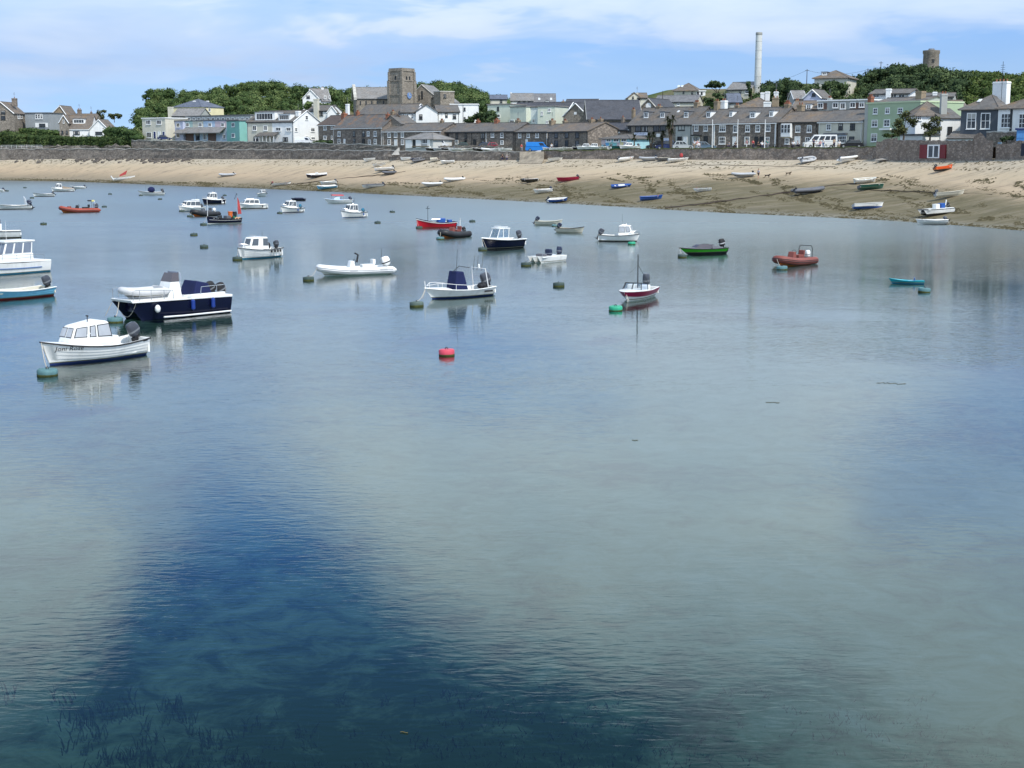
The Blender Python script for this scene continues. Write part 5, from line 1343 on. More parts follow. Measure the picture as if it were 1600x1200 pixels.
# --- kinds that repeat
def cuddy(o, L=4.4, B=1.75, mats=None, strake=RUBBER, cab=None, eng=True, win=((.10, .34), (.42, .56), (.64, .92)), ch=1.15, fb=.52, bow=.85, planks=0, motor=ENG, tilt=40, inner=GEL, front=((.06, .46), (.54, .94)), wx=(-.12, .26), cabm=GEL, msc=.9, glass=CGLASS):
    h_ = Hull(o, L, B, fb, bow, fb + .08, mats=mats or (NAVYB, GEL), strake=strake, deck=.52, planks=planks, inner=inner)
    x0, x1 = L * wx[0], L * wx[1]
    cabin(o, x0, x1, B * .42, B * .27, fb - .02, fb + ch, .42, .10, .10, cabm, win, (.36, .84), front, z0f=fb + (bow - fb) * .35, glass=glass)
    if eng: outboard(o, -L / 2, fb + .06, msc, motor, tilt)
    slab(o, 'seat', GEL, -L * .42, -L * .30, -B * .36, B * .36, .12, .42)
    for s_ in (-1, 1):
        rail(o, [(x0 + .25, s_ * B * .30, fb + ch), (x0 + .28, s_ * B * .30, fb + ch + .07), (x1 - .75, s_ * B * .22, fb + ch + .07), (x1 - .72, s_ * B * .22, fb + ch)], .018, STEEL, 'grab_rail')
        rail(o, [(L * .47, s_ * .04, bow + .32), (L * .40, s_ * B * .20, bow + .30), (L * .28, s_ * B * .36, bow + .14)], .016, STEEL, 'pulpit', [((L * .40, s_ * B * .20, bow - .05), (L * .40, s_ * B * .20, bow + .30)), ((L * .47, s_ * .04, bow), (L * .47, s_ * .04, bow + .32))])
    if rnd.random() < .7: MB().tube([(x0 + .3, B * .12, fb + ch), (x0 + .3, B * .12, fb + ch + rnd.uniform(.5, 1.3))], [.014, .007], 5).build('aerial', DARKF, o)
    if rnd.random() < .6: fender(o, -L * rnd.uniform(.05, .3), B * .53, fb - .42, rnd.choice((GEL, BLUEG, RUBBER)), .08, .36)
    line_to(o, (L * .30, 0, bow), (L * .44, .05, bow + .02), -.05, .02, ROPE, 'coiled_rope')
    return h_
def dinghy(o, L=3.4, B=1.45, mats=None, strake=RUBBER, fb=.42, bow=.62, eng=True, motor=ENG, tilt=45, inner=GEL, thw=GEL, planks=0, msc=.8, cover=None, full=2.2, y=0):
    h_ = Hull(o, L, B, fb, bow, fb + .04, .16, mats=mats or (GEL, GEL), strake=strake, planks=planks, inner=inner, rake=.28, full=full)
    thwarts(o, (-L * .30, L * .02, L * .25), B * .36, fb - .12, thw)
    if eng: outboard(o, -L / 2, fb + .05, msc, motor, tilt)
    for s_ in (-1, 1):
        if rnd.random() < .55: MB().tube([(-L * .3, s_ * B * .22, fb - .05), (L * .28, s_ * B * .18, fb + .02)], .022, 5).build('oar', WOOD, o)
    if rnd.random() < .5: MB().ball((L * .3, 0, fb - .02), (.16, .14, .14), 0, 8, 6).build('gear_bag', rnd.choice((RUBBER, ORNG, BLUEG)), o)
    return h_
def rib(o, L=4.5, B=1.9, r=.23, tube=BLKT, hullm=ORNG, stripe=None, console=True, cmat=GEL, eng=True, motor=ENG, tilt=20, arch=None, floorz=.2, bowz=.38, msc=1.0, band=None, seat=True):
    pts, out = [], []
    def path(k):
        # k from -1 (starboard stern) over 0 (bow) to 1 (port stern)
        a = abs(k)
        if a > .45: x = -L / 2 + (1 - a) / .55 * L * .62; y = B / 2 - r
        else:
            th = (a / .45) * math.pi / 2
            x = -L / 2 + L * .62 + (L * .38 - r) * math.cos(th) ** .85; y = (B / 2 - r) * math.sin(th) ** .8
        z = .30 + bowz * max(0, (x + L * .1) / (L * .6)) ** 2
        return Vector((x, math.copysign(y, k), z))
    ks = [-1 + 2 * j / 36 for j in range(37)]
    pts = [path(k) for k in ks]
    # closed cone ends
    e0, e1 = pts[0] + Vector((-.35, 0, 0)), pts[-1] + Vector((-.35, 0, 0))
    mb = MB(); mb.tube([e0, pts[0] + Vector((-.1, 0, 0))] + pts + [pts[-1] + Vector((-.1, 0, 0)), e1], [r * .35, r * .95] + [r] * 37 + [r * .95, r * .35], 12)
    mb.build('tube', tube, o)
    if stripe:
        for dz in (-.05, .07):
            sp_ = []
            for j, p in enumerate(pts):
                d = pts[min(36, j + 1)] - pts[max(0, j - 1)]; n = Vector((d.y, -d.x, 0)).normalized()
                if n.dot(Vector((p.x * .2, p.y, 0))) < 0 and abs(p.y) > .05: n = -n
                if abs(p.y) <= .05: n = Vector((1, 0, 0))
                sp_.append(p + n * (r * .985) + Vector((0, 0, dz)))
            MB().tube(sp_, .028, 5).build('rubbing_band', stripe, o)
    Hull(o, L * .93, B - r * 1.1, .26, .30 + bowz * .55, .26, .2, .9, .45, 2.0, mats=(hullm, hullm), strake=None, open_=False)
    fl = MB(); n = 12
    top = [(-L / 2 + .05, -B / 2 + r * 1.2), (-L / 2 + .05, B / 2 - r * 1.2), (L * .14, B / 2 - r * 1.2), (L * .30, B / 2 - r * 1.9), (L * .38, 0.02), (L * .30, -B / 2 + r * 1.9), (L * .14, -B / 2 + r * 1.2)]
    ids = [fl.vert((x, y, floorz)) for x, y in top]; fl.face(ids[::-1])
    fl.build('deck_floor', GRP, o)
    slab(o, 'transom', cmat, -L / 2 - .02, -L / 2 + .1, -B / 2 + r * 1.1, B / 2 - r * 1.1, .05, .55, .01)
    if console:
        cx = L * .02
        c_ = MB().hexa([(cx - .25, -.32, floorz), (cx + .3, -.32, floorz), (cx + .3, .32, floorz), (cx - .25, .32, floorz)], [(cx - .18, -.28, floorz + .78), (cx + .12, -.28, floorz + .78), (cx + .12, .28, floorz + .78), (cx - .18, .28, floorz + .78)]).build('console', cmat, o)
        bevel(c_, .05, 3)
        MB().tube([Vector((cx - .28, .2 * math.cos(a), floorz + .72 + .2 * math.sin(a))) for a in [2 * math.pi * j / 12 for j in range(13)]], .018, 5).build('steering_wheel', RUBBER, c_)
    if seat:
        slab(o, 'seat', cmat, -L * .30, -L * .12, -.26, .26, floorz, floorz + .5, .05); slab(o, 'backrest', cmat, -L * .31, -L * .27, -.26, .26, floorz + .48, floorz + .85, .03)
    if eng: outboard(o, -L / 2, .5, msc, motor, tilt, band=band)
    if arch:
        h_, am = arch; y = B / 2 - r; x = -L * .40
        MB().tube([(x, -y, .4), (x - .05, -y * .95, .4 + h_ * .8), (x - .05, -y * .8, .4 + h_), (x - .05, y * .8, .4 + h_), (x - .05, y * .95, .4 + h_ * .8), (x, y, .4)], .03, 7).build('arch', am, o)
    return o
def inflatable(o, L=3.0, B=1.5, tube=GREYT, eng=True, motor=RUBBER, r=.20, tilt=40):
    rib(o, L, B, r, tube, tube, None, False, tube, eng, motor, tilt, None, .12, .20, .62, None, False)
    thwarts(o, (L * .05,), B / 2 - r, .34, GRP)

# ---- the near boats
o = boat('cabin_boat', 'white clinker-style cabin boat named on the bow, blue bottom and grey outboard', 144, 562, 231)
hj = Hull(o, 5.1, 1.95, .66, 1.06, .80, .25, .84, .42, 2.1, (NAVYB, GEL), RUBBER, GEL, .15, .50, GEL, planks=5)
cj = cabin(o, -.75, 1.45, .82, .52, .62, 1.78, .36, .26, .13, GEL, ((.06, .36), (.44, .56), (.66, .93)), (.42, .86), ((.08, .45), (.55, .92)), zf=1.62, z0f=.82, bev=.16, glass=pm('pale_cabin_glass', (.42, .44, .47), .08, .1))
cr = MB().hexa([(-.95, -.86, .60), (1.75, -.42, .80), (1.75, .42, .80), (-.95, .86, .60)], [(-.95, -.80, .76), (1.70, -.38, .92), (1.70, .38, .92), (-.95, .80, .76)]).build('coachroof_base', GEL, o); bevel(cr, .05, 3)
lettering(o, 'Joni Rose', hj, 2.0, .62, .28, RUBBER)
tx_ = MB(); tx_.tube([(.15, 0, 1.66), (.15, 0, 2.0)], .02, 6); tx_.tube([(.15, -.09, 1.97), (.15, .09, 1.97)], .025, 6); tx_.build('cabin_light', RUBBER, o)
outboard(o, -2.42, .80, 1.12, ENG, 26)
slab(o, 'seat', GEL, -1.9, -1.3, -.7, .7, .15, .52, .05); slab(o, 'helm_seat', GEL, -1.05, -.75, .1, .6, .15, 1.05, .06)
MB().tube([hj.pt(.03 + .008 * k, .93, 1, .012) for k in range(7)], .028, 5).build('maker_plate', RUBBER, o)
line_to(o, (2.5, 0, .98), (2.4, .15, .15), .05, .02, STEEL); line_to(o, (2.45, .02, .95), (2.2, .1, .1), .08, .014)

o = boat('catamaran_workboat', 'navy catamaran workboat with white deck, rails and blue canvas cover', 268, 493, 228)
for s_ in (-1, 1):
    Hull(o, 6.6, 1.02, .92, 1.02, .88, .25, .96, .85, 3.2, (NAVY, NAVY), None, GEL, .5, open_=False, name='hull', y0=s_ * .74, wl=-.1)
    MB().tube([(-3.2, s_ * 1.235, .10), (0, s_ * 1.235, .10), (1.3, s_ * 1.18, .12)], .05, 6).build('boot_stripe', GEL, o)
br_ = MB().box(-3.25, 2.55, -.72, .72, .42, .9).build('bridge_deck', NAVY, o)
dk = MB().hexa([(-3.32, -1.27, .90), (3.15, -1.05, 1.0), (3.15, 1.05, 1.0), (-3.32, 1.27, .90)], [(-3.32, -1.27, 1.05), (3.25, -1.0, 1.16), (3.25, 1.0, 1.16), (-3.32, 1.27, 1.05)]).build('deck', GEL, o); bevel(dk, .04, 2)
for s_ in (-1, 1): slab(o, 'coaming', GEL, -2.9, -.2, s_ * 1.05 - .12, s_ * 1.05 + .12, 1.04, 1.22, .04)
c_ = MB().hexa([(-.35, -.62, 1.05), (.55, -.62, 1.08), (.55, .62, 1.08), (-.35, .62, 1.05)], [(-.25, -.55, 1.95), (.3, -.5, 1.95), (.3, .5, 1.95), (-.25, .55, 1.95)]).build('console', GEL, o); bevel(c_, .06, 3)
ws = MB().hexa([(-.22, -.54, 1.94), (.30, -.5, 1.94), (.30, .5, 1.94), (-.22, .54, 1.94)], [(-.25, -.46, 2.42), (.10, -.4, 2.42), (.10, .4, 2.42), (-.25, .46, 2.42)]).build('windscreen', TINT, o)
rail(o, [(-.3, -.58, 1.5), (-.3, -.56, 2.35), (-.22, -.5, 2.45), (-.22, .5, 2.45), (-.3, .56, 2.35), (-.3, .58, 1.5)], .025, STEEL, 'grab_frame')
cv_ = MB().hexa([(-2.3, -.75, 1.06), (-1.0, -.75, 1.06), (-1.0, .75, 1.06), (-2.3, .75, 1.06)], [(-2.15, -.6, 1.72), (-1.35, -.6, 1.9), (-1.35, .6, 1.9), (-2.15, .6, 1.72)]).build('canvas_cover', CANV, o); bevel(cv_, .05, 2)
for s_ in (-1, 1):
    rail(o, [(.6, s_ * 1.15, 1.1), (.65, s_ * 1.15, 1.55), (1.6, s_ * 1.12, 1.62), (2.9, s_ * 1.02, 1.7), (3.1, s_ * .98, 1.66)], .02, STEEL, 'bow_rail', [((x, s_ * y, 1.1), (x, s_ * y, z)) for x, y, z in ((1.2, 1.13, 1.58), (2.0, 1.09, 1.64), (2.7, 1.04, 1.68), (3.08, .99, 1.66))])
    rail(o, [(-1.2, s_ * 1.15, 1.2), (-1.25, s_ * 1.15, 1.6), (-2.3, s_ * 1.15, 1.62), (-2.9, s_ * 1.1, 1.62), (-3.0, s_ * 1.1, 1.1)], .022, STEEL, 'stern_rail', [((-2.3, s_ * 1.15, 1.1), (-2.3, s_ * 1.15, 1.62))])
    outboard(o, -3.25, 1.0, 1.15, RUBBER, 25, s_ * .5)
MB().ball((0, 0, 0), (.16, .16, .22), 0, 12, 8).build('ball_fender', GEL, o, (1.75, 1.28, .62))
for x in (-.55, -1.9): fender(o, x, 1.32, .35, pm('blue_fender', (.008, .035, .22), .4, .1), .12, .62)
line_to(o, (2.9, 1.0, 1.05), (3.0, -.3, .35), .45, .016); line_to(o, (3.1, -.9, 1.1), (3.5, -1.15, .2), 0, .014)
tr_ = o
tend = empty('inflatable_tender'); tend.location = o.matrix_world @ Vector((0, 0, 0))
tend.location = o.location + Matrix.Rotation(R(228), 3, 'Z') @ Vector((2.0, 0, 1.18)); tend.rotation_euler = (0, 0, R(228))
tag(tend, 'pale grey inflatable tender lashed on the catamaran foredeck', 'inflatable'); inflatable(tend, 2.5, 1.5, pm('pale_grey_hypalon', (.58, .58, .58), .5, .06), False)

o = boat('console_boat', 'white centre-console boat with tall blue canvas cover and rod rack', 714, 464, 219)
hb_ = Hull(o, 5.0, 1.95, .5, .72, .6, .2, .88, .6, 2.0, (NAVYB, GEL), GEL, GEL, .2, .68, GEL)
cv_ = MB().hexa([(-.6, -.5, .3), (.55, -.5, .3), (.55, .5, .3), (-.6, .5, .3)], [(-.25, -.42, 1.62), (.32, -.42, 1.66), (.32, .42, 1.66), (-.25, .42, 1.62)]).build('canvas_cover', CANV, o); bevel(cv_, .07, 3)
outboard(o, -2.5, .62, 1.35, ENG, 22); MB().ball((-1.9, .1, .62), (.3, .3, .22), 0).build('stowed_buoy', RUBBER, o)
rail(o, [(2.35, 0, .85), (1.8, .45, .98), (1.2, .66, .95), (.5, .75, .86), (-.2, .8, .8)], .018, ALUM, 'bow_rail', [((1.8, .46, .62), (1.8, .45, .98)), ((.6, .74, .55), (.6, .74, .87))])
rail(o, [(2.35, 0, .85), (1.8, -.45, .98), (1.2, -.66, .95), (.5, -.75, .86), (-.2, -.8, .8)], .018, ALUM, 'bow_rail', [((1.8, -.46, .62), (1.8, -.45, .98)), ((.6, -.74, .55), (.6, -.74, .87))])
rail(o, [(2.45, 0, .7), (2.5, 0, 1.15)], .03, ALUM, 'bow_post')
rail(o, [(-1.9, -.8, .6), (-1.75, -.75, 1.75), (-1.7, .75, 1.75), (-1.9, .8, .6)], .03, ALUM, 'arch')
MB().tube([(-1.0, 0, 1.8), (-.2, 0, 1.95), (.35, 0, 1.6)], .02, 5).build('boom', DARKF, o)
rl = MB()
for k, (x, y) in enumerate(((-1.7, -.5), (-1.72, -.15), (-1.75, .3), (.2, .2))): MB().tube([(x, y, 1.6 if x < 0 else 1.6), (x - .12, y, 2.55 if x < 0 else 3.0)], [.016, .007], 5).build('fishing_rod', DARKF, o)
MB().lathe([(.06, 0), (.07, .2), (.02, .26)], 8).build('lantern', GEL, o, (-1.72, .05, 1.75))
slab(o, 'sponsor_panel', RUBBER, -2.2, -1.55, .86, .885, .28, .38, 0)
line_to(o, (2.45, 0, .6), (2.9, .3, .1), .02)

o = boat('rigid_inflatable', 'white rigid inflatable with white console and pale outboard', 551, 429, 208)
rib(o, 5.7, 2.1, .27, WHT, GEL, pm('grey_band', (.45, .46, .47), .5, .05), True, GEL, True, GEL, 18, None, .25, .34, 1.25, RUBBER)
slab(o, 'jockey_seat', GEL, -.2, .9, -.3, .3, .25, .5, .05); MB().tube([(-.35, 0, .9), (-.45, 0, 1.45), (-.2, 0, 1.6)], .07, 6).build('covered_wheel', RUBBER, o)
MB().tube([(-2.2, .3, .8), (-2.25, .3, 1.9)], [.015, .008], 5).build('aerial', RUBBER, o)
for x in (.3, -2.1): slab(o, 'tube_patch', GREYT, x - .3, x + .3, 1.02, 1.058, .32, .45, 0)

o = boat('pilothouse_boat', 'white pilothouse catamaran with blue hull stripe and yellow fender at the frame edge', 14, 427, 235)
for s_ in (-1, 1):
    hp = Hull(o, 6.0, 1.0, .80, .98, .80, .25, .95, .7, 3.0, (TEALB, GEL), None, GEL, .5, open_=False, y0=s_ * .68)
    MB().tube([hp.pt(t, .62, s_, .012) for t in hp.ts[2:10]], .045, 5).build('hull_stripe', pm('stripe_blue', (.06, .13, .30), .4, .05), o)
slab(o, 'bridge_deck', GEL, -2.9, 2.3, -.7, .7, .42, .8, 0)
dk = MB().hexa([(-3.0, -1.18, .78), (2.9, -.98, .92), (2.9, .98, .92), (-3.0, 1.18, .78)], [(-3.0, -1.18, .92), (2.95, -.94, 1.06), (2.95, .94, 1.06), (-3.0, 1.18, .92)]).build('deck', GEL, o); bevel(dk, .04, 2)
cabin(o, -1.6, 1.5, .98, .78, .9, 1.5, .35, 0, .06, GEL, (), (.3, .8), (), bev=.08, z0f=1.0)
cabin(o, -1.5, .95, .90, .74, 1.45, 2.35, .35, -.15, .10, GEL, ((.05, .32), (.37, .64), (.70, .95)), (.10, .93), ((.03, .32), (.35, .65), (.68, .97)), bev=.03, roof=(.16, .12, GEL), glass=pm('blue_grey_glass', (.16, .19, .24), .06, .1), frame=GEL)
for s_ in (-1, 1): rail(o, [(2.8, s_ * .5, 1.6), (2.6, s_ * .85, 1.6), (1.2, s_ * 1.02, 1.5), (0, s_ * 1.08, 1.42), (-2.4, s_ * 1.1, 1.36)], .02, STEEL, 'side_rail', [((x, s_ * y, .95), (x, s_ * y, z)) for x, y, z in ((2.6, .85, 1.6), (1.2, 1.02, 1.5), (0, 1.08, 1.42), (-1.2, 1.09, 1.39), (-2.4, 1.1, 1.36))])
MB().ball((2.75, .15, 1.2), .17).build('ball_fender', pm('yellow_fender', (.66, .42, .08), .5, .1), o); slab(o, 'anchor_roller', DARKF, 2.7, 3.1, -.12, .12, 1.02, 1.14, .02)
MB().tube([(.2, .2, 2.4), (.2, .2, 4.0)], [.015, .006], 5).build('aerial', ALUM, o); slab(o, 'deck_hatch', RUBBER, .9, 1.2, .35, .62, 1.5, 1.53, 0)

o = boat('open_boat', 'light blue open boat with dark red bottom and grey outboard', 22, 466, 234)
Hull(o, 5.2, 1.8, .5, .75, .58, .2, .86, .3, 2.1, (DRED, LBLUE), GEL, CREAMG, .2, planks=4)
thwarts(o, (-1.2, .2, 1.3), .62, .42, CREAMG); outboard(o, -2.6, .6, 1.1, ENG, 20)

o = boat('open_boat', 'white open boat with tubular arch and navy outboard', 20, 327, 205)
Hull(o, 5.6, 1.9, .6, .85, .65, .22, .88, .4, 2.1, (BLACKB, GEL), RUBBER, GEL, .25)
rail(o, [(-2.0, -.8, .6), (-1.9, -.75, 1.6), (-1.7, -.5, 1.95), (-1.7, .5, 1.95), (-1.9, .75, 1.6), (-2.0, .8, .6)], .035, ALUM, 'arch'); outboard(o, -2.75, .68, 1.3, ENGB, 30); thwarts(o, (-.6, 1.0), .75, .5, GEL)

o = boat('motor_cruiser', 'white motor cruiser with black rubbing strake half out of frame', -12, 372, 200)
Hull(o, 5.8, 2.1, .75, .95, .75, .3, .9, .5, 2.2, (BLACKB, GEL), RUBBER, GEL, .3, .45, GEL)
cabin(o, -1.0, 2.0, .85, .45, .75, 1.5, .9, 0, .1, GEL, ((.1, .3), (.4, .6)), (.35, .8), ((.1, .9),), z0f=.85, bev=.08)
MB().hexa([(-.9, -.7, 1.5), (.6, -.6, 1.5), (.6, .6, 1.5), (-.9, .7, 1.5)], [(-.9, -.6, 1.95), (-.2, -.5, 1.95), (-.2, .5, 1.95), (-.9, .6, 1.95)]).build('windscreen', TINT, o)
MB().tube([(1.2, .3, 1.4), (1.2, .3, 2.6)], .01, 4).build('aerial', ALUM, o)

o = boat('rigid_inflatable', 'orange rigid inflatable with black bands, grey engine and small yellow flag', 122, 332, 212)
rib(o, 5.6, 2.1, .32, ORT, ORNG, BLKT, True, RUBBER, True, ENG, 8, (1.25, STEEL), .3, .5, 1.3)
slab(o, 'bow_locker', SALM, 1.0, 1.5, -.25, .25, .25, .95, .05)
MB().box(-2.5, -2.1, -.02, .02, 1.55, 1.8).build('flag', pm('yellow_flag', (.7, .65, .2), .8, .1), o); slab(o, 'life_raft', RUBBER, -2.0, -1.5, -.3, .3, 1.62, 1.8, .05)

o = boat('open_boat', 'small white open boat with dark rim and grey outboard beside the far cuddy', 68, 307, 210); dinghy(o, 4.1, 1.6, (BLACKB, GEL), RUBBER, .5, .75)
o = boat('cabin_boat', 'white cuddy boat with long cockpit cover near the beach end', 98, 299, 202); cuddy(o, 5.0, 1.9, (BLACKB, GEL), GEL, ch=1.2, wx=(0.02, .34)); MB().hexa([(-2.3, -.7, .55), (0, -.75, .55), (0, .75, .55), (-2.3, .7, .55)], [(-2.2, -.3, .75), (0, -.4, 1.15), (0, .4, 1.15), (-2.2, .3, .75)]).build('canvas_cover', pm('tan_canvas', (.25, .2, .15), .9, .1), o)
o = boat('open_boat', 'small white dinghy with dark outboard behind the far cuddy', 122, 295, 200); dinghy(o, 3.4, 1.5, (GEL, GEL), GEL, .5, .7, motor=ENGB)
o = boat('open_boat', 'white boat stern cut by the left edge of the picture', -6, 300, 180); dinghy(o, 3.6, 1.5, (GEL, GEL), GEL, .5, .7, motor=ENGB)
o = boat('console_boat', 'white tri-hull boat with rounded navy canvas and thin mast', 236, 305, 208)
Hull(o, 5.2, 1.9, .6, .95, .62, .2, .9, .75, 2.2, (GEL, GEL), RUBBER, GEL, .2, .6, GEL); MB().ball((-.1, 0, 1.1), (.75, .62, .62), 0, 14, 8).build('canvas_cover', CANV, o); outboard(o, -2.55, .7, 1.1, ENG, 30); MB().tube([(1.1, 0, .8), (1.1, 0, 2.6)], .015, 5).build('mast', STEEL, o)
o = boat('cabin_boat', 'white cuddy with raised aft roof beside the black inflatable', 298, 330, 232); cuddy(o, 4.6, 1.9, (TEALB, GEL), GEL, ch=1.05, win=((.05, .33), (.40, .66), (.74, .95)), wx=(-.3, .3)); slab(o, 'roof_rack', GEL, -1.4, -.6, -.5, .5, 1.62, 1.78, .04)
o = boat('cabin_boat', 'navy hulled cuddy with white cabin behind the fishing boat', 333, 319, 222); cuddy(o, 4.2, 1.8, (NAVY, NAVY), GEL, ch=1.2, fb=.75, bow=1.05)
o = boat('rigid_inflatable', 'black rigid inflatable with orange bottom alongside the fishing boat', 318, 338, 236); rib(o, 4.6, 2.0, .33, BLKT, ORNG, None, True, DGREYT, True, GEL, 30, None, .3, .55, 1.0)
o = boat('fishing_boat', 'dark navy fishing boat with red furled sail, orange bin and numbered bow', 349, 349, 216)
hf = Hull(o, 4.5, 1.75, .62, .98, .66, .25, .86, .15, 2.1, (GEL, DNAVY), RUBBER, DGREYT, .2, .72, DGREYT, wl=.05)
MB().tube([(2.1, 0, .9), (2.1, 0, 3.2)], [.035, .02], 6).build('foremast', ALUM, o); MB().tube([(-2.0, 0, .6), (-2.0, 0, 3.6)], [.04, .03], 6).build('mizzen_mast', STEEL, o)
MB().loft([[(-2.02, -.02, 1.1), (-2.55, -.02, 1.15), (-2.55, .02, 1.15), (-2.02, .02, 1.1)], [(-2.02, -.02, 2.6), (-2.3, -.02, 2.6), (-2.3, .02, 2.6), (-2.02, .02, 2.6)], [(-2.02, -.02, 3.2), (-2.1, -.02, 3.2), (-2.1, .02, 3.2), (-2.02, .02, 3.2)]], 0, False).build('red_sail', pm('red_sailcloth', (.42, .06, .06), .85, .2, 2), o)
MB().tube([(-2.0, 0, 3.55), (-1.9, .1, 3.75), (-1.55, .15, 3.0)], .03, 5).build('gaff', DARKF, o)
MB().lathe([(.26, 0), (.30, .6), (.33, .62), (.33, .72)], 12).build('orange_bin', ORNG, o, (-1.05, -.1, .75)); MB().lathe([(.24, 0), (.26, .55)], 10).build('black_bin', RUBBER, o, (-1.55, .15, .9))
slab(o, 'green_crate', pm('green_crate', (.02, .17, .1), .6, .1), -1.75, -1.25, -.4, .3, .55, .9, .02); slab(o, 'pot_stack', DGREYT, -.9, -.3, -.6, .4, .45, .95, .04); slab(o, 'hauler', DARKF, .4, .9, .2, .6, .5, 1.05, .03)
for k in range(4): MB().ball((-1.3 - .2 * k, .80, .62 + .08 * (k % 2)), .11, 0, 8, 6).build('float', pm('peach_float', (.7, .42, .25), .6, .1), o)
lettering(o, 'SC 148', hf, 1.55, .62, .22, GEL)
MB().tube([(2.0, .25, .52), (.6, .78, .42), (-.8, .86, .40), (-2.1, .74, .42)], .015, 4).build('white_line', GEL, o)
o = boat('cabin_boat', 'long low white cabin cruiser beside the red furled sail', 395, 326, 205); cuddy(o, 4.6, 1.8, (BLACKB, GEL), GEL, ch=.85, fb=.62, bow=.9, win=((.08, .32), (.40, .62), (.70, .92)), wx=(-.22, .36), eng=False)
o = boat('cabin_boat', 'small white half-decker with its bow to the beach side', 411, 307, 300); cuddy(o, 3.6, 1.6, (GEL, GEL), RUBBER, ch=.8, win=((.2, .5),), eng=False)
o = boat('cabin_boat', 'white cuddy with bow turned to the quay near the navy tender', 455, 332, 234); cuddy(o, 4.3, 1.8, (NAVYB, GEL), RUBBER, ch=1.15, fb=.6, bow=.95, motor=TEALB)
o = boat('open_boat', 'small navy covered tender afloat behind the white cuddy', 466, 314, 175); dinghy(o, 2.6, 1.3, (NAVY, DNAVY), RUBBER, .38, .5, False, inner=DNAVY, thw=DNAVY); MB().hexa([(-1.2, -.5, .42), (1.0, -.4, .45), (1.0, .4, .45), (-1.2, .5, .42)], [(-.8, -.2, .6), (.6, -.2, .6), (.6, .2, .6), (-.8, .2, .6)]).build('canvas_cover', DNAVY, o)
o = boat('cabin_boat', 'white cuddy with bright teal bottom, row of black fenders and two motors', 403, 403, 235)
hh = cuddy(o, 4.7, 1.85, (pm('bright_teal', (.015, .20, .33), .5, .1), GEL), RUBBER, ch=1.1, fb=.72, bow=1.0, planks=5, win=((.06, .30), (.62, .92)), front=((.2, .8),), wx=(-.14, .30), motor=RUBBER, tilt=15, msc=.95)
outboard(o, -2.0, .95, .8, ENG, 0, .35); MB().ball((0, 0, 0), (.28, .24, .34)).build('stowed_cover', RUBBER, o, (-1.0, .2, 1.0))
for x in (-.75, -1.15, -1.5, -1.8): MB().ball((x, .94, .58), (.09, .07, .13), 0, 8, 6).build('fender', RUBBER, o)
o = boat('canopy_boat', 'blue and white half-cabin boat with red striped canopy', 528, 318, 200)
Hull(o, 4.9, 1.85, .62, .9, .62, .2, .9, .7, 2.2, (GEL, GEL), GEL, SKYR, .2, .35, pm('sky_blue_deck', (.28, .47, .72), .4, .06)); cabin(o, -.2, 1.0, .72, .5, .7, 1.2, .6, 0, .15, SKYR, (), front=((.1, .9),), bev=.04)
cn = MB().hexa([(-.9, -.7, 1.35), (1.1, -.6, 1.4), (1.1, .6, 1.4), (-.9, .7, 1.35)], [(-.9, -.6, 1.5), (1.1, -.5, 1.55), (1.1, .5, 1.55), (-.9, .6, 1.5)]).build('canopy', pm('red_canvas', (.55, .05, .05), .8, .1), o)
for x, y in ((-.85, .65), (-.85, -.65), (1.0, .55), (1.0, -.55)): MB().tube([(x, y, .6), (x, y, 1.4)], .02, 5).build('canopy_post', STEEL, o)
outboard(o, -2.4, .66, 1.0, ENGB, 40)
o = boat('cabin_boat', 'white cuddy with blue waterline between the two far mooring buoys', 551, 340, 228); cuddy(o, 4.3, 1.8, (pm('mid_blue_antifoul', (.02, .13, .35), .5, .1), GEL), RUBBER, ch=1.15, fb=.68, bow=1.0, motor=TEALB)
o = boat('fishing_boat', 'red open fishing boat with white sheer stripe, blue engine box and wind vane mast', 681, 356, 203)
hr_ = Hull(o, 4.9, 1.75, .62, 1.15, .72, .25, .8, .12, 2.0, (REDB, REDB), None, CANV, .25, .7, CANV)
for sg in (-1, 1):
    for z_, mt, rr_ in ((.93, GEL, .05), (1.0, NAVY, .045)): MB().tube([hr_.pt(t, z_, sg, .012) for t in hr_.ts], rr_, 6).build('sheer_stripe', mt, o)
slab(o, 'engine_box', BLUEG, -1.1, -.2, -.4, .4, .3, 1.15, .05); slab(o, 'stern_box', BLUEG, -2.0, -1.5, -.35, .35, .3, .95, .04); rail(o, [(.7, .5, .75), (.7, .5, 1.05), (-.3, .6, 1.05)], .02, STEEL)
MB().tube([(1.0, 0, .8), (1.0, 0, 2.55)], [.03, .02], 6).build('mast', DARKF, o); MB().tube([(.75, 0, 2.3), (1.25, 0, 2.3)], .03, 5).build('wind_vane', DARKF, o); MB().tube([(1.0, -.25, 2.45), (1.0, .25, 2.6)], .03, 5).build('wind_vane', DARKF, o)
o = boat('rigid_inflatable', 'black rigid inflatable with orange hull and white light mast', 707, 371, 234); rib(o, 4.2, 1.9, .33, BLKT, ORNG, None, True, SALM, True, RUBBER, 20, None, .3, .42, .9)
MB().tube([(-1.8, -.4, .5), (-1.85, -.4, 1.85), (-1.7, -.3, 1.95)], .04, 6).build('light_mast', GEL, o)
o = boat('pilothouse_boat', 'navy hulled angling boat with white wheelhouse roof on slim pillars', 783, 388, 224)
Hull(o, 5.0, 1.95, .85, 1.10, .85, .25, .9, .4, 2.2, (NAVY, NAVY), GEL, GEL, .3, .62, GEL, sr=.06)
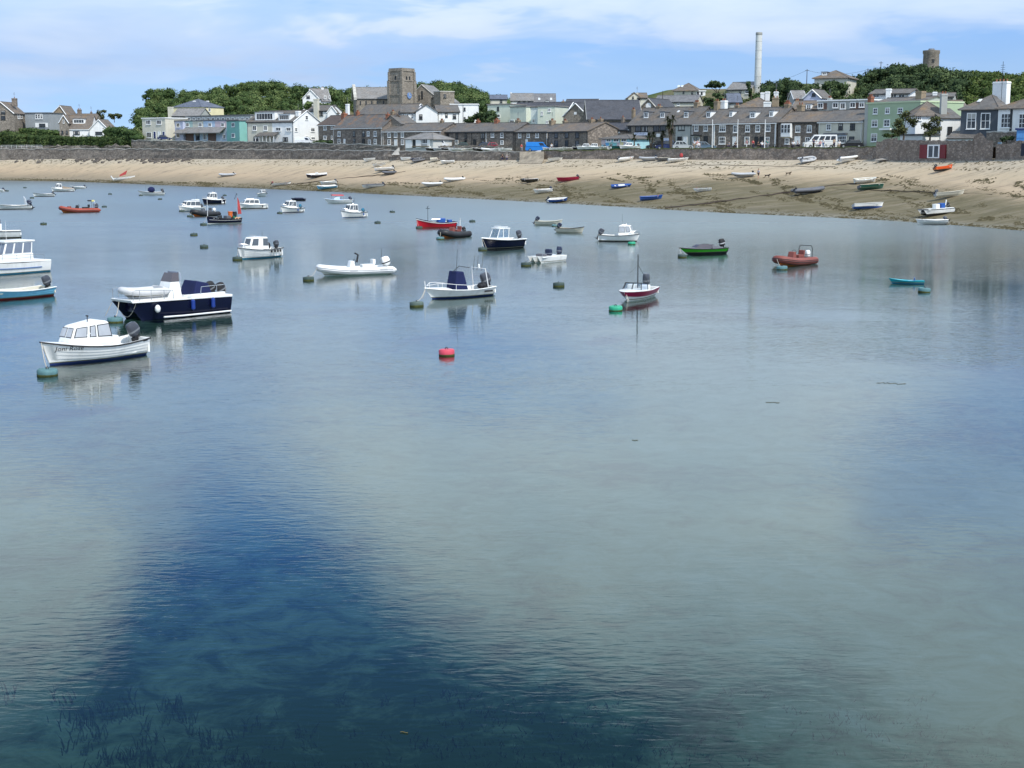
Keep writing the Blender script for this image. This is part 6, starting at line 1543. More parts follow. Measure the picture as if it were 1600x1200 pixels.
cabin(o, -.3, 1.1, .78, .55, .85, 1.05, .2, 0, .05, GEL, (), front=(), bev=.04); cabin(o, -.3, 1.0, .72, .52, 1.02, 1.85, .38, -.1, .08, CLEAR, (), front=(), bev=0, name='glazing', roof=(.12, .1, GEL))
for x, y, x2, y2 in ((-.3, .72, -.4, .66), (-.3, -.72, -.4, -.66), (1.0, .52, .62, .48), (1.0, -.52, .62, -.48), (.3, .64, .25, .58), (.3, -.64, .25, -.58)): MB().tube([(x, y, 1.0), (x2, y2, 1.86)], .04, 5).build('pillar', GEL, o)
rail(o, [(-.4, -.5, 2.05), (.5, -.45, 2.08), (.5, .45, 2.08), (-.4, .5, 2.05)], .025, ALUM, 'roof_rail'); outboard(o, -2.5, .95, 1.1, ENG, 20); rail(o, [(-1.4, .85, .85), (-2.3, .82, 1.05), (-2.4, .0, 1.05)], .02, STEEL)
line_to(o, (2.4, .05, .95), (2.2, .35, .1), .0, .018)
o = boat('tri_hull_boat', 'white tri-hull open boat with two tilted dark motors', 853, 409, 232)
for yy, bb_, ll in ((0, .8, 3.9), (.52, .62, 3.7), (-.52, .62, 3.7)): Hull(o, ll, bb_, .46, .56, .46, .16, .95, .5, 2.6, (GEL, GEL), None, GEL, .2, open_=False, y0=yy)
slab(o, 'deck', GEL, -1.9, 1.4, -.8, .8, .42, .50, .03); slab(o, 'bench', DGREYT, .4, .9, -.4, .4, .5, .72, .05); slab(o, 'seat', ENGB, -.55, -.2, -.3, .3, .5, 1.05, .1)
outboard(o, -1.9, .5, 1.1, ENGB, -6); rail(o, [(1.5, .7, .5), (1.4, .7, .75), (.2, .78, .75)], .015, STEEL)
line_to(o, (1.8, .4, .5), (1.95, .55, .12), 0, .018)
o = boat('open_boat', 'cream open dinghy with dark outboard, farther of the bow-right pair', 858, 352, 344); dinghy(o, 3.4, 1.4, (CREAMG, CREAMG), CREAMG, .5, .72, motor=ENGB, tilt=40, inner=CREAMG, thw=CREAMG, msc=.95)
o = boat('open_boat', 'cream open dinghy with dark rim and dark outboard, nearer of the bow-right pair', 892, 364, 332); dinghy(o, 3.3, 1.4, (CREAMG, CREAMG), RUBBER, .52, .74, motor=ENGB, tilt=40, inner=CREAMG, thw=CREAMG, msc=.95)
o = boat('cabin_boat', 'white cuddy with dark bottom, its bow to the right by a green buoy', 968, 377, 345); cuddy(o, 4.2, 1.75, (BLACKB, GEL), RUBBER, ch=1.05, fb=.6, bow=.8, win=((.06, .50), (.60, .88)), wx=(-.02, .36), tilt=30, msc=1.05, front=((.1, .9),), glass=pm('pale_cabin_glass', (.42, .44, .47), .08, .1))
o = boat('ski_boat', 'white and crimson ski boat with dark-framed windscreen and tall pole', 993, 467, 247)
hs = Hull(o, 4.6, 1.85, .55, .62, .6, .22, .92, .7, 2.4, (GEL, GEL), None, GEL, .2, .42, GEL)
for sg in (-1, 1):
    sb = MB(); rows = [[hs.pt(t, s_, sg, .014) for t in hs.ts] for s_ in (.58, .72, .86, 1.0)]
    ids = [[sb.vert(p) for p in r] for r in rows]
    for a in range(3):
        for k in range(len(hs.ts) - 1):
            f_ = (ids[a][k], ids[a][k + 1], ids[a + 1][k + 1], ids[a + 1][k]); sb.face(f_ if sg < 0 else f_[::-1], 0, True)
    sb.build('crimson_band', CRIM, o)
fm_ = [(-.05, -.78, .62), (.75, -.6, .66), (.75, .6, .66), (-.05, .78, .62)]; tp_ = [(-.25, -.70, .98), (.45, -.52, 1.04), (.45, .52, 1.04), (-.25, .70, .98)]
for a, b2 in zip(fm_, tp_): MB().tube([a, b2], .028, 5).build('screen_post', DARKF, o)
MB().tube(tp_, .026, 5).build('screen_rail', DARKF, o); MB().tube([(.75, 0, .68), (.45, 0, 1.04)], .035, 5).build('screen_post', DARKF, o)
for i0, i1 in ((0, 1), (1, 2), (2, 3)):
    g_ = MB(); g_.quad(fm_[i0], fm_[i1], tp_[i1], tp_[i0]); g_.build('screen_pane', CLEAR, o)
MB().tube([(-.4, 0, .3), (-.4, 0, 2.75)], [.04, .03], 6).build('ski_pole', DARKF, o); MB().tube([(-.4, 0, 2.1), (-1.6, .3, .9)], .015, 4).build('stay', DARKF, o); MB().tube([(-.4, 0, 2.1), (-.9, -.7, 1.5)], .006, 4).build('stay', DARKF, o)
outboard(o, -2.25, .62, 1.3, ENG, 5); slab(o, 'seat', GEL, -.9, -.4, -.7, -.15, .2, .85, .06); slab(o, 'seat', GEL, -.9, -.4, .15, .7, .2, .85, .06)
line_to(o, (2.1, .1, .45), (2.35, .35, .1), .03, .02)
o = boat('speedboat', 'lime green and black speedboat with smoked screen and black outboard', 1096, 397, 207)
hs = Hull(o, 4.7, 1.8, .5, .62, .55, .2, .92, .9, 2.3, (BLACKB, LIME), RUBBER, RUBBER, .2, .40, DGREYT, wl=.20, sr=.05)
ck_ = cabin(o, -.7, 1.1, .72, .45, .52, .88, .75, -.2, .18, TINT, (), front=(), bev=.05, name='windscreen'); MB().hexa([(-1.9, -.72, .5), (-.7, -.74, .52), (-.7, .74, .52), (-1.9, .72, .5)], [(-1.9, -.6, .62), (-.7, -.62, .84), (-.7, .62, .84), (-1.9, .6, .62)]).build('canvas_cover', DGREYT, o); outboard(o, -2.3, .6, 1.15, RUBBER, 12, band=GREYT)
o = boat('rigid_inflatable', 'faded salmon rigid inflatable with black bands and black roll bar', 1238, 414, 224); rib(o, 4.4, 1.95, .30, SALM, ORNG, BLKT, True, SALM, True, GEL, 5, (1.1, DARKF), .3, .34, .95)
o = boat('kayak', 'small teal sit-on-top kayak tied to a dark buoy', 1416, 443, 166, 'kayak')
kh = Hull(o, 2.4, .78, .22, .36, .24, .1, .35, .25, 1.7, (TEALB, pm('teal_plastic', (.01, .25, .30), .4, .1)), None, pm('bright_teal_plastic', (.02, .36, .44), .4, .1), .12); slab(o, 'seat', LBLUE, -.5, -.1, -.2, .2, .14, .22, .04); slab(o, 'backrest', BLUEG, -.58, -.5, -.2, .2, .2, .42, .03)

# ---- mooring buoys
BUOY_D = pm('weedy_buoy', (0.055, 0.085, 0.075), .7, .3, 4); BUOY_T = pm('faded_teal_buoy', (0.10, 0.21, 0.22), .65, .2, 3); BUOY_G = pm('bright_green_buoy', (0.03, 0.36, 0.20), .5, .15, 3); BUOY_P = pm('pink_red_buoy', (0.62, 0.07, 0.11), .5, .12, 3); WEED = pm('buoy_weed', (0.07, 0.08, 0.02), .9, .4, 6)
def buoy(px, py, label, mat=BUOY_D, r=.42, h=.26, group='mooring buoys'):
    o = tag(empty('mooring_buoy', onwater(px, py)), label, 'buoy', group)
    MB().lathe([(r * .9, -.15), (r, -.1), (r, .06)], 18).build('weed_skirt', WEED, o)
    MB().lathe([(r * .985, .06), (r, .10), (r, h - .07), (r * .93, h - .015), (r * .8, h)], 18).build('float', mat, o)
    MB().tube([(-.06, 0, h - .02), (-.05, 0, h + .06), (0, 0, h + .09), (.05, 0, h + .06), (.06, 0, h - .02)], .02, 6).build('mooring_eye', DARKF, o)
    o.rotation_euler = (R(rnd.uniform(-4, 4)), R(rnd.uniform(-4, 4)), rnd.uniform(0, 3))
    return o
buoy(74, 586, 'teal mooring buoy with weed skirt under the white clinker bow', BUOY_T)
buoy(180, 503, 'teal mooring buoy at the bow of the navy catamaran', BUOY_T)
buoy(482, 438, 'dark mooring buoy ahead of the white rigid inflatable', BUOY_D, .4)
buoy(651, 478, 'grey-green mooring buoy at the bow of the console boat', pm('grey_green_buoy', (.10, .14, .12), .7, .2, 3))
buoy(698, 555, 'single pinkish red mooring buoy in open water', BUOY_P, .36, .28)
buoy(822, 415, 'dark mooring buoy at the bow of the tri-hull boat', BUOY_D, .42)
buoy(371, 406, 'dark mooring buoy under the bow of the teal-bottomed cuddy', BUOY_D, .42)
buoy(754, 391, 'dark mooring buoy at the bow of the navy angling boat', BUOY_D, .42)
buoy(688, 374, 'dark mooring buoy under the black rigid inflatable bow', BUOY_T, .42)
buoy(655, 357, 'dark mooring buoy at the stem of the red fishing boat', BUOY_D, .4)
buoy(962, 485, 'bright green mooring buoy under the ski boat bow', BUOY_G, .40)
buoy(987, 382, 'bright green mooring buoy beside the bow-right cuddy', BUOY_G, .38)
buoy(1222, 421, 'dark mooring buoy under the salmon rigid inflatable', BUOY_T, .42)
buoy(1444, 456, 'dark teal mooring buoy beside the teal kayak', BUOY_T, .40)
buoy(867, 354, 'teal mooring buoy between the two cream dinghies', BUOY_T, .40)
buoy(1066, 402, 'dark mooring buoy under the green speedboat bow', BUOY_D, .40)
buoy(220, 306, 'dark mooring buoy at the bow of the navy-canvas boat', BUOY_D, .4)
buoy(284, 331, 'dark mooring buoy under the cuddy with the roof rack', BUOY_D, .4)
buoy(297, 339, 'dark mooring buoy below the black inflatable bow', BUOY_D, .42)
buoy(318, 352, 'dark mooring buoy at the stem of the navy fishing boat', BUOY_D, .42)
buoy(437, 334, 'dark mooring buoy at the bow of the cuddy near the navy tender', BUOY_D, .4)
for px, py, wh in ((873, 447, 'lone dark mooring buoy between the tri-hull boat and the ski boat'), (303, 368, 'farther of two dark free buoys off the teal-bottomed cuddy'), (319, 387, 'nearer of two dark free buoys off the teal-bottomed cuddy'), (68, 351, 'dark free buoy between the orange inflatable and the pilothouse catamaran'), (163, 324, 'dark free buoy just astern of the orange inflatable'),
                    (590, 349, 'nearer of two dark free buoys off the blue-waterline cuddy'), (613, 332, 'farther of two dark free buoys off the blue-waterline cuddy'), (738, 347, 'dark free buoy astern of the red fishing boat'), (172, 304, 'dark free buoy between the outrigger canoe and the orange inflatable'), (11, 299, 'nearer of two tiny dark buoys off the beach end by the cut-off white boat'), (39, 294, 'farther of two tiny dark buoys off the beach end by the cut-off white boat'),
                    (250, 312, 'tiny dark buoy under the stern of the navy-canvas boat'), (351, 306, 'tiny dark buoy beyond the navy hulled cuddy'), (50, 310, 'tiny dark buoy at the bow of the dark-rimmed white open boat'), (381, 327, 'dark buoy at the bow of the long low cabin cruiser')):
    buoy(px, py, wh, BUOY_D, .40, .25, 'unused mooring buoys')

# pick-up ropes from bows to the buoys they hang on
def world_bow(o):
    best = None
    M_ = o.rotation_euler.to_matrix()
    for c in o.children:
        if c.type == 'MESH' and c.name.split('.')[0] in ('hull', 'tube', 'deck'):
            for v in c.data.vertices:
                if best is None or v.co.x > best.x + .01 or (abs(v.co.x - best.x) <= .01 and v.co.z > best.z): best = v.co.copy()
    return None if best is None else (o.location + M_ @ Vector((best.x - .05, best.y * .2, best.z)))
bows = [(o, world_bow(o)) for o in list(COL.objects) if o.parent is None and o.get('group') == AFLOAT]
for bo in [o for o in list(COL.objects) if o.parent is None and o.name.startswith('mooring_buoy')]:
    near = sorted(((b_ - bo.location).length, n_, b_) for n_, (o, b_) in enumerate(bows) if b_ is not None)
    d_, n_, b_ = near[0]
    if d_ < 4.5:
        Mi = bo.rotation_euler.to_matrix().inverted()
        e_ = Mi @ (b_ - bo.location); a_ = Vector((0, 0, .30))
        MB().tube([a_.lerp(e_, k / 8) - Vector((0, 0, .22 * 4 * k / 8 * (1 - k / 8))) for k in range(9)], .018, 5).build('pick_up_rope', ROPE, bo)

# ------------------------------------------------------------------ boats on the sand
def ash(name, label, px, py, heading, **k): return boat(name, label, px, py, heading, k.pop('cat', 'boat'), True, **k)
o = ash('sailing_trimaran', 'white outrigger sailing canoe with dropped red sail on the wet sand', 194, 281, 12, lift=.15)
Hull(o, 6.2, .8, .45, .7, .45, .15, .5, .3, 2.0, (GEL, GEL), None, GEL, .2, .3, GEL)
MB().hexa([(-1.2, .5, .8), (.6, .45, 1.2), (.6, .5, 1.25), (-1.2, .6, .9)], [(-1.0, .5, 1.2), (1.2, .45, 2.4), (1.2, .5, 2.4), (-1.0, .6, 1.3)]).build('red_sail', pm('red_sailcloth', (.42, .06, .06), .85, .2, 2), o)
MB().tube([(-2.9, -.6, .2), (-3.4, -.8, 1.2)], .18, 6).build('outrigger', GEL, o); MB().tube([(-1.5, -.3, .5), (-3.0, -.7, .6)], .05, 5).build('crossbeam', STEEL, o)
for px, py, hd, lab, L_, mt in ((354, 276, 170, 'grey inflatable with dark motor alone on the tan sand', 4.2, GREYT), (607, 273, 172, 'dark grey inflatable dinghy below the white motor dinghy', 3.0, DGREYT), (674, 291, 176, 'white inflatable dinghy on the weed, nearer the water of a pair', 4.1, WHT), (709, 284, 176, 'white inflatable dinghy on the weed, nearer the wall of a pair', 4.2, WHT), (1160, 277, 175, 'pale grey inflatable with small motor beside the man and dogs', 3.9, GREYT)):
    o = ash('inflatable_dinghy', lab, px, py, hd, cat='inflatable', lift=.2, roll=rnd.uniform(-4, 4)); inflatable(o, L_, 1.6, mt)
o = ash('inflatable_dinghy', 'large dark grey inflatable with black motor lying by the ground chain', 1265, 302, 18, cat='inflatable', lift=.2); inflatable(o, 5.2, 1.9, DGREYT, True, RUBBER, .27, 60)
for px, py, hd, lab, mt, rl in ((1262, 254, 35, 'grey inflatable hauled up slanting against the brown sea wall', GREYT, 25), (1327, 253, 20, 'white and navy inflatable hauled up below the green house', WHT, -20), (655, 253, 30, 'small grey inflatable leaning against the long sea wall', DGREYT, 18), (1012, 252, 160, 'covered grey dinghy drawn up below the shop row wall', GREYT, 5)):
    o = ash('inflatable_dinghy', lab, px, py, hd, cat='inflatable', lift=.25, roll=rl); inflatable(o, 3.6, 1.6, mt, True, ENGB)
o = ash('rowing_gig', 'white rowing boat full of purple gear near the water', 440, 290, 8, lift=.15); dinghy(o, 4.6, 1.4, (GEL, GEL), RUBBER, .45, .6, True, DRED, inner=CREAMG, thw=DRED)
o = ash('motor_boat', 'navy motor boat with white rim lying on tan sand', 495, 278, 186, lift=.2, roll=-8); dinghy(o, 5.0, 1.8, (NAVY, NAVY), GEL, .65, .9, False, inner=GEL); slab(o, 'console', GEL, -.4, .3, -.3, .3, .3, 1.0, .05)
o = ash('motor_boat', 'white boat just behind the light blue open boat on the sand', 513, 289, 188, lift=.2); dinghy(o, 3.8, 1.5, (GEL, GEL), GEL, .55, .7, True)
o = ash('open_boat', 'light blue open boat with motor drawn up at the water edge', 511, 296, 194, lift=.2, roll=-6); dinghy(o, 4.6, 1.6, (LBLUE, LBLUE), GEL, .55, .75, True, inner=GEL)
o = ash('open_boat', 'long white open boat with black gunwale cover on green weed', 583, 294, 178, lift=.2); dinghy(o, 4.9, 1.6, (GEL, GEL), RUBBER, .5, .65, True, inner=DGREYT, thw=DGREYT); MB().hexa([(-2.2, -.7, .46), (1.6, -.6, .5), (1.6, .6, .5), (-2.2, .7, .46)], [(-2.2, -.4, .6), (1.6, -.3, .66), (1.6, .3, .66), (-2.2, .4, .6)]).build('canvas_cover', DGREYT, o)
o = ash('motor_boat', 'white motor dinghy with grab rail and dark outboard high on the sand', 600, 268, 186, lift=.2); dinghy(o, 4.6, 1.7, (BLACKB, GEL), GEL, .55, .7, True, RUBBER, 30); rail(o, [(.2, .6, .5), (.2, .6, 1.1), (.9, .5, 1.1), (.9, -.5, 1.1), (.2, -.6, 1.1), (.2, -.6, .5)], .03, STEEL)
for k, (px, py, hd, rl, lab) in enumerate(((578, 252, 182, 10, 'plain white dinghy against the sea wall, farthest toward the church'), (592, 260, 186, 0, 'plain white dinghy behind the motor dinghy with grab rail'), (636, 251, 175, 15, 'plain white dinghy lying under the seaside shelter wall'), (683, 252, 10, 20, 'long white dinghy tipped against the wall below the cottages'), (699, 256, 172, 0, 'white dinghy with rounded bow just off the sea wall'), (868, 252, 4, 0, 'upturned pale dinghy at the foot of the brown wall beside the slip'), (978, 252, 8, 10, 'white dinghy with grey motor at the foot of the brown wall'), (1036, 252, 178, 0, 'dark dinghy at the foot of the brown wall below the palms'))):
    o = ash('dinghy', lab, px, py, hd, lift=.18, roll=rl); dinghy(o, 3.2, 1.4, (GEL, GEL) if k != 7 else (DGREYT, DGREYT), RUBBER if k % 2 else GEL, .42, .6, k in (6,), inner=CREAMG if k % 2 else GEL, thw=CREAMG)
o = ash('sailing_dinghy', 'white sailing dinghy with small red sail bag by the brown wall', 1060, 253, 4, lift=.18); dinghy(o, 4.0, 1.4, (GEL, GEL), GEL, .4, .5, False); MB().ball((0, 0, 0), (.35, .2, .45)).build('red_sail', pm('red_sailcloth', (.42, .06, .06), .85, .2, 2), o, (.6, 0, .95))
o = ash('open_boat', 'black rowing boat with white thwarts on the weed', 827, 285, 178, lift=.16); dinghy(o, 3.6, 1.4, (BLACKB, BLACKB), RUBBER, .42, .55, False, inner=GEL)
o = ash('open_boat', 'crimson open boat with small outboard on the weed', 887, 284, 182, lift=.18); dinghy(o, 4.3, 1.5, (CRIM, pm('raspberry_paint', (.36, .012, .05), .4, .1)), None, .6, .7, True, inner=DRED, thw=DRED)
o = ash('open_boat', 'white open boat with dark motor near the navy dinghy', 848, 302, 190, lift=.18); dinghy(o, 3.5, 1.5, (GEL, GEL), GEL, .5, .6, True, motor=ENGB)
o = ash('open_boat', 'navy dinghy with white inside at the very water edge', 871, 317, 12, lift=.16, roll=10); dinghy(o, 3.7, 1.5, (NAVY, BLUEG), None, .5, .7, True, inner=GEL, motor=RUBBER)
o = ash('open_boat', 'blue rowing boat with white cover patches, higher up the weed', 971, 294, 8, lift=.15, roll=14); dinghy(o, 3.7, 1.3, (BLUEG, BLUEG), BLUEG, .36, .5, False, inner=BLUEG, thw=GEL); slab(o, 'white_locker', GEL, -.6, .6, -.3, .3, .2, .42, .04)
o = ash('open_boat', 'blue rowing boat with two white seats, nearer the water', 1018, 313, 6, lift=.16); dinghy(o, 3.8, 1.4, (BLUEG, BLUEG), BLUEG, .48, .62, False, inner=BLUEG, thw=GEL)
o = ash('open_boat', 'white skiff full of black and red gear on the flats', 1097, 300, 182, lift=.15, roll=10); dinghy(o, 3.0, 1.4, (GEL, GEL), GEL, .3, .4, False); [MB().ball((x, y, .4), (.16, .14, .12), 0, 8, 5).build('gear_bag', RUBBER if x < .5 else CRIM, o) for x, y in ((-.7, .1), (-.1, -.2), (.3, .2), (.9, 0))]
o = ash('open_boat', 'plain white rowing boat above the dark green one', 1352, 286, 8, lift=.17, roll=10); dinghy(o, 3.6, 1.4, (GEL, GEL), GEL, .45, .6, False, inner=CREAMG)
o = ash('open_boat', 'dark green rowing boat heeled over on the sand', 1362, 297, 12, lift=.2, roll=-16); dinghy(o, 4.2, 1.5, (pm('dark_green_paint', (.012, .07, .05), .4, .1), pm('dark_green_paint', (.012, .07, .05), .4, .1)), CREAMG, .5, .65, False, inner=DGREYT)
o = ash('open_boat', 'white boat with blue bottom heeled toward the water', 1357, 327, 6, lift=.2, roll=-14); dinghy(o, 4.4, 1.5, (BLUEG, GEL), GEL, .5, .65, False, inner=GREYT)
o = ash('open_boat', 'beige open boat with small motor on the upper weed', 1484, 309, 4, lift=.2, roll=-5); dinghy(o, 4.2, 1.5, (CREAMG, CREAMG), CREAMG, .55, .7, True, inner=GREYT, thw=GREYT, tilt=55)
o = ash('open_boat', 'bright orange open boat with dark bottom high on the sand', 1475, 268, 14, lift=.2, roll=-8); dinghy(o, 3.1, 1.4, (BLACKB, pm('bright_orange_paint', (.75, .10, .02), .4, .1)), None, .5, .75, True, inner=ORNG, motor=RUBBER)
o = ash('catamaran_boat', 'white catamaran boat with black bow faces, blue bin and motor', 1461, 337, 208, lift=.18)
for s_ in (-1, 1): Hull(o, 5.2, .85, .62, .75, .6, .18, .95, .7, 3.0, (BLACKB, GEL), RUBBER, GEL, .4, open_=False, y0=s_ * .55)
slab(o, 'deck', GEL, -2.5, 2.0, -.9, .9, .58, .68, .03); slab(o, 'console', GEL, -.5, .2, -.35, .35, .68, 1.25, .06); slab(o, 'blue_bin', BLUEG, -1.5, -.8, -.4, .3, .68, 1.3, .05); slab(o, 'bow_face', BLACKB, 1.9, 2.0, -.55, .55, .3, .66, 0); outboard(o, -2.4, .75, 1.0, RUBBER, 30); MB().tube([(-1.6, .2, 1.0), (-1.75, .2, 1.7)], .09, 6).build('rolled_cover', GEL, o)
o = ash('open_boat', 'white dinghy with tilted motor at the water edge below the catamaran', 1455, 352, 182, lift=.18); dinghy(o, 3.9, 1.5, (GEL, GEL), GEL, .45, .58, True, tilt=62, inner=GREYT)
o = ash('log_pile', 'pale driftwood planks and upturned hull below the garden wall', 1388, 251, 6, cat='driftwood', lift=.12, group='drift')
for k in range(4): slab(o, 'plank', pm('silver_wood', (.36, .34, .31), .85, .2, 2), -2.6 + .4 * k, 1.2 + .5 * k, -.6 + .3 * k, -.35 + .3 * k, .0 + .02 * k, .14 + .03 * k, .01)
# boats on the slipway
for px, py, D_, hd, lab, mt in ((820, 246, 316, 30, 'white dinghy part way up the concrete slipway', GEL), (836, 241.5, 321, 35, 'grey inflatable near the top of the concrete slipway', GREYT)):
    o = tag(empty('dinghy', at(px, py, D_) + Vector((0, 0, .1)), R(hd)), lab, 'boat', ASHORE); o.rotation_euler = (0, R(-8), R(hd)); (dinghy(o, 3.4, 1.4, (GEL, GEL), GEL, .42, .6, True) if mt is GEL else inflatable(o, 3.4, 1.5, mt, False))
# boats stored along the top of the walls
STORE = 'boats stored above the sea walls'
tops = [(676, 'small black dinghy in the row under the shelter', 0), (688, 'grey dinghy in the row before the low stone wall', 1), (700, 'navy covered dinghy in the row before the low stone wall', 2), (713, 'white topped dinghy in the row before the low stone wall', 3), (734, 'small tan punt in the row before the low stone wall', 4), (748, 'black and white tender stored on the quay edge', 0), (762, 'white inflatable stored on the quay edge', 5), (776, 'white motor dinghy stored on the quay edge', 3), (788, 'white pram dinghy stored nearest the slipway', 3),
        (858, 'white dinghy with rounded bow stored right of the slipway', 3), (872, 'white tender stored before the stone cottage door', 3), (890, 'cream skiff stored before the stone cottage', 4), (905, 'navy motor tender stored on the wall', 2), (917, 'white motor boat stored on the wall before the stone gable', 6), (930, 'white cuddy stored beside the painted hut', 6), (947, 'pale yellow punt stored under the mural', 4), (960, 'long white launch stored under the mural', 3), (972, 'dark green launch stored under the mural', 7), (983, 'white cruiser stored between mural and palm', 6)]
for px, lab, k in tops:
    D_ = wallD(px) + rnd.uniform(2.2, 4.0)
    o = tag(empty('stored_boat', (xof(px, D_), D_, roadZ(px) + .22), R(rnd.choice((176, 8, 190, 200)) + rnd.uniform(-12, 12))), lab, 'boat', STORE)
    cols = [(BLACKB, BLACKB), (GREYT, GREYT), (NAVY, NAVY), (GEL, GEL), (CREAMG, CREAMG)]
    if k == 5: inflatable(o, 3.3, 1.5, WHT, False)
    elif k == 6: cuddy(o, 4.4, 1.7, (NAVYB, GEL), GEL, ch=.7, fb=.55, bow=.75, eng=True)
    elif k == 7: dinghy(o, 5.0, 1.6, (pm('dark_green_paint', (.012, .07, .05), .4, .1), pm('deep_teal_paint', (.01, .10, .09), .4, .1)), RUBBER, .6, .8, True)
    else: dinghy(o, rnd.uniform(3.0, 4.0), 1.4, cols[k], GEL, .5, .65, k in (2, 0), inner=GEL)

# ------------------------------------------------------------------ vehicles
TYRE = pm('tyre_rubber', (.015, .015, .016), .8, .1, 3); HUB = pm('wheel_rim', (.45, .46, .47), .35, .1, 3, metal=.6); LAMPM = pm('lamp_glass', (.7, .7, .66), .15, .05); REARM = pm('rear_lamp', (.4, .02, .02), .25, .1)
m, q = newmat('car_glass'); finish(q, (0.022, 0.026, 0.03), .05, 0, .6); CARGL = m
def car(label, px, off, L_, W_, H_, col, heading=180, van=0, group='vehicles parked along the front', dz=0, name='parked_car', cat='car', D=None, z=None):
    D = D or wallD(px) + off
    o = tag(empty(name, (xof(px, D), D, (roadZ(px) if z is None else z) + .02 + dz), R(heading)), label, cat, group)
    hw = W_ / 2; belt = H_ * (.56 if not van else .52); sill = .24
    prof = [(-L_/2, sill + .1), (-L_/2 + .02, belt - .1), (-L_/2 + .12, belt), (L_ * (.18 if not van else .34), belt), (L_/2 - .12, belt * (.80 if not van else .82)), (L_/2, belt * .55), (L_/2 - .02, sill + .05), (L_/2 - .3, sill), (-L_/2 + .3, sill)]
    mb = MB(); r0 = [(x, -hw, z_) for x, z_ in prof]; r1 = [(x, -hw * .97 if z_ > sill + .2 else -hw, z_) for x, z_ in prof]
    mb.loft([[(x, -hw + .06, z_) for x, z_ in prof], [(x, -hw, z_ * .98 + .01) for x, z_ in prof], [(x, hw, z_ * .98 + .01) for x, z_ in prof], [(x, hw - .06, z_) for x, z_ in prof]], 0, False)
    body = bevel(mb.build('body', col, o), .05, 2)
    if van: c0, c1, t0, t1 = -L_/2 + .06, L_ * .36, -L_/2 + .14, L_ * .20
    else: c0, c1, t0, t1 = -L_/2 + .25, L_ * .22, -L_/2 + .75, L_ * .02
    b = [Vector((c0, -hw * .95, belt - .02)), Vector((c1, -hw * .95, belt - .02)), Vector((c1, hw * .95, belt - .02)), Vector((c0, hw * .95, belt - .02))]
    t = [Vector((t0, -hw * .80, H_)), Vector((t1, -hw * .80, H_)), Vector((t1, hw * .80, H_)), Vector((t0, hw * .80, H_))]
    if van: t = [Vector((p.x, p.y * 1.1, p.z)) for p in t]
    cb = bevel(MB().hexa(b, t).build('cabin', col, o), .07, 3, 20)
    star, port, fro, back = [b[0], b[1], t[1], t[0]], [b[2], b[3], t[3], t[2]], [b[1], b[2], t[2], t[1]], [b[3], b[0], t[0], t[3]]
    sw = {0: ((.08, .36), (.41, .64), (.68, .93)), 1: ((.72, .95),), 2: ((.06, .24), (.28, .46), (.50, .68), (.74, .95))}[van]
    for u0, u1 in sw:
        for c, (a0, a1) in ((star, (u0, u1)), (port, (1 - u1, 1 - u0))):
            g_ = MB(); patch(g_, c, a0, a1, .14 if not van else .2, .86 if not van else .8, .015); g_.build('side_window', CARGL, cb)
    for c, nm in ((fro, 'windscreen'), (back, 'rear_window')):
        g_ = MB(); patch(g_, c, .08, .92, .1, .88, .015); g_.build(nm, CARGL, cb)
    for sx in (-1, 1):
        for sy in (-1, 1):
            wx_ = sx * L_ * .31; wy = sy * (hw - .10)
            wh = MB().tube([(wx_, wy - .1, .32), (wx_, wy + .1, .32)], .32, 16, 0, True, False).build('wheel', TYRE, o)
            MB().tube([(wx_, wy + sy * .09, .32), (wx_, wy + sy * .115, .32)], .19, 12, 0, True, False).build('rim', HUB, wh)
        for sy in (-1, 1):
            slab(o, 'headlight' if sx > 0 else 'tail_light', LAMPM if sx > 0 else REARM, sx * (L_/2 - .03) - .05, sx * (L_/2 - .03) + .05, sy * hw * .7 - .16, sy * hw * .7 + .16, belt * .68, belt * .84, .02)
    return o
def paint(n, c): return pm(n, c, .22, .04, 1.5, spec=.5, coat=.4)
VW, VB, VS, VK, VN = paint('white_car_paint', (.78, .78, .77)), paint('bright_blue_car_paint', (.01, .20, .62)), paint('silver_car_paint', (.42, .45, .46)), paint('black_car_paint', (.018, .018, .022)), paint('slate_blue_car_paint', (.09, .14, .19))
def vz(px, py, D): return zat(px, py, D)
car('white delivery van beside the white gabled house', 476, 0, 5.0, 1.9, 1.95, VW, 356, 1, name='parked_van', cat='van', D=wallD(476) + 12, z=vz(476, 226, wallD(476) + 12))
car('white van parked behind the seaside shelter', 686, 13.5, 4.8, 1.9, 1.95, VW, 356, 1, name='parked_van', cat='van', dz=.8)
car('bright blue van parked before the cottage with white upper windows', 841, 15, 5.6, 2.0, 2.1, VB, 352, 1, name='parked_van', cat='van')
car('white minibus with tinted windows before the cream shop', 1281, 14, 6.2, 2.0, 2.5, VW, 178, 2, name='minibus', cat='minibus')
car('black estate car parked before the cream shop', 1328, 14, 4.6, 1.8, 1.5, VK, 180)
car('silver estate car parked before the shop row', 1067, 13, 4.5, 1.8, 1.65, VS, 4)
car('black van-like car parked behind the palms', 1026, 14, 4.6, 1.85, 1.85, VK, 180)
car('white and navy minivan parked beside the tall palm', 1040, 15, 4.4, 1.8, 1.85, paint('navy_car_paint', (.02, .03, .10)), 180)
car('slate blue hatchback parked behind the flagpole', 1101, 13, 4.4, 1.8, 1.45, VN, 4)
car('dark green car half hidden by the low stone wall', 720, 15, 4.2, 1.7, 1.5, paint('bottle_green_car_paint', (.02, .06, .04)), 180, dz=.6)
car('dark blue car half hidden by the low stone wall', 754, 15, 4.2, 1.7, 1.5, paint('dark_blue_car_paint', (.02, .035, .08)), 180, dz=.6)
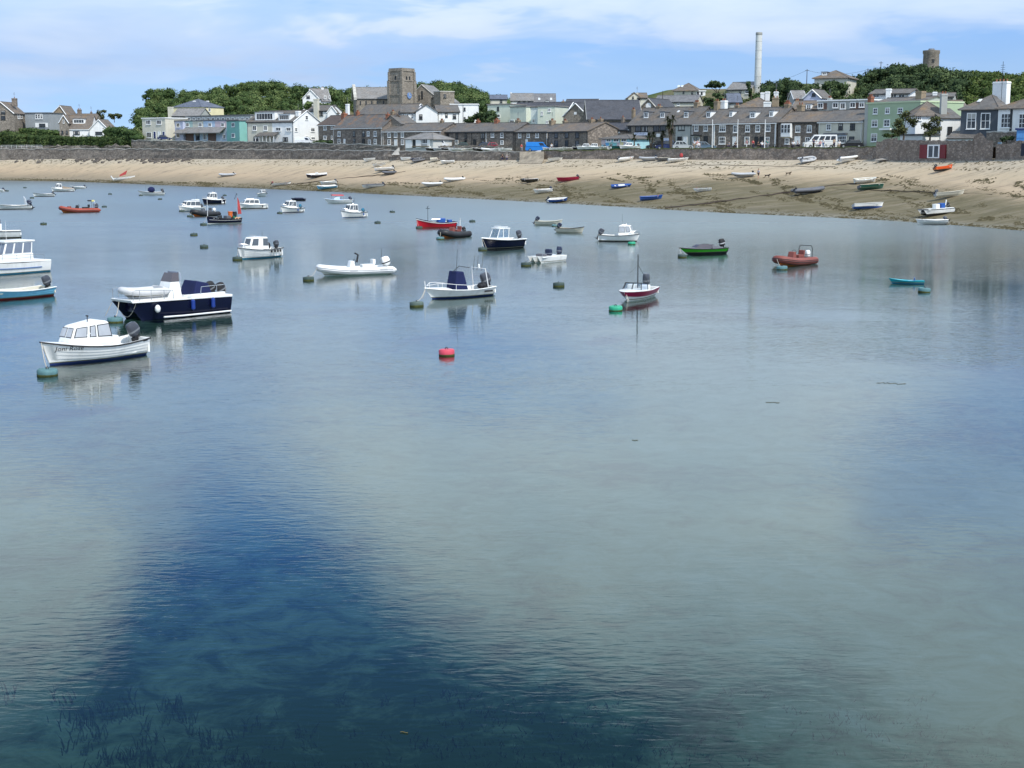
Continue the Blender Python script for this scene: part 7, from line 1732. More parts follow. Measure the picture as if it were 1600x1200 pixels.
car('red car half hidden by the low stone wall', 773, 15, 3.9, 1.7, 1.5, paint('red_car_paint', (.34, .02, .04)), 0, dz=.6)
car('navy car beside the cream house doors', 258, 0, 4.0, 1.7, 1.5, paint('navy_car_paint', (.02, .03, .10)), 0, D=wallD(258) + 14, z=vz(258, 219, wallD(258) + 14))
car('pale blue car on the drive beside the hedge', 193, 0, 4.0, 1.7, 1.5, paint('pale_blue_car_paint', (.20, .29, .36)), 10, D=wallD(193) + 20, z=vz(193, 212, wallD(193) + 20))

# ------------------------------------------------------------------ people and dogs
SKIN = pm('skin', (.52, .30, .21), .6, .06, 6)
def skin_obj(name, pts, edges, radii, mat, parent=None, sub=1, root=0):
    me = bpy.data.meshes.new(name); me.from_pydata(pts, edges, []); me.materials.append(mat)
    o = link(name, me, parent)
    sk = o.modifiers.new('skin', 'SKIN'); sk.use_smooth_shade = True
    for i, r in enumerate(radii):
        me.skin_vertices[0].data[i].radius = r if isinstance(r, tuple) else (r, r)
    me.skin_vertices[0].data[root].use_root = True
    sd = o.modifiers.new('sub', 'SUBSURF'); sd.levels = sub; sd.render_levels = sub
    return o
def person(label, pos, rz, shirt, legs, hair, pose='stand', h=1.7, group='people on the front', short=False, stride=.12):
    k = h / 1.7
    if pose == 'sit':
        hip, kn, an = (0, 0, .45), .45, .05
        J = {'pel': (0, 0, .5), 'wai': (-.03, 0, .70), 'che': (-.04, 0, .95), 'nec': (-.02, 0, 1.12), 'hea': (.02, 0, 1.24), 'top': (.02, 0, 1.36)}
        for s_, n in ((1, 'l'), (-1, 'r')):
            J.update({n + 'hip': (0, s_ * .10, .48), n + 'kne': (.44, s_ * .13, .50), n + 'ank': (.46, s_ * .12, .08), n + 'toe': (.62, s_ * .13, .04), n + 'sho': (-.04, s_ * .19, 1.04), n + 'elb': (.06, s_ * .25, .80), n + 'wri': (.28, s_ * .16, .66), n + 'han': (.38, s_ * .12, .62)})
    else:
        J = {'pel': (0, 0, .90), 'wai': (0, 0, 1.05), 'che': (0, 0, 1.28), 'nec': (.01, 0, 1.46), 'hea': (.03, 0, 1.58), 'top': (.03, 0, 1.70)}
        for s_, n in ((1, 'l'), (-1, 'r')):
            f = stride * s_
            J.update({n + 'hip': (0, s_ * .09, .86), n + 'kne': (f * .7 + .03, s_ * .10, .47), n + 'ank': (f, s_ * .10, .07), n + 'toe': (f + .17, s_ * .12, .035), n + 'sho': (0, s_ * .18, 1.39), n + 'elb': (-f * .6, s_ * .24, 1.12), n + 'wri': (-f * 1.0 + .08, s_ * .23, .88), n + 'han': (-f * 1.0 + .13, s_ * .22, .78)})
    E_ = [('pel', 'wai'), ('wai', 'che'), ('che', 'nec'), ('nec', 'hea'), ('hea', 'top')]
    for n in 'lr': E_ += [('pel', n + 'hip'), (n + 'hip', n + 'kne'), (n + 'kne', n + 'ank'), (n + 'ank', n + 'toe'), ('che', n + 'sho'), (n + 'sho', n + 'elb'), (n + 'elb', n + 'wri'), (n + 'wri', n + 'han')]
    rad = {'pel': .12, 'wai': .115, 'che': .14, 'nec': .055, 'hea': .095, 'top': .07, 'hip': .085, 'kne': .058, 'ank': .04, 'toe': .035, 'sho': .06, 'elb': .043, 'wri': .032, 'han': .036}
    def make(nm, keys, mat, grow, parent=None):
        keys = [q_ for q_ in J if q_ in keys]; ix = {q_: i for i, q_ in enumerate(keys)}
        ed = [(ix[a], ix[b2]) for a, b2 in E_ if a in ix and b2 in ix]
        return skin_obj(nm, [tuple(c * k for c in J[q_]) for q_ in keys], ed, [(rad[q_ if q_ in rad else q_[1:]] + grow) * k for q_ in keys], mat, parent)
    o = make('person', list(J), SKIN, 0); o.location = pos; o.rotation_euler = (0, 0, rz)
    tag(o, label, 'person', group)
    make('shirt', ['pel', 'wai', 'che', 'lsho', 'rsho', 'lelb', 'relb'], shirt, .022, o)
    make('trousers', ['pel', 'lhip', 'rhip', 'lkne', 'rkne'] + ([] if short else ['lank', 'rank']), legs, .028, o)
    hx = J['hea']; MB().ball(((hx[0] - .025) * k, 0, (hx[2] + .045) * k), (.105 * k, .095 * k, .10 * k), 0, 10, 6).build('hair', hair, o)
    return o
CL = {n: pm(n + '_cloth', c, .9, .1, 4) for n, c in {'white': (.72, .72, .72), 'navy': (.02, .025, .07), 'black': (.02, .02, .022), 'red': (.42, .04, .05), 'grey': (.25, .25, .27), 'pink': (.6, .32, .32), 'blue': (.10, .19, .38), 'tan': (.36, .28, .19), 'teal': (.06, .22, .22)}.items()}
HAIR = [pm('dark_hair', (.02, .014, .01), .7, .1), pm('brown_hair', (.10, .06, .03), .7, .1), pm('grey_hair', (.4, .39, .37), .8, .1), pm('fair_hair', (.34, .24, .12), .7, .1)]
p = onbeach(1185, 279)
person('person in grey top and black shorts walking on the sand beside two dogs', p, R(200), pm('pale_grey_cloth', (.5, .5, .55), .9, .1), CL['black'], HAIR[1], short=True, group='people on the beach')
for px, py, lab, s1, l1, h1 in ((785, 250.5, 'person in black sitting against the sea wall by the slipway', 'black', 'navy', 0), (792, 251, 'person in grey with pale hat sitting against the sea wall', 'grey', 'navy', 2), (798, 250, 'person in navy standing by the sea wall with pink towel', 'navy', 'black', 1)):
    p = onbeach(px, py); person(lab, p + Vector((0, -.3, 0)), R(-90), CL[s1], CL[l1], HAIR[h1], 'sit' if px < 797 else 'stand', group='people on the beach')
folk = [(815, 4, 'red', 'grey', 1, 'stand', 'person in red top at the head of the slipway'), (862, 8, 'white', 'navy', 3, 'stand', 'person in white top beside the blue van'), (1085, 8, 'white', 'tan', 1, 'stand', 'person in white and tan near the shop awning'), (1089.5, 9, 'pink', 'white', 3, 'stand', 'person in pink top near the shop awning'), (1092, 7, 'white', 'grey', 2, 'sit', 'person in white sitting near the silver car'), (1139, 6, 'grey', 'navy', 0, 'sit', 'person in grey sitting before the long terrace'), (1149, 6, 'black', 'navy', 0, 'sit', 'person in black sitting beside the second flagpole'),
        (1166.5, 12, 'pink', 'white', 3, 'stand', 'person in pink and white before the arched window'), (1176.5, 10, 'red', 'navy', 1, 'stand', 'person in red with navy trousers before the dark doors'), (1184.5, 6, 'black', 'black', 0, 'sit', 'person in black sitting between the second and third flagpoles'), (1190.5, 6, 'white', 'navy', 2, 'sit', 'person in white shirt sitting beside the third flagpole'), (1199, 12, 'teal', 'grey', 1, 'stand', 'person in teal top by the terrace wall'), (1239, 4, 'white', 'navy', 2, 'sit', 'person in white at the bench left of the minibus'), (1246, 4, 'grey', 'navy', 1, 'sit', 'person in grey at the bench left of the minibus'),
        (1271, 7, 'navy', 'black', 0, 'stand', 'person in dark clothes standing at the minibus door'), (1275.5, 6, 'white', 'grey', 2, 'sit', 'person in white seated before the minibus'), (1281, 6, 'pink', 'navy', 3, 'sit', 'person in pink seated before the minibus'), (1286, 7, 'white', 'blue', 1, 'stand', 'person in white top and blue jeans before the minibus'), (1303, 7, 'tan', 'navy', 0, 'stand', 'person in tan jacket behind the minibus'), (1311, 5, 'white', 'tan', 2, 'sit', 'person in white seated between minibus and black car')]
for px, off, s1, l1, h1, ps, lab in folk:
    D_ = wallD(px) + off
    person(lab, (xof(px, D_), D_, roadZ(px) + (.05 if ps == 'stand' else .08)), R(rnd.uniform(200, 340)), CL[s1], CL[l1], HAIR[h1], ps)
def dog(label, px, py, hd, mat):
    p = onbeach(px, py)
    pts = [(-.32, 0, .42), (-.05, 0, .42), (.22, 0, .44), (.36, 0, .56), (.46, 0, .60), (.58, 0, .55), (-.46, 0, .50), (-.56, 0, .58)]
    ed = [(0, 1), (1, 2), (2, 3), (3, 4), (4, 5), (0, 6), (6, 7)]; rad = [.10, .095, .13, .08, .075, .04, .03, .02]
    for s_ in (-1, 1):
        n = len(pts); pts += [(-.36, s_ * .08, .30), (-.44, s_ * .08, .16), (-.40, s_ * .08, .02), (.26, s_ * .08, .28), (.24, s_ * .08, .15), (.27, s_ * .08, .02)]
        ed += [(0, n), (n, n + 1), (n + 1, n + 2), (2, n + 3), (n + 3, n + 4), (n + 4, n + 5)]; rad += [.07, .035, .03, .06, .035, .03]
        n = len(pts); pts += [(.43, s_ * .06, .68)]; ed += [(4, n)]; rad += [.025]
    o = skin_obj('dog', pts, ed, rad, mat, None, 1, 1); o.location = p; o.rotation_euler = (0, 0, R(hd)); tag(o, label, 'dog', 'dogs on the beach')
dog('dark brown dog walking just ahead of the person on the sand', 1199, 278, 0, pm('dark_fur', (.035, .025, .018), .9, .2, 6)); dog('lean dark dog running farther along the sand', 1232, 274.5, 5, pm('brown_fur', (.06, .04, .025), .9, .2, 6))

# ------------------------------------------------------------------ street furniture
for px, lab in ((1112.5, 'white flagpole nearest the slate blue hatchback'), (1152, 'white flagpole between the other two poles'), (1194.5, 'white flagpole before the dark double doors')):
    D_ = wallD(px) + 2.5; zt_ = zat(px, 187.5, D_); zb_ = roadZ(px)
    o = tag(empty('flagpole', (xof(px, D_), D_, zb_ - .1)), lab, 'flagpole', 'flagpoles on the sea wall'); H_ = zt_ - zb_
    MB().lathe([(.085, 0), (.05, H_)], 10).build('pole', UPVC, o); MB().ball((0, 0, H_ + .08), .09, 0, 8, 6).build('finial', UPVC, o); MB().lathe([(.16, 0), (.16, .2), (.09, .3)], 10).build('base', GREYR, o)
yd = MB(); 
for px, off, lab in ((1243, 3, 'dark timber picnic bench beside the two seated people'), (1216, 3, 'dark timber picnic bench below the downpipe'), (1178, 3, 'dark timber picnic bench between the second and third flagpoles'), (1265, 3.5, 'dark timber picnic bench at the minibus front'), (1296, 3.5, 'dark timber picnic bench at the minibus rear'), (1141, 3, 'dark timber picnic bench left of the middle flagpole')):
    D_ = wallD(px) + off; o = tag(empty('picnic_bench', (xof(px, D_), D_, roadZ(px) + .02), R(rnd.uniform(-10, 10))), lab, 'bench', 'benches on the green')
    for k in range(4): slab(o, 'plank', pm('dark_timber', (.06, .045, .03), .85, .2, 3), -.9, .9, -.38 + .2 * k, -.2 + .2 * k, .72, .76, 0)
    for s_ in (-1, 1):
        slab(o, 'seat', pm('dark_timber', (.06, .045, .03), .85, .2, 3), -.9, .9, s_ * .72 - .14, s_ * .72 + .14, .42, .46, 0)
        MB().tube([(s_ * .7, -.75, 0), (s_ * .7, -.25, .74)], .045, 4).build('leg', pm('dark_timber', (.06, .045, .03), .85, .2, 3), o); MB().tube([(s_ * .7, .75, 0), (s_ * .7, .25, .74)], .045, 4).build('leg', pm('dark_timber', (.06, .045, .03), .85, .2, 3), o)
        MB().tube([(s_ * .7, -.8, .4), (s_ * .7, .8, .4)], .04, 4).build('brace', pm('dark_timber', (.06, .045, .03), .85, .2, 3), o)
POLEM = pm('creosoted_pole', (.07, .055, .045), .85, .15, 3)
def telegraph(px, top, bot, D_, lab, arm=True):
    zb_ = groundZ(px, D_); o = tag(empty('telegraph_pole', (xof(px, D_), D_, zb_)), lab, 'pole', 'telegraph poles')
    H_ = zat(px, top, D_) - zb_; MB().lathe([(.14, -.2), (.09, H_)], 8).build('pole', POLEM, o)
    if arm: MB().tube([(-.6, 0, H_ - .4), (.6, 0, H_ - .4)], .06, 4).build('crossarm', POLEM, o)
    return o.location + Vector((0, 0, H_ - .35))
w0 = telegraph(1257, 108, 130, 420, 'thin telegraph pole on the skyline left of the hilltop house')
w1 = telegraph(1371, 96, 110, 430, 'thin telegraph pole rising from the wood left of the round tower'); w2 = telegraph(1351, 107, 115, 425, 'short telegraph pole in the trees right of the hilltop house')
w3 = telegraph(1090, 143, 150, 438, 'thin telegraph pole beside the white villa wing', False); w4 = telegraph(1034, 142, 150, 425, 'thin telegraph pole above the long low house', False)
tag(link('overhead_wire', (lambda mb: mb.mesh('overhead_wire', DARKF))(MB().tube([w0.lerp(w2, k / 8) - Vector((0, 0, 1.2 * 4 * k / 8 * (1 - k / 8))) for k in range(9)], .03, 4))), 'thin overhead wire between two skyline telegraph poles', 'wire')
tag(link('overhead_wire', (lambda mb: mb.mesh('overhead_wire', DARKF))(MB().tube([w3.lerp(w0, k / 8) - Vector((0, 0, 2.0 * 4 * k / 8 * (1 - k / 8))) for k in range(9)], .03, 4))), 'thin overhead wire slanting down behind the tall chimney', 'wire')
for a_, b_, lab in ((2, 66, 'thin white handrail along the far end of the sea wall'),):
    o = tag(empty('handrail', (xof(a_, wallD(a_) + 1), wallD(a_) + 1, roadZ(a_) + .15)), lab, 'railing')
    base = o.location.copy(); n = 9
    pp_ = [Vector((xof(px, wallD(px) + 1), wallD(px) + 1, roadZ(px) + .15)) - base for px in np.linspace(a_, b_, n)]
    for z_ in (.55, 1.05): MB().tube([p + Vector((0, 0, z_)) for p in pp_], .04, 5).build('rail', ALUM, o)
    for p in pp_: MB().tube([p, p + Vector((0, 0, 1.08))], .04, 5).build('post', ALUM, o)

# ------------------------------------------------------------------ trees and shrubs
def leafmesh(name, blobs, leaf, per, seed=1, core=.82, up=0.3, flat=1.0):
    """many small leaf clumps spread through ellipsoids, over a solid core of one darker tone"""
    rg = np.random.default_rng(seed); V, T_ = [], []
    Q = []
    nv = 0
    for (x, y, z, rx, ry, rz) in blobs:
        n = int(per * (rx * ry * rz) ** (2 / 3)) + 12
        d = rg.normal(size=(n, 3)); d /= np.linalg.norm(d, axis=1)[:, None]
        rr_ = rg.uniform(.66, 1.14, n) * (1 + .12 * np.sin(d[:, 0] * 5 + x) + .12 * np.sin(d[:, 2] * 6 + y))
        c = d * rr_[:, None] * np.array([rx, ry, rz]) + np.array([x, y, z])
        nn = d + rg.normal(size=(n, 3)) * .65 + np.array([0, 0, up]); nn /= np.linalg.norm(nn, axis=1)[:, None]
        a = np.cross(nn, rg.normal(size=(n, 3))); a /= np.linalg.norm(a, axis=1)[:, None]
        b = np.cross(nn, a)
        s = leaf * rg.uniform(.55, 1.5, n)[:, None]
        q4 = np.stack([c + a * s, c + b * s * .7, c - a * s, c - b * s * .7], axis=1)
        V.append(q4.reshape(-1, 3)); tone = rg.uniform(-.15, 1.15) * .8 + rg.uniform(0, .25, n); T_.append(np.repeat(tone, 4))
        Q.append(np.arange(nv, nv + 4 * n).reshape(-1, 4)); nv += 4 * n
    V = np.concatenate(V); Q = np.concatenate(Q); T_ = np.concatenate(T_)
    me = bpy.data.meshes.new(name)
    cv, cf, ct = [], [], []
    for i, (x, y, z, rx, ry, rz) in enumerate(blobs if core else []):
        n0 = nv + len(cv); seg, rings = 7, 4
        for k in range(rings + 1):
            a = math.pi * k / rings
            for j in range(seg):
                f = core * (1 + .1 * math.sin(j * 2.3 + i)); cv.append((x + f * rx * max(.03, math.sin(a)) * math.cos(2 * math.pi * j / seg), y + f * ry * max(.03, math.sin(a)) * math.sin(2 * math.pi * j / seg), z - f * rz * math.cos(a))); ct.append(.3)
        for k in range(rings):
            for j in range(seg):
                cf.append((n0 + k * seg + j, n0 + k * seg + (j + 1) % seg, n0 + (k + 1) * seg + (j + 1) % seg, n0 + (k + 1) * seg + j))
    AV = np.concatenate([V, np.array(cv).reshape(-1, 3)]) if cv else V; AQ = np.concatenate([Q, np.array(cf).reshape(-1, 4)]) if cf else Q; AT = np.concatenate([T_, np.array(ct)]) if ct else T_
    me.vertices.add(len(AV)); me.vertices.foreach_set('co', AV.astype(np.float32).ravel())
    me.loops.add(AQ.size); me.loops.foreach_set('vertex_index', AQ.astype(np.int32).ravel())
    me.polygons.add(len(AQ)); me.polygons.foreach_set('loop_start', np.arange(0, AQ.size, 4, dtype=np.int32))
    me.update(calc_edges=True)
    at_ = me.attributes.new('tone', 'FLOAT', 'POINT'); at_.data.foreach_set('value', AT.astype(np.float32))
    return me
F_WOOD = foliagemat('wood_foliage', (.026, .050, .015), (.068, .108, .032), (.145, .185, .065))
F_DARK = foliagemat('evergreen_foliage', (.018, .034, .013), (.046, .074, .028), (.10, .135, .052))
F_HEDGE = foliagemat('hedge_foliage', (.02, .038, .011), (.045, .072, .02), (.088, .115, .038), .25)
F_OLIVE = foliagemat('olive_foliage', (.030, .036, .012), (.065, .075, .026), (.12, .125, .05), .3)
F_PALM = foliagemat('palm_foliage', (.02, .028, .010), (.045, .055, .02), (.09, .095, .04), .5)
BARK = pm('bark', (.10, .075, .055), .9, .25, 2)
SKYL = [(205, 168), (214, 158), (219, 146), (230, 139), (250, 137), (330, 137), (345, 134), (380, 128), (420, 124), (450, 128), (470, 131), (500, 134), (530, 137), (600, 134), (660, 128), (690, 124), (720, 128), (750, 138), (772, 147), (795, 151),
        (1095, 156), (1110, 152), (1150, 150), (1180, 146), (1192, 130), (1205, 123), (1225, 119), (1240, 124), (1250, 132), (1262, 133), (1300, 125), (1320, 120), (1340, 113), (1370, 103), (1400, 98), (1430, 99), (1455, 103), (1470, 107), (1485, 110), (1500, 110), (1515, 107), (1530, 110), (1560, 111), (1600, 112), (1800, 116)]
def wood(name, label, px0, px1, d0, d1, n, mat, seed, rmin=1.0, rmax=3.2, tall=5.0):
    rr_ = random.Random(seed); blobs = []
    for k in range(int(n * 1.5)):
        px = rr_.uniform(px0, px1); f = rr_.random() ** .8
        D_ = wallD(px) + d0 + (d1 - d0) * f
        g_ = groundZ(px, D_); r = rmin + (rmax - rmin) * rr_.random() ** 1.4
        zmax = zat(px, interp(SKYL, px) + rr_.uniform(-.5, 4.5), D_)
        top = min(g_ + tall * rr_.uniform(.6, 1.15), zmax)
        if f > .8: top = zmax + rr_.uniform(-1.2, .0)
        if top < g_ + 1.0: continue
        nlay = max(1, int((top - g_) / (r * 1.5)))
        for q_ in range(min(nlay, 4)):
            zc = top - r * .85 - q_ * r * 1.35
            blobs.append((xof(px, D_) + rr_.uniform(-1, 1), D_ + rr_.uniform(-1, 1), zc, r * rr_.uniform(.85, 1.25), r, r * rr_.uniform(.75, 1.0)))
    o = link(name, leafmesh(name, blobs, .27, 64, seed, .76)); o.data.materials.append(mat)
    tag(o, label, 'woodland', kind='stuff')
wood('woodland', 'dense dark wood covering the hill behind the pastel apartments', 217, 520, 108, 236, 330, F_WOOD, 11)
wood('woodland', 'distant wooded ridge behind the church tower', 500, 795, 150, 335, 330, F_WOOD, 12, 1.3, 3.6)
wood('woodland', 'dark windswept wood on the hill below the round tower', 1296, 1500, 75, 200, 330, F_DARK, 13, .9, 2.9)
wood('woodland', 'dark trees between the tall chimney and the hilltop house', 1186, 1300, 78, 170, 110, F_DARK, 14, .9, 2.6)
wood('scrubland', 'green scrubby hillside right of the round tower', 1470, 1760, 80, 200, 300, foliagemat('scrub_foliage', (.03, .05, .012), (.06, .095, .022), (.11, .14, .035)), 15, 1.2, 2.4, 2.2)
wood('scrubland', 'low dark scrub around the skyline villas', 1020, 1186, 95, 180, 110, F_WOOD, 16, 1.3, 2.6, 2.6)
def tree(name, label, px, base_py, D_, blobs, mat, leaf=.3, per=60, trunk=.16, seed=3, base=None, core=.7, cat='tree'):
    """blobs: (px, py, radius px x, radius px z)"""
    z0 = zat(px, base_py, D_) if base_py else groundZ(px, D_)
    o = tag(empty(name, (xof(px, D_), D_, z0)), label, cat)
    rr_ = random.Random(seed); bl, tips = [], []
    for bx, by, rx, rz in blobs:
        c = at(bx, by, D_) - o.location; rx_, rz_ = rx * D_ / F, rz * D_ / F
        for k in range(5):
            dd = Vector((rr_.uniform(-.6, .6) * rx_, rr_.uniform(-.7, .7) * rx_, rr_.uniform(-.5, .5) * rz_)); s_ = rr_.uniform(.45, .7)
            bl.append((c.x + dd.x, c.y + dd.y, c.z + dd.z, rx_ * s_, rx_ * s_, rz_ * s_))
        tips.append(c)
    cr = link('crown', leafmesh('crown', bl, leaf, per, seed, core), o); cr.data.materials.append(mat)
    mid = Vector((0, 0, max(.6, min(t_.z for t_ in tips) * .45)))
    tk = MB().tube([(0, 0, -.3), (rr_.uniform(-.1, .1), 0, mid.z * .5), mid], [trunk * 1.25, trunk, trunk * .85], 8).build('trunk', BARK, o)
    for t_ in tips:
        MB().tube([mid, mid.lerp(t_, .5) + Vector((rr_.uniform(-.15, .15), 0, .1)), t_], [trunk * .6, trunk * .4, trunk * .15], 6).build('limb', BARK, tk)
    return o
tree('pine_tree', 'flat-topped dark pine on the skyline', 1119, 156, 432, [(1107, 134, 6, 3), (1117, 130, 9, 3.5), (1127, 132, 7, 3.5), (1118, 134, 10, 2.5)], F_DARK, .3, 50, .22, 5)
tree('evergreen_tree', 'rounded dark evergreen beside the white flat-roofed block', 762, 200, 384, [(755, 180, 10, 7), (768, 179, 9, 8), (764, 187, 14, 7)], F_DARK, .25, 60, .25, 6)
tree('evergreen_tree', 'smaller dark evergreen left of the rounded one', 738, 200, 386, [(737, 185, 8, 6), (744, 182, 6, 6), (735, 190, 9, 5)], F_DARK, .25, 60, .2, 7)
tree('wispy_tree', 'thin wispy tree beside the white bungalow gable', 159, 192, 470, [(156, 176, 4, 4), (162, 173, 3.5, 3), (160, 182, 4, 5)], F_OLIVE, .3, 14, .12, 8, core=.3)
tree('round_bush', 'rounded pale green bush on the skyline right of the bungalow', 181, 190, 475, [(176, 181, 6, 4.5), (186, 180.5, 6, 4.5)], F_OLIVE, .3, 40, .1, 9)
tree('tamarisk_tree', 'tall feathery olive tree with bare stems behind the garden wall', 1411, 216, 243, [(1416, 182, 10, 8), (1405, 192, 9, 8), (1425, 193, 9, 9), (1412, 203, 12, 8), (1400, 207, 7, 5)], F_OLIVE, .15, 100, .14, 21, core=.45)
tree('tamarisk_tree', 'shorter feathery olive tree leaning beside the white house wall', 1452, 218, 241, [(1459, 188, 10, 7), (1448, 198, 9, 7), (1462, 200, 9, 8), (1452, 207, 11, 6)], F_OLIVE, .15, 100, .14, 22, core=.45)
tree('garden_shrub', 'dark green shrub in the gap of the right garden walls', 1572, 222, 221, [(1570, 217, 7, 5), (1578, 216, 6, 4)], F_DARK, .2, 60, .08, 23, cat='shrub'); tree('garden_shrub', 'clipped green hedge on the wall below the sage green house', 1392, 218, 250, [(1387, 211, 7, 3), (1398, 211, 8, 3)], F_HEDGE, .2, 60, .08, 24, cat='shrub')
tree('evergreen_clump', 'dark evergreens below the white hillside house', 497, 190, 500, [(480, 164, 9, 7), (496, 167, 9, 7), (513, 165, 8, 6), (505, 173, 12, 8), (484, 174, 12, 8), (522, 176, 9, 8)], F_WOOD, .3, 60, .25, 41, core=.8)
tree('evergreen_clump', 'dark spreading trees below the hilltop house', 1298, 160, 392, [(1274, 137, 9, 8), (1290, 134, 10, 8), (1308, 131, 11, 8), (1282, 147, 12, 8), (1302, 146, 13, 9), (1320, 140, 9, 9)], F_DARK, .28, 60, .25, 42, core=.8)
tree('evergreen_clump', 'dark shrubs below the cream skyline house', 1122, 166, 424, [(1108, 155, 8, 5), (1122, 150, 8, 6), (1137, 150, 7, 6), (1128, 157, 12, 5)], F_DARK, .28, 60, .15, 43, core=.8)
tree('evergreen_tree', 'narrow dark tree hugging the tall white chimney', 1172, 160, 428, [(1171, 134, 5, 7), (1173, 144, 5, 7)], F_DARK, .25, 60, .15, 44, core=.8)
def hedge(label, px0, px1, off, pyfun, r, n, seed, mat=F_HEDGE):
    rr_ = random.Random(seed); bl = []
    for k in range(n):
        px = px0 + (px1 - px0) * (k + rr_.random()) / n; D_ = wallD(px) + off + rr_.uniform(-1.5, 1.5); s_ = r * rr_.uniform(.7, 1.3)
        zt_ = zat(px, pyfun(px) + rr_.uniform(-.8, 1.2), D_); z_ = zt_ - s_ * .8
        g_ = groundZ(px, D_)
        while z_ > g_ - .3:
            bl.append((xof(px, D_), D_, z_, s_ * 1.25, s_, s_ * .85)); z_ -= s_ * 1.1
    o = link('hedge', leafmesh('hedge', bl, .22, 55, seed)); o.data.materials.append(mat); tag(o, label, 'hedge')
hedge('thick green hedge along the bank below the white bungalow', 20, 190, 7, lambda p: interp([(0, 210), (30, 208), (60, 211), (120, 213), (170, 213), (190, 216)], p), 1.1, 60, 31)
hedge('bright green bushes at the far left end of the bank', -60, 32, 9, lambda p: interp([(-60, 206), (0, 206), (20, 204), (32, 210)], p), 1.4, 30, 32)
hedge('dark hedge in front of the grey clad house', 12, 92, 20, lambda p: interp([(12, 201), (50, 200), (92, 203)], p), .9, 34, 33, F_WOOD)
hedge('dark bushes between the bungalow and the cream house', 168, 220, 12, lambda p: interp([(168, 199), (190, 198), (205, 201), (220, 210)], p), 1.2, 26, 34, F_WOOD)
hedge('low dark hedge behind the wall before the brown-roofed stone house', 492, 519, 11, lambda p: 219.5, .5, 16, 35, F_DARK)
# cabbage palms
def palm(label, px, D_, base_py, heads, seed):
    z0 = zat(px, base_py, D_); o = tag(empty('cabbage_palm', (xof(px, D_), D_, z0 - .2)), label, 'palm', 'palms on the green'); rr_ = random.Random(seed)
    for i, (hx, hy, rad) in enumerate(heads):
        c = at(hx, hy, D_) - o.location
        tk = MB().tube([(0, 0, 0), (c.x * .4, 0, c.z * .5), c], [.20, .15, .12], 8).build('trunk', BARK, o)
        mb = MB()
        for k in range(70):
            a, e = rr_.uniform(0, 6.28), rr_.uniform(-.9, 1.4); L_ = rad * rr_.uniform(.75, 1.1)
            d = Vector((math.cos(a) * math.cos(e), math.sin(a) * math.cos(e), math.sin(e))); s_ = d.cross(Vector((0, 0, 1))).normalized() * .06
            p1, p2 = c + d * L_ * .55, c + d * L_ + Vector((0, 0, -.28 * L_))
            mb.quad(c - s_ * .6, c + s_ * .6, p1 + s_, p1 - s_); mb.quad(p1 - s_, p1 + s_, p2 + s_ * .2, p2 - s_ * .2)
        cr = mb.build('crown', F_PALM, o); cr['kind'] = 'stuff'
palm('tall cabbage palm with ragged olive trunk before the shop row', 1048, wallD(1048) + 7, 233, [(1043, 187, 1.1), (1052, 185.5, 1.2), (1047, 191, 1.1), (1050, 205, .9), (1044, 198, .9)], 1)
palm('short cabbage palm beside the painted hut', 991, wallD(991) + 6, 235, [(991, 214.5, 1.1)], 2); palm('broad cabbage palm before the blue shopfront', 1017, wallD(1017) + 7, 234, [(1014, 212, 1.2), (1021, 210.5, 1.1)], 3); palm('slim cabbage palm between broad palm and tall palm', 1035, wallD(1035) + 7, 234, [(1036, 208, .9), (1033, 215, .8)], 4)

# ------------------------------------------------------------------ shore litter, rocks, weed
ROCK = stonemat('shore_rock', (.09, .08, .07), (.15, .13, .115), (.24, .21, .18), .4, .8)
rr_ = random.Random(5); mb = MB()
for k in range(130):
    px = rr_.uniform(120, 300) if k < 122 else rr_.uniform(0, 120); py = interp([(0, 250), (130, 248), (200, 246), (250, 249), (300, 248)], px) + abs(rr_.gauss(0, 2.6))
    p = onbeach(px, py); s_ = rr_.uniform(.25, .75)
    prof = [[(p.x + s_ * f * rr_.uniform(.7, 1.2) * math.cos(a) * 1.3, p.y + s_ * f * rr_.uniform(.7, 1.2) * math.sin(a), p.z + s_ * h_) for a in [2 * math.pi * j / 7 for j in range(7)]] for f, h_ in ((1, -.3), (1.05, .1), (.8, .45), (.35, .62))]
    mb.loft(prof, 0, False)
tag(mb.build('shore_rocks', ROCK), 'dark rocks tumbled at the foot of the far sea wall', 'rocks', kind='stuff')
WEEDM = pm('beach_weed', (.085, .072, .036), .9, .4, 3); rr_ = random.Random(9); mb = MB()
def weed_tuft(px, t_):
    t_ = min(.985, max(.005, t_)); S_, W_ = shoreD(px), wallD(px); D_ = S_ + (W_ - S_) * t_
    x, y, z = xof(px, D_), D_, beachZ(px, D_)
    a_, b_ = rr_.uniform(.10, .6), rr_.uniform(.04, .12); ang = rr_.gauss(.1, .3); h_ = rr_.uniform(.0, .06)
    ring = [(x + a_ * math.cos(q_) * math.cos(ang) * rr_.uniform(.6, 1.2) - b_ * math.sin(q_) * math.sin(ang), y + a_ * math.cos(q_) * math.sin(ang) + b_ * math.sin(q_) * rr_.uniform(.7, 1.4), z) for q_ in [2 * math.pi * j / 6 for j in range(6)]]
    ids = [mb.vert((p_[0], p_[1], p_[2] - .08)) for p_ in ring]; tp = mb.vert((x, y, z + .05 + h_))
    for j in range(6): mb.face((ids[j], ids[(j + 1) % 6], tp))
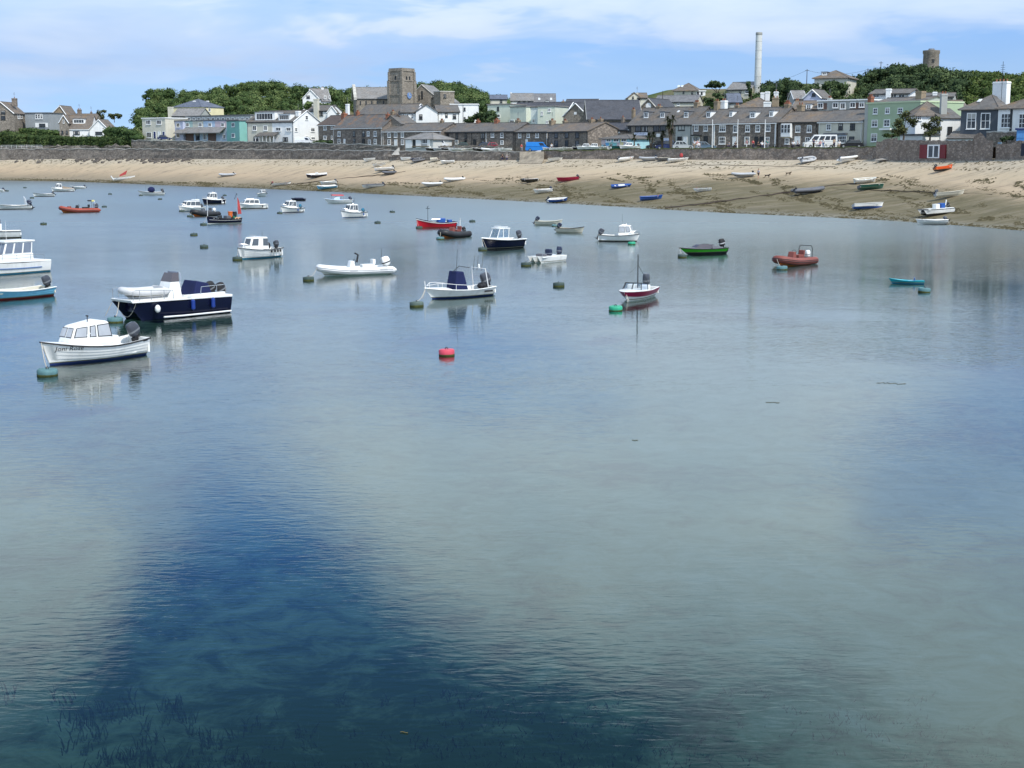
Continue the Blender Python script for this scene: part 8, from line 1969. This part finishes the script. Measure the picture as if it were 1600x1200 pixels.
for k in range(520):          # ragged streaks and drifts
    px = rr_.uniform(-30, 1650); lim = .16 + .58 * smooth(150, 1100, px); t0_ = rr_.random() ** 1.2 * lim; ln, th_ = rr_.uniform(4, 26), rr_.uniform(.004, .022); sl_ = rr_.gauss(-.0008, .0008)
    for j in range(rr_.randint(8, 46)):
        dx_ = rr_.gauss(0, .5) * ln; weed_tuft(px + dx_, t0_ + sl_ * dx_ + rr_.gauss(0, th_))
for k in range(1500): weed_tuft(rr_.uniform(-30, 1650), rr_.choice((.86, .93, .955)) + rr_.gauss(0, .008) + .015 * math.sin(k * .37))
for k in range(1100): weed_tuft(rr_.uniform(-30, 1650), rr_.uniform(.0, .035) ** 1.0)
tag(mb.build('stranded_seaweed', WEEDM), 'dark clumps of seaweed scattered over the lower beach', 'seaweed', kind='stuff')
CHAIN = pm('ground_chain', (.06, .045, .035), .9, .25, 3)
for pts_, lab, r_ in (([(1040, 326), (1100, 319), (1170, 310), (1240, 300), (1290, 292), (1345, 287)], 'dark weedy ground chain slanting up past the big grey inflatable', .16), ([(430, 291), (470, 287), (530, 280), (590, 274), (640, 268)], 'thin dark mooring chain running up the sand past the navy boat', .09), ([(1300, 296), (1400, 299), (1480, 302), (1560, 305)], 'dark mooring line across the upper weed by the beige boat', .07), ([(1005, 262), (1100, 258), (1200, 260), (1320, 262)], 'thin line of rope lying on the upper sand below the flagpoles', .05)):
    pp_ = []
    for (x0, y0), (x1, y1) in zip(pts_, pts_[1:]):
        for k in range(8): pp_.append(onbeach(x0 + (x1 - x0) * k / 8, y0 + (y1 - y0) * k / 8 + .5 * math.sin(k * 1.7 + x0)) + Vector((0, 0, .06)))
    tag(link('ground_chain', MB().tube(pp_, r_, 6).mesh('ground_chain', CHAIN)), lab, 'chain')
# eelgrass on the near seabed
rg = np.random.default_rng(4); mb = MB(); n = 0
while n < 2200:
    X, Y = rg.uniform(-13, 13), rg.uniform(18.5, 31)
    if abs(X) > Y * .42: continue
    k = math.sin(X * .55 + 1.0) * math.sin(Y * .5 + X * .2) + rg.normal() * .45
    if k < .1 or rg.random() < (Y - 18) / 13: continue
    n += 1; z0 = -3.1 + .25 * math.sin(X * 0.11 + Y * 0.07) + .2 * math.sin(Y * .19 - X * .05)
    for j in range(7):
        a = rg.uniform(0, 6.28); h_ = rg.uniform(.15, .42); lx, ly = math.cos(a) * h_ * .4, math.sin(a) * h_ * .4; w_ = .012
        x, y = X + rg.normal() * .12, Y + rg.normal() * .12
        mb.quad((x - w_, y, z0), (x + w_, y, z0), (x + lx * .4 + w_, y + ly * .4, z0 + h_ * .6), (x + lx * .4 - w_, y + ly * .4, z0 + h_ * .6))
        mb.face([mb.vert(p_) for p_ in ((x + lx * .4 - w_, y + ly * .4, z0 + h_ * .6), (x + lx * .4 + w_, y + ly * .4, z0 + h_ * .6), (x + lx, y + ly, z0 + h_ * .95))])
tag(mb.build('eelgrass', pm('eelgrass_blade', (.03, .05, .024), .8, .16, 1)), 'dark eelgrass waving on the seabed below the clear water', 'seagrass', kind='stuff')
FW = pm('floating_weed', (.10, .085, .03), .8, .16, 6)
for px, py, n_, s_, lab in ((1390, 599, 14, .3, 'brown raft of floating weed right of the open water'), (1208, 629, 8, .16, 'small tan scrap of floating weed below the buoys'), (994, 688, 6, .08, 'tiny dark scrap of weed in the middle of the water'), (630, 1146, 4, .06, 'thin yellow straw floating over the eelgrass')):
    p = onwater(px, py); o = MB()
    pts_ = [Vector((rnd.gauss(0, s_), rnd.gauss(0, s_ * .35), .012)) for _ in range(n_)]
    pts_.sort(key=lambda v: v.x)
    o.tube(pts_, .008, 4); tag(o.build('floating_weed', FW, None, p), lab, 'seaweed')

# concrete steps and a drain on the far sea wall
o = tag(empty('sea_steps', (xof(619, wallD(619) - .2), wallD(619) - .2, roadZ(619) - .9)), 'short flight of pale concrete steps set on the sea wall by the shelter', 'steps')
for k in range(6): slab(o, 'step', pm('pale_concrete', (.50, .48, .44), .85, .15, 1), -1.0 + .28 * k, .8, -.5, .3, .28 * k, .28 * (k + 1), 0)
